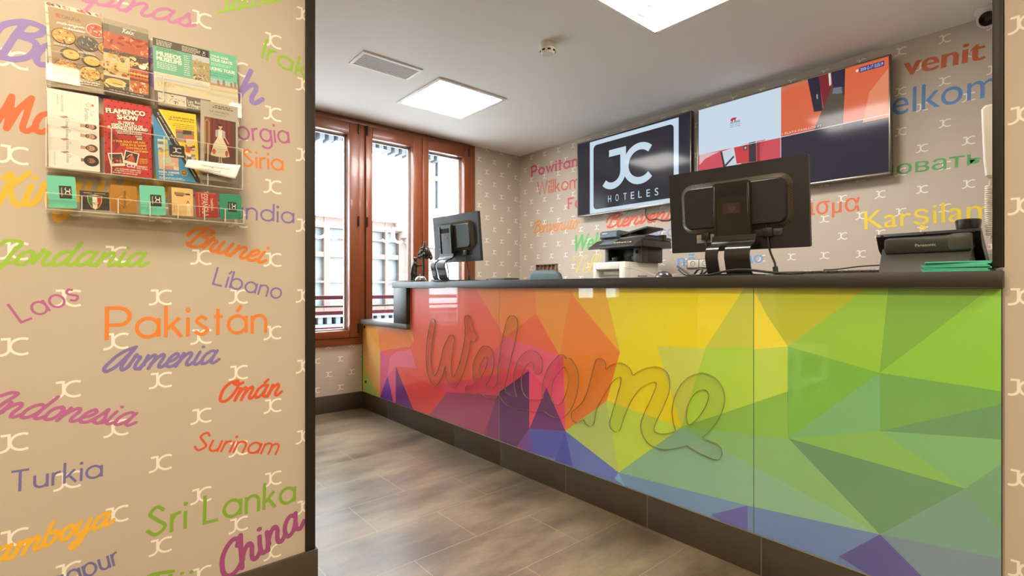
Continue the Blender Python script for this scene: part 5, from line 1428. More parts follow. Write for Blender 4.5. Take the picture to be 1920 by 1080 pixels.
bm = newbm(); box(bm, -0.0055, -0.003, -0.150, -0.128, 0.065, 0.09, 0.003); done('usb_port', bm, mat('slot black', (20, 18, 16), rough=0.8), body)
bm = newbm(); box(bm, -0.03, 0.06, 0.02, 0.075, 0.022, 0.05, 0.006, M=Matrix.Rotation(R(-12), 4, 'Y')); done('paper_stop', bm, M_blk, body)
bm = newbm(); box(bm, -0.06, 0.32, -0.24, 0.19, 0.112, 0.165, 0.008); box(bm, -0.04, 0.32, -0.238, 0.188, 0.165, 0.195, 0.008)
scn = done('scanner', bm, M_mf, mf)
bm = newbm()
L = [[(x, y, z) for x, z in ((-0.05, 0.118), (-0.15, 0.106), (-0.162, 0.112), (-0.155, 0.122), (-0.05, 0.178))] for y in (-0.23, 0.21)]
loft(bm, L); done('control_panel', bm, M_mf, scn)
Mp = Matrix.Translation((-0.106, 0, 0.151)) @ Matrix.Rotation(R(-28), 4, 'Y')
bm = newbm(); box(bm, -0.036, 0.052, -0.01, 0.12, -0.002, 0.004, 0.002, M=Mp); done('display', bm, M_mg, scn)
bm = newbm()
for k in range(7): box(bm, -0.02, -0.006, -0.025 - k * 0.024, -0.012 - k * 0.024, 0.0, 0.004, 0.001, mi=1 if k in (0, 3) else (2 if k == 5 else 0), M=Mp)
done('button', bm, [mat('key pale', (216, 206, 186), rough=0.4), mat('key yellow', (222, 196, 110), rough=0.4), mat('key orange', (222, 132, 84), rough=0.4)], scn)
bm = newbm(); XZ(bm, [(-0.05, 0.196), (-0.062, 0.205), (-0.058, 0.262), (-0.03, 0.275), (0.14, 0.262), (0.20, 0.2), (0.20, 0.196)], -0.16, -0.02) if False else XZ(bm, [(-0.05, 0.196), (-0.062, 0.205), (-0.058, 0.244), (-0.03, 0.256), (0.16, 0.250), (0.22, 0.196)], 0.01, 0.175)
done('feeder', bm, M_mg, mf)
bm = newbm(); box(bm, -0.063, -0.056, 0.10, 0.15, 0.230, 0.236, 0.001); done('badge', bm, mat('badge pale', (214, 220, 226), rough=0.3), mf)
bm = newbm()
L = [[(x, y, z + 0.206 - 0.17 * (y - 0.03)) for x, z in ((-0.02, 0.0), (0.20, 0.0), (0.20, 0.012), (-0.02, 0.012))] for y in (0.03, -0.24)]
for q, y in zip(L, (0.03, -0.24)):
    pass
loft(bm, L); box(bm, 0.0, 0.24, -0.235, 0.02, 0.196, 0.204, 0.003); loft(bm, [[(x, y, z) for x, z in ((0.0, 0.2), (0.2, 0.2), (0.2, zt), (0.0, zt))] for y, zt in ((0.03, 0.206), (-0.08, 0.224))]); done('feeder_tray', bm, M_mf, mf)
bm = newbm(); box(bm, 0.20, 0.24, -0.245, -0.19, 0.165, 0.215, 0.004); done('hinge', bm, M_blk, mf)

ch = thing('office_chair', 'dark teal office chair back just showing over the counter', 'chair', (3.05, 3.235, 0), R(25))
M_teal = mat('teal black fabric', (58, 78, 80), rough=0.55, bump=0.2, bscale=300)
bm = newbm(); L = []
for z, w, d in ((0.62, 0.15, 0.02), (0.66, 0.19, 0.035), (0.9, 0.20, 0.04), (1.12, 0.175, 0.038), (1.20, 0.15, 0.034), (1.228, 0.115, 0.024), (1.238, 0.07, 0.012)):
    L.append([(0.24 + 0.03 * (z - 0.6) + x * 1.0, y, z) for x, y in rrect(-d, d, -w, w, d * 0.8, 4)])
loft(bm, L); done('backrest', bm, M_teal, ch)
bm = newbm(); loft(bm, [[(x, y, z) for x, y in rrect(-0.24 + e, 0.22 - e, -0.23 + e, 0.23 - e, 0.06, 5)] for z, e in ((0.44, 0.03), (0.46, 0.0), (0.50, 0.0), (0.52, 0.025))]); done('seat', bm, M_teal, ch)
bm = newbm(); tube(bm, [(0.15, 0, 0.44), (0.27, 0, 0.45), (0.29, 0, 0.6), (0.285, 0, 0.72)], 0.018, 8); done('back_support', bm, M_blk, ch)
bm = newbm(); cone(bm, (0, 0, 0.08), (0, 0, 0.44), 0.025, n=16); done('gas_column', bm, M_blk, ch)
for k in range(5):
    a = 2 * math.pi * k / 5
    bm = newbm(); tube(bm, [(0.02 * math.cos(a), 0.02 * math.sin(a), 0.10), (0.28 * math.cos(a), 0.28 * math.sin(a), 0.075)], 0.018, 8, smooth=0); l = done('base_arm', bm, M_blk, ch)
    bm = newbm(); cone(bm, (0.28 * math.cos(a) - 0.015, 0.28 * math.sin(a), 0.03), (0.28 * math.cos(a) + 0.015, 0.28 * math.sin(a), 0.03), 0.03, n=16); cone(bm, (0.28 * math.cos(a), 0.28 * math.sin(a), 0.05), (0.28 * math.cos(a), 0.28 * math.sin(a), 0.075), 0.008, n=8); done('caster', bm, M_blk2, l)

# brown slotted strip on the wall and the socket block
a = at(1008, 505, 'X', XB); b = at(1046, 498, 'X', XB)
ks = thing('key_rack', 'brown slotted strip on the wall behind the teal chair back', 'key rack', (XB, (a.y + b.y) / 2, 1.275))
hw = abs(a.y - b.y) / 2
bm = newbm(); box(bm, -0.03, 0.0, -hw, hw, -0.05, -0.042, 0.001); box(bm, -0.03, 0, -hw, hw, 0.042, 0.05, 0.001); box(bm, -0.004, 0.0, -hw, hw, -0.05, 0.05)
done('frame', bm, mat('rack brown', (126, 96, 78), rough=0.5), ks)
for k in range(6):
    y = -hw + 0.004 + (2 * hw - 0.008) * k / 5
    bm = newbm(); box(bm, -0.028, -0.004, y - 0.003, y + 0.003, -0.042, 0.042); done('divider', bm, MATS['rack brown'], ks)

a = at(1290, 503, 'X', XB); b = at(1326, 487, 'X', XB)
so = thing('wall_socket', 'white double wall socket block with dark frame behind the cables', 'socket', (XB, (a.y + b.y) / 2 - 0.02, (a.z + b.z) / 2))
hw = abs(a.y - b.y) / 2 + 0.02
bm = newbm(); box(bm, -0.012, 0, -hw - 0.006, hw + 0.006, -0.036, 0.040, 0.003); done('frame', bm, mat('socket frame', (120, 106, 92), rough=0.4), so)
n = 2
for k in range(n):
    w = 2 * hw / n; y = -hw + w * (k + 0.5)
    bm = newbm(); box(bm, -0.018, -0.010, y - w * 0.46, y + w * 0.46, -0.028, 0.034, 0.002); o = done('outlet', bm, mat('socket white', (226, 218, 204), rough=0.35), so)
    bm = newbm(); lathe(bm, [(0.021, 0), (0.021, 0.0012), (0.018, 0.0012), (0.017, 0.0)], M=Matrix.Translation((-0.018, y, 0.003)) @ Matrix.Rotation(R(-90), 4, 'Y'))
    for s in (-1, 1): cone(bm, (-0.0185, y + s * 0.0065, 0.003), (-0.0178, y + s * 0.0065, 0.003), 0.0026, n=10)
    done('recess', bm, mat('socket shade', (90, 80, 70), rough=0.5), o)

# ================================================================== LEAFLET RACK ON THE NEAR WALL
M_clear = clear_mat('clear acrylic sheet', (0.985, 0.985, 0.98), rough=0.03, gloss=0.8)
M_edge = mat('acrylic cut edge', (236, 230, 214), rough=0.25)
_n = M_edge.node_tree; _t = _n.nodes.new('ShaderNodeBsdfTransparent'); _m = _n.nodes.new('ShaderNodeMixShader'); _m.inputs[0].default_value = 0.4
_n.links.new(_t.outputs[0], _m.inputs[1]); _n.links.new(_n.nodes['Principled BSDF'].outputs[0], _m.inputs[2]); _n.links.new(_m.outputs[0], _n.nodes['Material Output'].inputs[0])
rx0, rx1 = at(86, 300, 'Y', 1.775).x, at(452, 300, 'Y', 1.775).x
def zy(px, py, y): return at(px, py, 'Y', y).z
zb0 = (zy(88, 394, 1.755) + zy(448, 418, 1.755)) / 2
zt2 = 1.742
rack = thing('leaflet_rack', 'clear acrylic wall rack holding leaflets in two rows and a row of cards', 'leaflet rack', ((rx0 + rx1) / 2, YL, zb0))
inv = Matrix.Translation((-(rx0 + rx1) / 2, -YL, -zb0))
def rdone(name, bm, m, parent=None):
    bm.transform(inv); return done(name, bm, m, parent or rack)
ZF = {}                                     # floor heights of the three tiers
ZF['card'] = zb0
ZF['mid'] = (zy(90, 320, 1.765) + zy(448, 350, 1.765)) / 2
ZF['top'] = (zy(90, 160, 1.78) + zy(448, 205, 1.78)) / 2 - 0.0065
bm = newbm(); box(bm, rx0, rx1, YL - 0.0045, YL - 0.0015, zb0, zt2); rdone('back_panel', bm, M_clear)
bm = newbm(); box(bm, rx0, rx1, YL - 0.0055, YL - 0.001, zt2, zt2 + 0.002); rdone('top_edge', bm, M_edge)
def tier(key, yfront, lip, n, gaps):
    z = ZF[key]
    bm = newbm(); box(bm, rx0, rx1, yfront, YL - 0.004, z - 0.003, z); t = rdone('tier_floor', bm, M_edge)
    bm = newbm(); box(bm, rx0, rx1, yfront - 0.002, yfront, z - 0.003, z + lip); rdone('front_lip', bm, M_clear, t)
    bm = newbm(); box(bm, rx0, rx1, yfront - 0.0025, yfront + 0.0005, z + lip - 0.0008, z + lip + 0.0008); rdone('lip_edge', bm, M_edge, t)
    for k in gaps:
        x = rx0 + (rx1 - rx0) * k
        bm = newbm(); box(bm, x - 0.0012, x + 0.0012, yfront, YL - 0.004, z, z + lip); rdone('divider', bm, M_clear, t)
        bm = newbm(); box(bm, x - 0.0014, x + 0.0014, yfront - 0.0026, yfront + 0.0002, z, z + lip); rdone('divider_edge', bm, M_edge, t)
tier('top', 1.770, 0.075, 4, (0.003, 0.55, 0.997))
tier('mid', 1.752, 0.125, 4, (0.003, 0.29, 0.55, 0.79, 0.997))
tier('card', 1.736, 0.040, 7, (0.003, 0.155, 0.32, 0.475, 0.62, 0.765, 0.885, 0.997))

def leaf(name, label, cat, px, y, draw, group, thick=0.0012, base=(232, 226, 212), corner=0.0, rough=0.4):
    """an upright printed sheet; px lists the photo corners TL TR BR BL on the plane Y = y"""
    tl, tr, br, bl_ = [at(a, b, 'Y', y) for a, b in px]
    w = ((tr - tl).length + (br - bl_).length) / 2; h = ((tl - bl_).length + (tr - br).length) / 2
    c = (tl + tr + br + bl_) / 4
    d = (tr - tl) + (br - bl_); ang = math.atan2(d.z, d.x)
    M = PLANE_Y(0)
    p = Print(M, 0.00025, clip=(0, w, 0, h) if not corner else None)
    p.step = 3e-6; p.qstep = 8e-7
    draw(p, w, h)
    mi = p.mi(mat('sheet %d %d %d' % tuple(base), tuple(x * 0.92 for x in base), rough=rough))
    prism(p.bm, rrect(0, w, 0, h, corner or 0.0008, 4 if corner else 1), -thick, 0.0, mi, M=M)
    bmesh.ops.translate(p.bm, verts=p.bm.verts[:], vec=(-w / 2, 0, -h / 2))
    o = p.done(name)
    o.location = (c.x, y, c.z); o.rotation_euler = (0, -ang, 0)
    tag(o, label, cat, group)
    return o

def food(p, cx, cy, rx, ry, cols, n, seed, rot=0.0, s=0.22):
    rr = random.Random(seed); c, sn = math.cos(rot), math.sin(rot)
    for _ in range(n):
        a = rr.uniform(0, 6.283); r = rr.uniform(0, 0.86) ** 0.5
        x = r * rx * math.cos(a); y = r * ry * math.sin(a)
        p.disc(cx + x * c - y * sn, cy + x * sn + y * c, rx * s * rr.uniform(0.5, 1.0), rr.choice(cols), ry=ry * s * rr.uniform(0.3, 0.7), n=7, rot=rr.uniform(0, 3.1))
PAEL = [(214, 170, 70), (228, 190, 96), (190, 110, 50), (240, 214, 140), (150, 84, 40), (206, 150, 60)]
DARKP = [(96, 84, 72), (70, 60, 54), (190, 176, 160), (130, 104, 90), (214, 196, 176)]
def pan(p, cx, cy, r, cols, seed, base):
    p.disc(cx, cy, r * 1.06, (84, 70, 50), ry=r * 0.88, n=26); p.disc(cx, cy, r * 0.98, base, ry=r * 0.81, n=26)
    food(p, cx, cy, r * 0.94, r * 0.76, cols, 46, seed)
    for s in (-1, 1):
        p.stroke(arc(cx + s * r * 1.08, cy, r * 0.12, r * 0.3, -90 if s > 0 else 90, 90 if s > 0 else 270, 8), r * 0.05, (120, 100, 76))

def d_coruna(p, w, h):
    p.rect(0, w, 0, h, (176, 146, 106))
    p.text('CORUÑA', w * 0.17, h * 0.875, h * 0.045, (112, 62, 44), width=w * 0.42); p.disc(w * 0.17, h * 0.905, h * 0.022, (206, 90, 64), ry=h * 0.028)
    p.text('restaurante', w * 0.35, h * 0.838, h * 0.022, (226, 214, 190), width=w * 0.24)
    S_, W = layout('onde ninguen', SCR, -0.02, 0)
    p.strokes(S_, lambda u, v: (w * 0.13 + u * w * 0.52 / W + v * 0.002, h * 0.795 + v * h * 0.022 - u * 0.0), 0.0011, (244, 238, 222))
    S_, W = layout('es forasteiro'.replace('f', 'l'), SCR, -0.02, 0)
    p.strokes(S_, lambda u, v: (w * 0.24 + u * w * 0.42 / W + v * 0.002, h * 0.735 + v * h * 0.022), 0.0011, (244, 238, 222))
    p.disc(w * 0.88, h * 0.80, w * 0.20, (236, 222, 196), ry=h * 0.10); p.disc(w * 0.88, h * 0.80, w * 0.185, (196, 96, 74), ry=h * 0.09); food(p, w * 0.88, h * 0.80, w * 0.17, h * 0.085, [(206, 92, 66), (228, 150, 120), (236, 200, 170), (180, 60, 44)], 34, 3)
    pan(p, w * 0.25, h * 0.635, w * 0.215, PAEL, 1, (206, 160, 70)); pan(p, w * 0.70, h * 0.60, w * 0.205, DARKP, 2, (92, 80, 70)); pan(p, w * 1.06, h * 0.58, w * 0.17, PAEL, 8, (206, 160, 70))
    for cx, cy, hx, hy in ((0.35, 0.41, 0.24, 0.58), (0.74, 0.37, 0.45, 0.56)):
        p.stroke([(w * cx, h * cy), (w * hx, h * hy)], w * 0.035, (92, 78, 64)); p.disc(w * cx, h * cy, w * 0.19, (96, 84, 72), ry=h * 0.078); p.disc(w * cx + w * 0.015, h * cy - h * 0.005, w * 0.155, (234, 186, 86), ry=h * 0.064)
        food(p, w * cx + w * 0.015, h * cy, w * 0.13, h * 0.052, [(244, 206, 110), (226, 170, 70), (240, 196, 100)], 16, 5); p.disc(w * cx + w * 0.01, h * cy + h * 0.012, w * 0.035, (204, 110, 56), ry=h * 0.012)
    p.disc(w * 1.06, h * 0.35, w * 0.15, (234, 186, 86), ry=h * 0.064)
    pan(p, w * 0.25, h * 0.215, w * 0.215, PAEL + [(200, 96, 70)], 4, (200, 140, 70)); pan(p, w * 0.70, h * 0.185, w * 0.205, PAEL, 6, (220, 180, 96)); pan(p, w * 1.06, h * 0.17, w * 0.17, PAEL, 9, (206, 160, 70))
    for x, y, ww in ((0.06, 0.515, 0.3), (0.50, 0.465, 0.36), (0.14, 0.31, 0.36), (0.62, 0.262, 0.2), (0.05, 0.10, 0.4), (0.5, 0.085, 0.46)): p.lines(w * x, h * y, w * ww, 2, h * 0.016, h * 0.009, (238, 228, 208), int(x * 100))
    p.lines(w * 0.32, h * 0.05, w * 0.62, 2, h * 0.026, h * 0.015, (240, 232, 214), 77)
def d_border(p, w, h):
    p.rect(0, w, 0, h, (236, 224, 202)); rr = random.Random(5)
    for k in range(34):
        x = rr.uniform(0, w); y = h - rr.uniform(0, 0.02) * h
        p.poly([(x, y), (x + w * 0.05, y + 0.001), (x + w * 0.07, y - h * 0.028), (x + w * 0.03, y - h * 0.022)], rr.choice([(206, 92, 70), (150, 130, 110), (90, 70, 60), (226, 150, 120), (210, 196, 170)]))
    for k in range(7):
        y = h * (0.08 + 0.13 * k); p.rect(0, w * 0.06, y, y + h * 0.006, (206, 110, 86)); p.rect(0, w * 0.06, y + h * 0.012, y + h * 0.016, (206, 110, 86))
def d_tapas(p, w, h):
    p.rect(0, w, 0, h, (96, 82, 66)); p.rect(0, w, h * 0.83, h, (138, 126, 104)); p.rect(0, w, h * 0.93, h, (178, 166, 142)); p.rect(0, w * 0.12, h * 0.83, h * 0.93, (120, 108, 88))
    def ph(x0, x1, y0, y1, cols, base, n, seed, s=0.2):
        q = p.clip; p.clip = (w * x0, w * x1, h * y0, h * y1); p.rect(w * x0, w * x1, h * y0, h * y1, base); food(p, w * (x0 + x1) / 2, h * (y0 + y1) / 2, w * (x1 - x0) * 0.66, h * (y1 - y0) * 0.66, cols, n, seed, s=s); p.clip = q
    OR = [(214, 104, 52), (232, 140, 76), (196, 78, 44), (238, 176, 112), (150, 60, 40)]
    ph(0, 1, 0.545, 0.83, OR + [(206, 120, 92), (180, 90, 70)], (196, 96, 60), 60, 1, 0.16)
    p.rect(0, w, h * 0.545, h * 0.60, (96, 78, 62)); food(p, w * 0.5, h * 0.57, w * 0.5, h * 0.024, [(150, 120, 90), (74, 60, 48), (190, 160, 110), (206, 130, 120)], 26, 12, s=0.18)
    ph(0, 0.56, 0.24, 0.545, [(226, 172, 70), (240, 200, 100), (170, 100, 50), (120, 84, 46), (214, 90, 52)], (220, 196, 150), 44, 2, 0.2); food(p, w * 0.36, h * 0.50, w * 0.16, h * 0.035, [(120, 150, 60), (150, 170, 84)], 14, 21, s=0.3); p.disc(w * 0.45, h * 0.285, w * 0.065, (178, 74, 40), ry=h * 0.022); p.rect(0, w * 0.56, h * 0.24, h * 0.27, (232, 212, 170))
    ph(0.575, 1, 0.42, 0.57, [(234, 196, 120), (222, 166, 80), (240, 226, 196), (90, 60, 40)], (96, 70, 50), 30, 3, 0.24); p.disc(w * 0.86, h * 0.455, w * 0.09, (240, 232, 214), ry=h * 0.03)
    for k in range(4): p.stroke(arc(w * (0.63 + 0.05 * (k % 3)), h * (0.47 + 0.02 * (k // 2)), w * 0.035, h * 0.014, 0, 360, 14), w * 0.018, (236, 204, 130))
    ph(0.575, 1, 0.25, 0.415, OR, (150, 60, 36), 14, 4, 0.2)
    for r_ in range(3):
        for k in range(6): p.disc(w * (0.61 + 0.07 * k), h * (0.385 - 0.045 * r_), w * 0.036, [(206, 92, 52), (236, 196, 110), (228, 120, 60)][r_], ry=h * 0.019)
    ph(0, 0.56, 0.085, 0.235, [(236, 206, 120), (226, 184, 90)], (110, 96, 80), 4, 5); p.disc(w * 0.27, h * 0.165, w * 0.235, (238, 222, 160), ry=h * 0.055); p.disc(w * 0.27, h * 0.172, w * 0.19, (232, 200, 112), ry=h * 0.043); p.stroke([(w * 0.2, h * 0.155), (w * 0.4, h * 0.15)], h * 0.008, (110, 80, 40)); p.disc(w * 0.52, h * 0.16, w * 0.05, (70, 84, 50), ry=h * 0.02)
    ph(0.575, 1, 0.085, 0.245, OR + [(240, 226, 196), (240, 206, 150)], (206, 110, 60), 36, 6, 0.2)
    p.rect(0, w, 0, h * 0.085, (78, 66, 52)); p.rect(w * 0.56, w * 0.575, h * 0.085, h * 0.56, (214, 190, 150))
    p.text('Calle Barcelona, 12 · 28012 Madrid', w * 0.5, h * 0.052, h * 0.017, (240, 232, 214), bold=0.01, width=w * 0.76, align='c'); p.text('Tel. 91 522 21 32 · 620 22 60 58', w * 0.5, h * 0.018, h * 0.017, (240, 232, 214), bold=0.01, width=w * 0.68, align='c')
    S_, W = layout('Keix', {**SCR, 'x': ([[(0.0, 0.95), (0.6, 0.0)], [(0.62, 0.95), (-0.05, -0.05)]], 0.7)}, 0.06, 0)
    p.strokes(S_, lambda u, v: (w * 0.40 + u * w * 0.26 / W + v * w * 0.012, h * 0.865 + v * h * 0.036), 0.0016, (248, 244, 232))
    p.lines(w * 0.60, h * 0.93, w * 0.13, 1, 0.01, h * 0.008, (244, 240, 226), 5)
def d_museum(p, w, h):
    p.rect(0, w, 0, h, (236, 226, 200)); p.rect(0, w, h * 0.885, h, (98, 84, 72)); p.rect(0, w, h * 0.50, h * 0.885, (122, 186, 156))
    for x in (0.06, 0.5): p.lines(w * x, h * 0.968, w * 0.34, 4, h * 0.022, h * 0.010, (232, 224, 208), int(x * 50))
    p.rect(w * 0.84, w * 0.97, h * 0.885, h * 0.985, (52, 42, 36)); p.logo(w * 0.865, h * 0.93, w * 0.08, h * 0.036, 0.16, (240, 236, 226)); p.lines(w * 0.86, h * 0.905, w * 0.09, 1, 0.01, h * 0.008, (230, 224, 214), 3)
    p.lines(w * 0.06, h * 0.855, w * 0.46, 2, h * 0.024, h * 0.012, (84, 134, 112), 8)
    p.text('MUSEOS', w * 0.06, h * 0.75, h * 0.062, (246, 244, 230), bold=0.045, width=w * 0.42); p.text('MUSEUMS', w * 0.06, h * 0.68, h * 0.058, (246, 244, 230), bold=0.045, width=w * 0.43)
    p.lines(w * 0.06, h * 0.645, w * 0.44, 4, h * 0.026, h * 0.011, (226, 236, 216), 18); p.lines(w * 0.53, h * 0.83, w * 0.13, 10, h * 0.032, h * 0.011, (226, 236, 216), 28)
    q = p.clip; p.clip = (w * 0.68, w, h * 0.50, h * 0.885); p.rect(w * 0.68, w, h * 0.5, h * 0.885, (186, 166, 120)); p.rect(w * 0.68, w, h * 0.80, h * 0.885, (206, 212, 214)); food(p, w * 0.77, h * 0.79, w * 0.08, h * 0.05, [(206, 168, 110), (178, 134, 84), (150, 110, 80)], 18, 4); food(p, w * 0.84, h * 0.68, w * 0.17, h * 0.06, [(196, 186, 120), (150, 140, 100), (228, 220, 200)], 26, 5); food(p, w * 0.84, h * 0.56, w * 0.17, h * 0.055, [(120, 96, 80), (90, 72, 60), (228, 220, 206), (170, 140, 110)], 34, 6); p.clip = q
    p.lines(w * 0.04, h * 0.475, w * 0.9, 2, h * 0.022, h * 0.009, (206, 200, 176), 38)
    p.rect(w * 0.04, w * 0.97, h * 0.27, h * 0.43, (240, 228, 190)); p.rect(w * 0.04, w * 0.97, h * 0.40, h * 0.43, (206, 200, 214)); food(p, w * 0.2, h * 0.33, w * 0.15, h * 0.05, [(226, 186, 110), (214, 170, 96), (238, 206, 150)], 22, 7); food(p, w * 0.5, h * 0.33, w * 0.2, h * 0.04, [(236, 222, 170), (226, 216, 150)], 18, 8)
    p.rect(0, w, 0, h * 0.225, (122, 112, 98)); p.rect(w * 0.06, w * 0.55, h * 0.02, h * 0.205, (232, 222, 200)); food(p, w * 0.3, h * 0.12, w * 0.24, h * 0.09, [(240, 232, 214), (206, 170, 120), (170, 150, 110), (120, 100, 80)], 36, 9, s=0.15); p.stroke([(w * 0.36, h * 0.12), (w * 0.355, h * 0.06)], w * 0.02, (90, 90, 150)); p.disc(w * 0.36, h * 0.125, w * 0.014, (240, 240, 244))
    p.text('Las Rozas', w * 0.57, h * 0.128, h * 0.042, (244, 240, 228), bold=0.03, width=w * 0.33); p.text('Village', w * 0.57, h * 0.075, h * 0.042, (244, 240, 228), bold=0.03, width=w * 0.24); p.lines(w * 0.57, h * 0.045, w * 0.34, 2, h * 0.018, h * 0.007, (220, 212, 196), 44)
def d_tour(p, w, h):
    p.rect(0, w, 0, h, (120, 206, 174)); W_ = (240, 244, 226); x = w * 0.52
    p.text('TOUR GUIA', x, h * 0.90, h * 0.036, W_, bold=0.04, width=w * 0.33); p.text('TOUR GRATIS', x, h * 0.835, h * 0.046, W_, bold=0.045, width=w * 0.40)
    p.lines(x, h * 0.79, w * 0.4, 2, h * 0.026, h * 0.014, (196, 232, 210), 2); p.text('WALKING TOUR', w * 0.36, h * 0.68, h * 0.05, W_, bold=0.05, width=w * 0.60)
    p.text('DE LOS AUSTRIAS', w * 0.46, h * 0.618, h * 0.026, (70, 120, 100), width=w * 0.46); p.text('HABSBURGS DISTRICT', w * 0.38, h * 0.578, h * 0.026, (70, 120, 100), width=w * 0.50)
    p.poly([(w * 0.5, h * 0.55), (w, h * 0.52), (w, h * 0.44), (w * 0.5, h * 0.46)], (176, 206, 200)); p.rect(w * 0.4, w, h * 0.30, h * 0.47, (226, 204, 170)); p.rect(w * 0.4, w, h * 0.42, h * 0.46, (190, 160, 120))
    for k, xx in enumerate((0.62, 0.72, 0.86, 0.93)): p.rect(w * xx, w * (xx + 0.045), h * 0.44, h * (0.50 + 0.02 * (k % 2)), (168, 136, 116)); p.disc(w * (xx + 0.022), h * (0.505 + 0.02 * (k % 2)), w * 0.018, (150, 122, 110), ry=h * 0.02)
    p.rect(0, w, h * 0.10, h * 0.33, (236, 226, 196)); p.rect(0, w, 0, h * 0.12, (150, 210, 178))
def d_stadium(p, w, h):
    p.rect(0, w, 0, h, (238, 234, 224)); sk = [(196, 150, 116), (206, 156, 122), (198, 150, 120), (160, 110, 84)]
    R90 = -math.pi / 2
    p.stroke([(w * 0.655, h * 0.99), (w * 0.655, h * 0.79)], 0.0005, (196, 190, 180))
    p.lines(w * 0.13, h * 0.93, w * 0.02, 1, 0.01, 0.002, (150, 146, 140)); p.text('SANTIAGO BERNABEU', w * 0.26, h * 0.94, h * 0.022, (140, 136, 130), rot=R90, width=h * 0.22); p.text('stadium tour', w * 0.18, h * 0.94, h * 0.022, (140, 136, 130), rot=R90, width=h * 0.14)
    p.disc(w * 0.80, h * 0.865, w * 0.06, (206, 176, 110), ry=h * 0.03); p.disc(w * 0.80, h * 0.865, w * 0.045, (236, 228, 214), ry=h * 0.022); p.disc(w * 0.88, h * 0.868, w * 0.022, (190, 110, 70), ry=h * 0.016)
    p.text('Tour', w * 0.82, h * 0.80, h * 0.045, (190, 184, 172), rot=R90, width=h * 0.075); p.text('Bernabéu', w * 0.715, h * 0.815, h * 0.045, (150, 146, 140), rot=R90, width=h * 0.165)
    hair = [(70, 48, 36), (110, 76, 52), (96, 66, 46), (50, 36, 30)]
    for k, y in enumerate((0.585, 0.455, 0.30, 0.135)):
        cx = 0.06 + 0.0; q = p.clip
        p.poly([(w * 0.02, h * (y - 0.085)), (w * 0.32, h * (y - 0.092)), (w * 0.56, h * (y - 0.062)), (w * 0.66, h * (y - 0.02)), (w * 0.66, h * (y + 0.02)), (w * 0.56, h * (y + 0.062)), (w * 0.32, h * (y + 0.092)), (w * 0.02, h * (y + 0.085))], (244, 241, 233) if k % 2 else (232, 228, 218))
        p.stroke([(w * 0.32, h * (y + 0.092)), (w * 0.56, h * (y + 0.062)), (w * 0.66, h * (y + 0.02))], 0.0007, (206, 200, 190)); p.poly([(w * 0.22, h * (y + 0.075)), (w * 0.36, h * (y + 0.095)), (w * 0.40, h * (y + 0.075)), (w * 0.30, h * (y + 0.058))], (176, 136, 108))
        p.poly([(w * 0.62, h * (y - 0.022)), (w * 0.74, h * (y - 0.018)), (w * 0.74, h * (y + 0.018)), (w * 0.62, h * (y + 0.022))], sk[k])
        if k == 3: p.disc(w * 0.83, h * y, w * 0.155, hair[k], ry=h * 0.073)
        elif k == 2: p.disc(w * 0.85, h * y, w * 0.115, hair[k], ry=h * 0.052)
        else: p.disc(w * 0.855, h * y, w * 0.10, hair[k], ry=h * 0.036)
        p.disc(w * 0.815, h * y, w * 0.095, sk[k], ry=h * 0.033); p.disc(w * 0.755, h * y, w * 0.04, hair[k], ry=h * 0.026); p.disc(w * 0.765, h * y, w * 0.012, sk[k], ry=h * 0.012)
        for s in (-1, 1): p.disc(w * 0.835, h * y + s * h * 0.012, w * 0.008, (50, 40, 36), ry=h * 0.005)
        p.text('Fly Emirates' if False else 'Fly', w * 0.40, h * (y + 0.045), h * 0.02, (150, 146, 140), rot=R90); p.text('Emirates', w * 0.34, h * (y + 0.055), h * 0.03, (110, 106, 102), rot=R90, width=h * 0.11)
    p.rect(0, w * 0.16, h * 0.02, h * 0.22, (240, 237, 228)); p.text('PLAZA MAYOR 10 MADRID', w * 0.10, h * 0.20, h * 0.014, (160, 154, 146), rot=R90, width=h * 0.17)
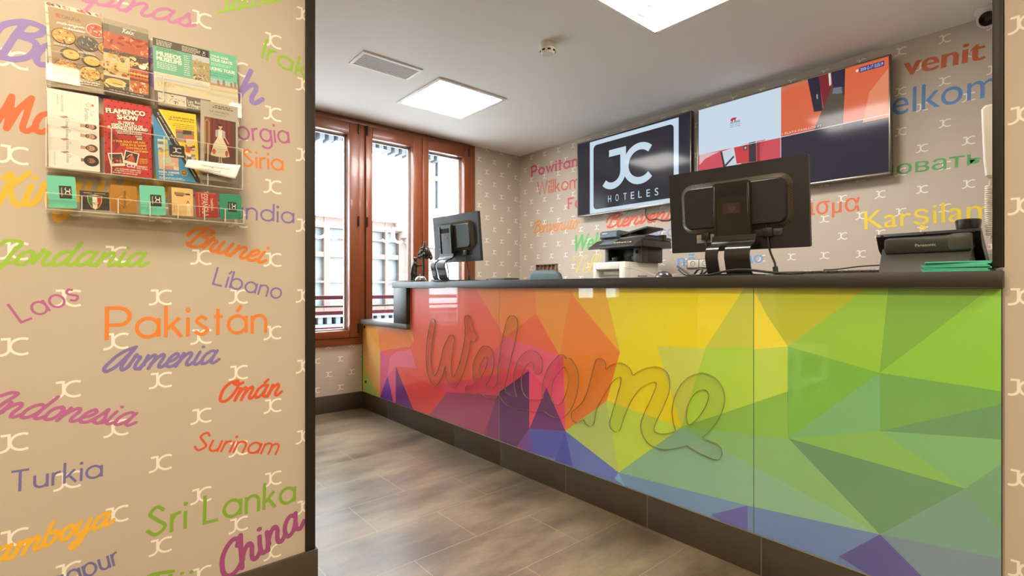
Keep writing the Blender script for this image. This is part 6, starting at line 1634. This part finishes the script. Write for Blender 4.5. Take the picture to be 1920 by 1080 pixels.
def d_flamenco(p, w, h):
    RED_ = (198, 42, 34); p.rect(0, w, 0, h, RED_)
    for j in range(14):
        for k in range(8): p.disc(w * (0.03 + 0.135 * k + (0.067 if j % 2 else 0)), h * (0.985 - 0.072 * j), w * 0.017, (40, 22, 20), ry=h * 0.010, n=10)
    p.poly([(w * 0.06, h * 0.54), (w * 0.18, h * 0.58), (w * 0.30, h * 0.48), (w * 0.30, h * 0.38), (w * 0.20, h * 0.30), (w * 0.22, h * 0.42)], (150, 30, 28)); p.poly([(0, 0), (w * 0.35, 0), (w * 0.3, h * 0.12), (w * 0.1, h * 0.2), (0, h * 0.15)], (150, 30, 28))
    C = (246, 238, 214); r = R(5)
    def t2(s, x, y, hh, ww, b=0.06, rot=r):
        p.text(s, w * x + 0.0006, h * y - 0.0012, h * hh, (40, 14, 12), bold=b + 0.03, width=w * ww, align='c', rot=rot); p.text(s, w * x, h * y, h * hh, C, bold=b, width=w * ww, align='c', rot=rot)
    t2('FLAMENCO', 0.46, 0.835, 0.060, 0.82); t2('SHOW', 0.50, 0.762, 0.060, 0.44)
    t2('EL MEJOR', 0.47, 0.703, 0.032, 0.34, 0.05); t2('ESPECTÁCULO DE', 0.49, 0.664, 0.034, 0.66, 0.05); t2('FLAMENCO EN MADRID', 0.50, 0.625, 0.036, 0.84, 0.05)
    t2('CON 6 ARTISTAS EN ESCENA', 0.52, 0.592, 0.020, 0.56, 0.03); t2('BEBIDA INCLUIDA A ELEGIR', 0.53, 0.567, 0.020, 0.52, 0.03); t2('ENTRADA', 0.72, 0.545, 0.016, 0.14, 0.03); t2('30€', 0.74, 0.508, 0.030, 0.12, 0.05)
    Y = (240, 196, 60)
    for s, x, y, ww in (('Y POR SOLO 10€ MÁS', 0.52, 0.450, 0.68), ('CENA EN EL SHOW', 0.61, 0.412, 0.56), ('CON PAELLA O', 0.67, 0.374, 0.44), ('RACIONES', 0.77, 0.338, 0.30)): p.text(s, w * x, h * y, h * 0.026, Y, bold=0.035, width=w * ww, align='c', rot=r)
    def polaroid(cx, cy, a, base, cols, sd):
        c, s = math.cos(a), math.sin(a); T = lambda u, v: (w * cx + (u * c - v * s) * w, h * cy + (u * s + v * c) * w)
        p.poly([T(-0.155, -0.18), (T(0.155, -0.18)), T(0.155, 0.16), T(-0.155, 0.16)], (240, 230, 206)); p.poly([T(-0.13, -0.11), T(0.13, -0.11), T(0.13, 0.135), T(-0.13, 0.135)], base)
        rr = random.Random(sd)
        for _ in range(16):
            u, v = rr.uniform(-0.09, 0.09), rr.uniform(-0.09, 0.04); p.disc(*T(u, v), w * 0.022, rr.choice(cols), ry=w * 0.03, n=8)
        return T
    polaroid(0.24, 0.205, R(10), (74, 52, 40), [(170, 50, 36), (120, 40, 30), (206, 130, 90)], 1)
    T = polaroid(0.55, 0.250, R(-10), (60, 42, 34), [(60, 42, 34)], 2); p.poly([T(-0.02, 0.08), T(0.05, 0.05), T(0.10, -0.10), T(-0.10, -0.10), T(-0.03, 0.0)], (206, 84, 50)); p.disc(*T(0.0, 0.09), w * 0.02, (214, 160, 124)); p.stroke([T(-0.09, -0.02), T(-0.04, 0.07), T(0.0, 0.06)], w * 0.02, (226, 190, 150))
    p.text('CU', w * 0.45, h * 0.115, h * 0.044, (232, 226, 240), bold=0.06, width=w * 0.18); p.text('CONNECT', w * 0.66, h * 0.13, h * 0.020, C, bold=0.04, width=w * 0.24); p.text('TO YOU', w * 0.66, h * 0.102, h * 0.020, C, bold=0.04, width=w * 0.24)
    for k in range(3): p.text(('HORARIOS', '20:30 HS', '22:30 HS')[k], w * 0.73, h * (0.235 - 0.026 * k), h * 0.017, Y, bold=0.02, width=w * 0.18, rot=r)
    p.text('¿TE GUSTARÍA SABER MÁS?', w * 0.22, h * 0.070, h * 0.018, C, bold=0.02, width=w * 0.54); p.text('Pregúntale a nuestro equipo', w * 0.20, h * 0.046, h * 0.018, C, bold=0.02, width=w * 0.56); p.lines(w * 0.16, h * 0.020, w * 0.62, 1, 0.01, h * 0.010, C, 9); p.rect(w * 0.115, w * 0.14, h * 0.018, h * 0.034, (70, 96, 160))
def d_rooms(p, w, h):
    p.rect(0, w, 0, h, (242, 206, 26)); p.poly([(0, 0), (w * 0.94, 0), (0, h * 0.93)], (64, 142, 190)); p.poly([(0, h * 0.93), (0, h), (w * 0.13, h), (w, h * 0.06), (w, 0), (w * 0.92, 0)], (38, 32, 28))
    p.stroke([(w * 0.16, h), (w, h * 0.092)], 0.0009, (240, 236, 220)); p.stroke([(w * 0.10, h * 0.87), (w * 0.34, h * 0.585)], 0.0022, (226, 226, 214)); p.stroke([(w * 0.66, h * 0.36), (w * 0.9, h * 0.09)], 0.0016, (226, 226, 214))
    a = math.atan2(-h * 0.95, w * 0.9); p.text('En pleno corazón de Madrid', w * 0.10, h * 0.945, h * 0.022, (240, 236, 226), bold=0.01, rot=a, width=h * 0.50)
    p.text('JC ROOMS SANTA ANA', w * 0.95, h * 0.90, h * 0.024, (60, 48, 20), bold=0.03, width=w * 0.56, align='r'); p.lines(w * 0.34, h * 0.872, w * 0.6, 1, 0.01, h * 0.011, (110, 92, 30), 2, 'r'); p.lines(w * 0.34, h * 0.82, w * 0.6, 3, h * 0.026, h * 0.009, (130, 110, 40), 3, 'r')
    def room(x0, x1, y0, y1, base, cols, sd):
        q = p.clip; p.clip = (w * x0, w * x1, h * y0, h * y1); p.rect(w * x0, w * x1, h * y0, h * y1, base); rr = random.Random(sd)
        for _ in range(9):
            u = rr.uniform(x0 - 0.05, x1); v = rr.uniform(y0 - 0.03, y1 - 0.02); p.poly([(w * u, h * v), (w * (u + (x1 - x0) * 0.5), h * (v + 0.012)), (w * (u + (x1 - x0) * 0.5), h * (v + (y1 - y0) * 0.4)), (w * u, h * (v + (y1 - y0) * 0.36))], rr.choice(cols))
        p.clip = q
    room(0.50, 0.93, 0.57, 0.75, (150, 120, 100), [(70, 60, 58), (196, 112, 80), (214, 196, 170), (120, 130, 120), (180, 150, 120)], 1); room(0.70, 0.93, 0.43, 0.54, (180, 110, 60), [(206, 84, 50), (214, 206, 190), (80, 60, 50)], 2); room(0.70, 0.93, 0.26, 0.41, (206, 196, 176), [(240, 236, 226), (120, 96, 70), (150, 140, 120)], 3)
    room(0.07, 0.31, 0.44, 0.58, (190, 196, 190), [(236, 206, 60), (120, 140, 150), (214, 220, 214)], 4); room(0.07, 0.31, 0.32, 0.43, (206, 190, 160), [(240, 206, 40), (196, 150, 90), (226, 220, 206)], 5); room(0.07, 0.52, 0.155, 0.36, (226, 190, 156), [(226, 170, 140), (236, 206, 180), (196, 214, 190), (210, 150, 120)], 6)
    p.poly(rrect(w * 0.33, w * 0.68, h * 0.335, h * 0.515, 0.004), (46, 38, 32)); p.logo(w * 0.40, h * 0.405, w * 0.20, h * 0.075, 0.14, (240, 236, 224)); p.text('hoteles', w * 0.505, h * 0.352, h * 0.028, (240, 236, 224), bold=0.04, width=w * 0.30, align='c')
    p.text('HOSTAL 12 ROOMS', w * 0.06, h * 0.105, h * 0.026, (240, 240, 232), bold=0.045, width=w * 0.46); p.lines(w * 0.06, h * 0.077, w * 0.44, 1, 0.01, h * 0.011, (222, 230, 230), 4); p.lines(w * 0.06, h * 0.038, w * 0.60, 2, h * 0.018, h * 0.009, (222, 230, 230), 5)
    p.disc(w * 0.635, h * 0.13, w * 0.085, (206, 176, 84), ry=w * 0.085); p.disc(w * 0.635, h * 0.13, w * 0.07, (120, 100, 44), ry=w * 0.07); p.text('10', w * 0.635, h * 0.118, h * 0.024, (226, 200, 110), bold=0.03, align='c'); p.stroke([(w * 0.59, h * 0.115), (w * 0.68, h * 0.118)], 0.001, (60, 48, 24))
def d_dress(p, w, h):
    p.rect(0, w, 0, h, (186, 176, 158)); rr = random.Random(9)
    for _ in range(150): p.disc(rr.uniform(0, w), rr.uniform(0, h), 0.0007, rr.choice([(206, 198, 182), (160, 150, 134), (214, 206, 190)]), n=6)
    p.lines(w * 0.30, h * 0.955, w * 0.58, 2, h * 0.024, h * 0.012, (96, 84, 70), 3, 'c'); p.text('LA FAVORITA', w * 0.5, h * 0.872, h * 0.022, (96, 84, 70), width=w * 0.5, align='c'); p.lines(w * 0.3, h * 0.845, w * 0.4, 1, 0.01, h * 0.006, (120, 108, 92), 5, 'c')
    q = p.clip; p.clip = (w * 0.10, w * 0.94, h * 0.22, h * 0.80)
    p.rect(0, w, 0, h, (112, 34, 22)); p.rect(w * 0.10, w * 0.26, h * 0.22, h * 0.82, (132, 78, 36)); p.stroke([(w * 0.12, h * 0.3), (w * 0.12, h * 0.74), (w * 0.17, h * 0.77), (w * 0.22, h * 0.74), (w * 0.22, h * 0.3)], 0.0016, (206, 150, 84)); p.rect(w * 0.85, w * 0.94, h * 0.22, h * 0.82, (84, 50, 32))
    for k in range(9): p.stroke([(w * (0.30 + 0.065 * k), h * 0.82), (w * (0.29 + 0.066 * k), h * 0.32)], 0.0022, (132, 40, 26) if k % 2 else (90, 26, 18))
    p.rect(w * 0.1, w * 0.94, h * 0.22, h * 0.33, (90, 58, 38))
    cx = 0.52
    for s in (-1, 1):
        p.stroke([(w * (cx + s * 0.03), h * 0.33), (w * (cx + s * 0.025), h * 0.25)], w * 0.026, (206, 160, 126)); p.poly([(w * (cx + s * 0.01), h * 0.25), (w * (cx + s * 0.075), h * 0.235), (w * (cx + s * 0.05), h * 0.262)], (196, 150, 120))
    p.poly([(w * (cx - 0.26), h * 0.325), (w * (cx - 0.1), h * 0.315), (w * (cx + 0.1), h * 0.315), (w * (cx + 0.25), h * 0.335), (w * (cx + 0.17), h * 0.47), (w * (cx + 0.05), h * 0.575), (w * (cx - 0.06), h * 0.575), (w * (cx - 0.18), h * 0.47)], (222, 206, 170))
    p.stroke([(w * (cx - 0.21), h * 0.425), (w * cx, h * 0.412), (w * (cx + 0.2), h * 0.43)], 0.0008, (150, 120, 90)); p.stroke([(w * (cx - 0.17), h * 0.485), (w * cx, h * 0.472), (w * (cx + 0.16), h * 0.485)], 0.0008, (150, 120, 90))
    p.disc(w * (cx - 0.17), h * 0.375, w * 0.05, (196, 96, 60), ry=h * 0.035); p.disc(w * (cx + 0.17), h * 0.37, w * 0.04, (178, 70, 46), ry=h * 0.04)
    p.poly([(w * (cx - 0.06), h * 0.55), (w * (cx + 0.05), h * 0.55), (w * (cx + 0.05), h * 0.665), (w * (cx - 0.06), h * 0.665)], (232, 220, 190))
    for s in (-1, 1): p.poly([(w * (cx + s * 0.05), h * 0.665), (w * (cx + s * 0.13), h * 0.65), (w * (cx + s * 0.135), h * 0.57), (w * (cx + s * 0.06), h * 0.555)], (178, 166, 176))
    p.stroke([(w * (cx + 0.12), h * 0.58), (w * (cx + 0.19), h * 0.52), (w * (cx + 0.22), h * 0.50)], w * 0.03, (206, 160, 126))
    p.rect(w * (cx - 0.022), w * (cx + 0.022), h * 0.655, h * 0.69, (214, 170, 136)); p.disc(w * cx, h * 0.705, w * 0.05, (216, 172, 138), ry=h * 0.026); p.disc(w * (cx - 0.01), h * 0.722, w * 0.052, (50, 30, 24), ry=h * 0.016); p.disc(w * (cx - 0.05), h * 0.732, w * 0.026, (50, 30, 24), ry=h * 0.014)
    p.clip = q
    p.text('ZAPATERÍA', w * 0.06, h * 0.135, h * 0.020, (150, 138, 120), width=w * 0.34); p.text('EXTRAORDINARY', w * 0.06, h * 0.06, h * 0.024, (80, 70, 58), bold=0.02, width=w * 0.52); p.rect(0, w, h * 0.085, h * 0.088, (130, 120, 104))
ROW1, ROW2, ROW3 = 'leaflets in the top row of the rack', 'leaflets in the middle row of the rack', 'small cards in the bottom row of the rack'
leaf('leaflet', 'cream leaflet with red striped border hidden behind the brown Coruña leaflet', 'leaflet', ((89, 4), (196, 28), (193, 177), (89, 160)), 1.7905, d_border, ROW1)
leaf('leaflet', 'brown Coruña restaurant leaflet with pans of paella', 'leaflet', ((95, 15), (196, 33), (193, 169.5), (95, 149.5)), 1.7865, d_coruna, ROW1)
leaf('leaflet', 'tapas leaflet with orange food photos under a grey heading', 'leaflet', ((195, 32), (279, 57), (278, 189), (193, 175)), 1.7840, d_tapas, ROW1)
leaf('leaflet', 'mint walking tour leaflet behind the museums leaflet', 'leaflet', ((340, 83), (446, 106), (445, 214), (340, 196)), 1.7880, d_tour, ROW1)
leaf('leaflet', 'mint and cream museums leaflet with dark heading', 'leaflet', ((287, 71), (394, 95), (394, 216), (289, 196)), 1.7845, d_museum, ROW1)
leaf('leaflet', 'white stadium tour leaflet with four men in white shirts', 'leaflet', ((89, 165), (186, 181), (186, 323), (90, 312)), 1.7680, d_stadium, ROW2)
leaf('leaflet', 'red dotted flamenco show leaflet', 'leaflet', ((195.5, 186), (284, 199), (284, 335), (195.5, 323)), 1.7680, d_flamenco, ROW2)
leaf('leaflet', 'blue and yellow hotel rooms leaflet with black diagonal band', 'leaflet', ((290, 205), (372, 214), (370, 344), (289, 335)), 1.7680, d_rooms, ROW2)
leaf('leaflet', 'beige leaflet with a woman in a wide cream dress', 'leaflet', ((377, 186), (446, 202), (446, 344), (375, 337)), 1.7660, d_dress, ROW2)

def jc_card(p, w, h, base, dark=(52, 46, 40)):
    p.poly(rrect(0, w, 0, h, 0.004, 4), base)
    p.rect(w * 0.40, w * 0.84, h * 0.30, h * 0.70, dark); c = Matrix.Identity(2)
    p.logo(w * 0.60, h * 0.645, h * 0.30, w * 0.19, 0.15, (240, 236, 224), rot=-math.pi / 2); p.text('hoteles', w * 0.47, h * 0.63, w * 0.05, (226, 220, 206), rot=-math.pi / 2, width=h * 0.26, bold=0.02)
MINT = (112, 204, 174)
def d_mint(p, w, h): jc_card(p, w, h, MINT)
def d_green(p, w, h): jc_card(p, w, h, (44, 138, 106), (34, 44, 40))
def d_pizza(p, w, h):
    p.rect(0, w, 0, h, (56, 44, 34)); p.text('PIZZERIA · TRATTORIA', w * 0.5, h * 0.87, h * 0.055, (226, 214, 190), width=w * 0.74, align='c')
    sh = lambda k: [(w * (0.5 + k * a), h * (0.42 + k * b * 1.25)) for a, b in ((-0.26, 0.28), (0.0, 0.33), (0.26, 0.28), (0.24, 0.0), (0.14, -0.22), (0, -0.33), (-0.14, -0.22), (-0.24, 0.0))]
    p.poly(sh(1.0), (206, 176, 96)); p.poly(sh(0.9), (232, 224, 206)); a = sh(0.9)
    p.poly([a[0], (w * 0.42, a[1][1] - h * 0.01), (w * 0.42, a[5][1] + h * 0.06), a[6], a[7]], (58, 112, 66)); p.poly([(w * 0.58, a[1][1] - h * 0.01), a[2], a[3], a[4], (w * 0.58, a[5][1] + h * 0.06)], (186, 50, 40)); p.rect(w * 0.27, w * 0.73, h * 0.70, h * 0.77, (60, 44, 30)); food(p, w * 0.5, h * 0.42, w * 0.12, h * 0.14, [(206, 164, 90), (150, 110, 60), (236, 220, 190)], 16, 2, s=0.3)
def d_gold(p, w, h):
    p.poly(rrect(0, w, 0, h, 0.004, 4), (176, 118, 26)); c = (222, 196, 130)
    p.stroke([(w * 0.2, h * 0.45), (w * 0.5, h * 0.66), (w * 0.8, h * 0.45), (w * 0.5, h * 0.24), (w * 0.2, h * 0.45)], 0.0006, c)
    p.poly([(w * 0.44, h * 0.25), (w * 0.56, h * 0.25), (w * 0.56, h * 0.7), (w * 0.44, h * 0.7)], (176, 118, 26)); S_, W = layout('Piramides', SCR, -0.02, 0)
    p.strokes(S_, lambda u, v: (w * 0.56 - v * w * 0.055, h * 0.14 + u * h * 0.66 / W), 0.0009, (96, 58, 16))
def d_cream(p, w, h):
    p.rect(0, w, 0, h, (226, 186, 120)); p.poly([(0, h), (w * 0.12, h), (w * 0.14, 0), (0, 0)], (120, 92, 60)); p.rect(w * 0.24, w * 0.66, h * 0.74, h * 0.84, (150, 116, 80)); p.rect(w * 0.3, w * 0.6, h * 0.70, h * 0.74, (96, 70, 46)); p.rect(w * 0.68, w * 0.88, h * 0.76, h * 0.82, (70, 54, 40)); p.rect(w * 0.12, w * 0.5, h * 0.40, h * 0.42, (180, 140, 90)); p.rect(w * 0.22, w * 0.24, h * 0.1, h * 0.4, (170, 130, 84)); p.rect(w * 0.36, w * 0.38, h * 0.1, h * 0.4, (170, 130, 84))
    p.text('A', w * 0.72, h * 0.46, h * 0.10, (170, 72, 44), bold=0.04); p.text('PARTAMENTOS', w * 0.74, h * 0.44, w * 0.16, (240, 226, 196), rot=-math.pi / 2, width=h * 0.40, bold=0.03)
def d_red(p, w, h):
    p.poly(rrect(0, w, 0, h, 0.004, 4), (164, 42, 30)); p.rect(w * 0.08, w * 0.92, h * 0.955, h * 0.962, (226, 196, 160)); r = -math.pi / 2; c = (232, 206, 176)
    p.text('TABERNA', w * 0.68, h * 0.78, w * 0.10, c, rot=r, width=h * 0.50); p.text('ESPAÑOLA', w * 0.28, h * 0.93, w * 0.28, c, rot=r, width=h * 0.88, bold=0.01); p.text('LA', w * 0.43, h * 0.98, w * 0.12, c, rot=0); p.stroke([(w * 0.16, h * 0.06), (w * 0.16, h * 0.92)], 0.0006, c)
C3 = lambda *a, **k: leaf(*a, **k)
Yc = 1.750
leaf('card', 'mint hotel card at the left end of the bottom row', 'card', ((89, 328.5), (143, 332), (143, 391), (89, 389)), Yc, d_mint, ROW3, base=MINT, corner=0.004)
leaf('card', 'dark card with green white and red pizzeria shield', 'card', ((150, 357), (205, 361), (205, 395), (150, 392)), Yc, d_pizza, ROW3, base=(56, 44, 34))
leaf('card', 'gold card with brown handwriting in a diamond', 'card', ((208, 346), (257, 350), (256, 400), (207, 396)), Yc, d_gold, ROW3, base=(176, 118, 26), corner=0.004)
leaf('card', 'mint hotel card in the middle of the bottom row', 'card', ((262.5, 347), (310, 350), (310, 404), (262.5, 402)), Yc, d_mint, ROW3, base=MINT, corner=0.004)
leaf('card', 'cream apartments card with brown sketch', 'card', ((316, 350), (362, 355), (362, 406), (315.5, 403)), Yc, d_cream, ROW3, base=(226, 186, 120))
leaf('card', 'red tavern card with vertical pale lettering', 'card', ((367, 360), (409, 362), (408, 409), (366, 407)), Yc, d_red, ROW3, base=(164, 42, 30), corner=0.004)
leaf('card', 'dark green hotel card at the right end of the bottom row', 'card', ((413, 364), (450, 366), (449, 412), (411, 409)), Yc, d_green, ROW3, base=(44, 138, 106), corner=0.004)
leaf('card', 'plain green card peeking out behind the dark green hotel card', 'card', ((418, 363), (453.5, 366), (452, 412), (416, 409)), Yc + 0.003, lambda p, w, h: p.poly(rrect(0, w, 0, h, 0.004, 4), (50, 150, 116)), ROW3, base=(44, 138, 106), corner=0.004)

# handwritten paper strip stuck across the rack front
bm = newbm(); q = [at(a, b, 'Y', 1.7455) for a, b in ((352, 299), (451, 310), (440, 336), (346, 313))]
NU, NV = 12, 4; grid = []
for i in range(NU + 1):
    row = []
    for j in range(NV + 1):
        u, v = i / NU, j / NV
        pt = q[0].lerp(q[1], u).lerp(q[3].lerp(q[2], u), v); pt = pt + Vector((0, -0.006 * max(0, u - 0.6) ** 1.5 * 4 * (0.4 + v) - 0.002 * math.sin(u * 7), 0)); row.append(bm.verts.new(pt))
    grid.append(row)
for i in range(NU):
    for j in range(NV): bm.faces.new((grid[i][j], grid[i][j + 1], grid[i + 1][j + 1], grid[i + 1][j]))
pn = done('paper_note', bm, mat('note paper', (240, 238, 232), rough=0.6)); sol = pn.modifiers.new('s', 'SOLIDIFY'); sol.thickness = 0.0003; sol.offset = 1
tag(pn, 'white handwritten paper strip stuck across the right side of the rack', 'note')
p = Print(PLANE_Y(1.7455), 0.0050); p.step = 1e-6
o0 = on_y(1.7455)(377, 311.5); o1 = on_y(1.7455)(432, 320); o2 = on_y(1.7455)(372, 318); o3 = on_y(1.7455)(412, 325)
for s, a, b in (('benegnuando', o0, o1), ('unalahoel', o2, o3)):
    S_, W = layout(s, SCR, 0.12, 0); d = Vector((b[0] - a[0], b[1] - a[1]))
    p.strokes(S_, lambda u, v: (a[0] + d.x * u / W + v * 0.001, a[1] + d.y * u / W + v * 0.0034), 0.0006, (96, 90, 100))
p.done('handwriting', pn)

# ------------------------------------------------------------------ the lobby behind the camera, as the glass front mirrors it
M_tw = mat('white painted wood', (224, 220, 208), rough=0.4)
tb_ = thing('side_table', 'low white side table mirrored in the green glass front', 'table', (-1.535, 2.10, 0))
bm = newbm(); box(bm, -0.385, 0.385, -0.32, 0.32, 0.45, 0.50, 0.004); done('tabletop', bm, M_tw, tb_)
bm = newbm(); box(bm, -0.375, 0.375, -0.31, 0.31, 0.14, 0.175, 0.004); done('shelf', bm, M_tw, tb_)
for x in (-0.355, 0.355):
    for y in (-0.29, 0.29):
        bm = newbm(); box(bm, x - 0.03, x + 0.03, y - 0.03, y + 0.03, 0, 0.45, 0.003); done('leg', bm, M_tw, tb_)
M_sofa = mat('brown leather', (112, 62, 34), rough=0.45)
sf = thing('sofa', 'brown lobby sofa mirrored in the green glass front', 'sofa', (-2.75, 1.45, 0), R(180))
bm = newbm(); box(bm, -0.1, 0.6, -1.2, 1.2, 0.14, 0.44, 0.05, seg=3); done('seat', bm, M_sofa, sf)
bm = newbm(); box(bm, -0.3, -0.08, -1.2, 1.2, 0.14, 0.88, 0.06, seg=3); done('backrest', bm, M_sofa, sf)
for y in (-1.32, 1.2):
    bm = newbm(); box(bm, -0.3, 0.6, y, y + 0.12, 0.10, 0.62, 0.04); done('armrest', bm, M_sofa, sf)
for x in (-0.25, 0.52):
    for y in (-1.25, 1.25):
        bm = newbm(); box(bm, x, x + 0.05, y - 0.03, y + 0.03, 0, 0.14); done('leg', bm, M_blk, sf)
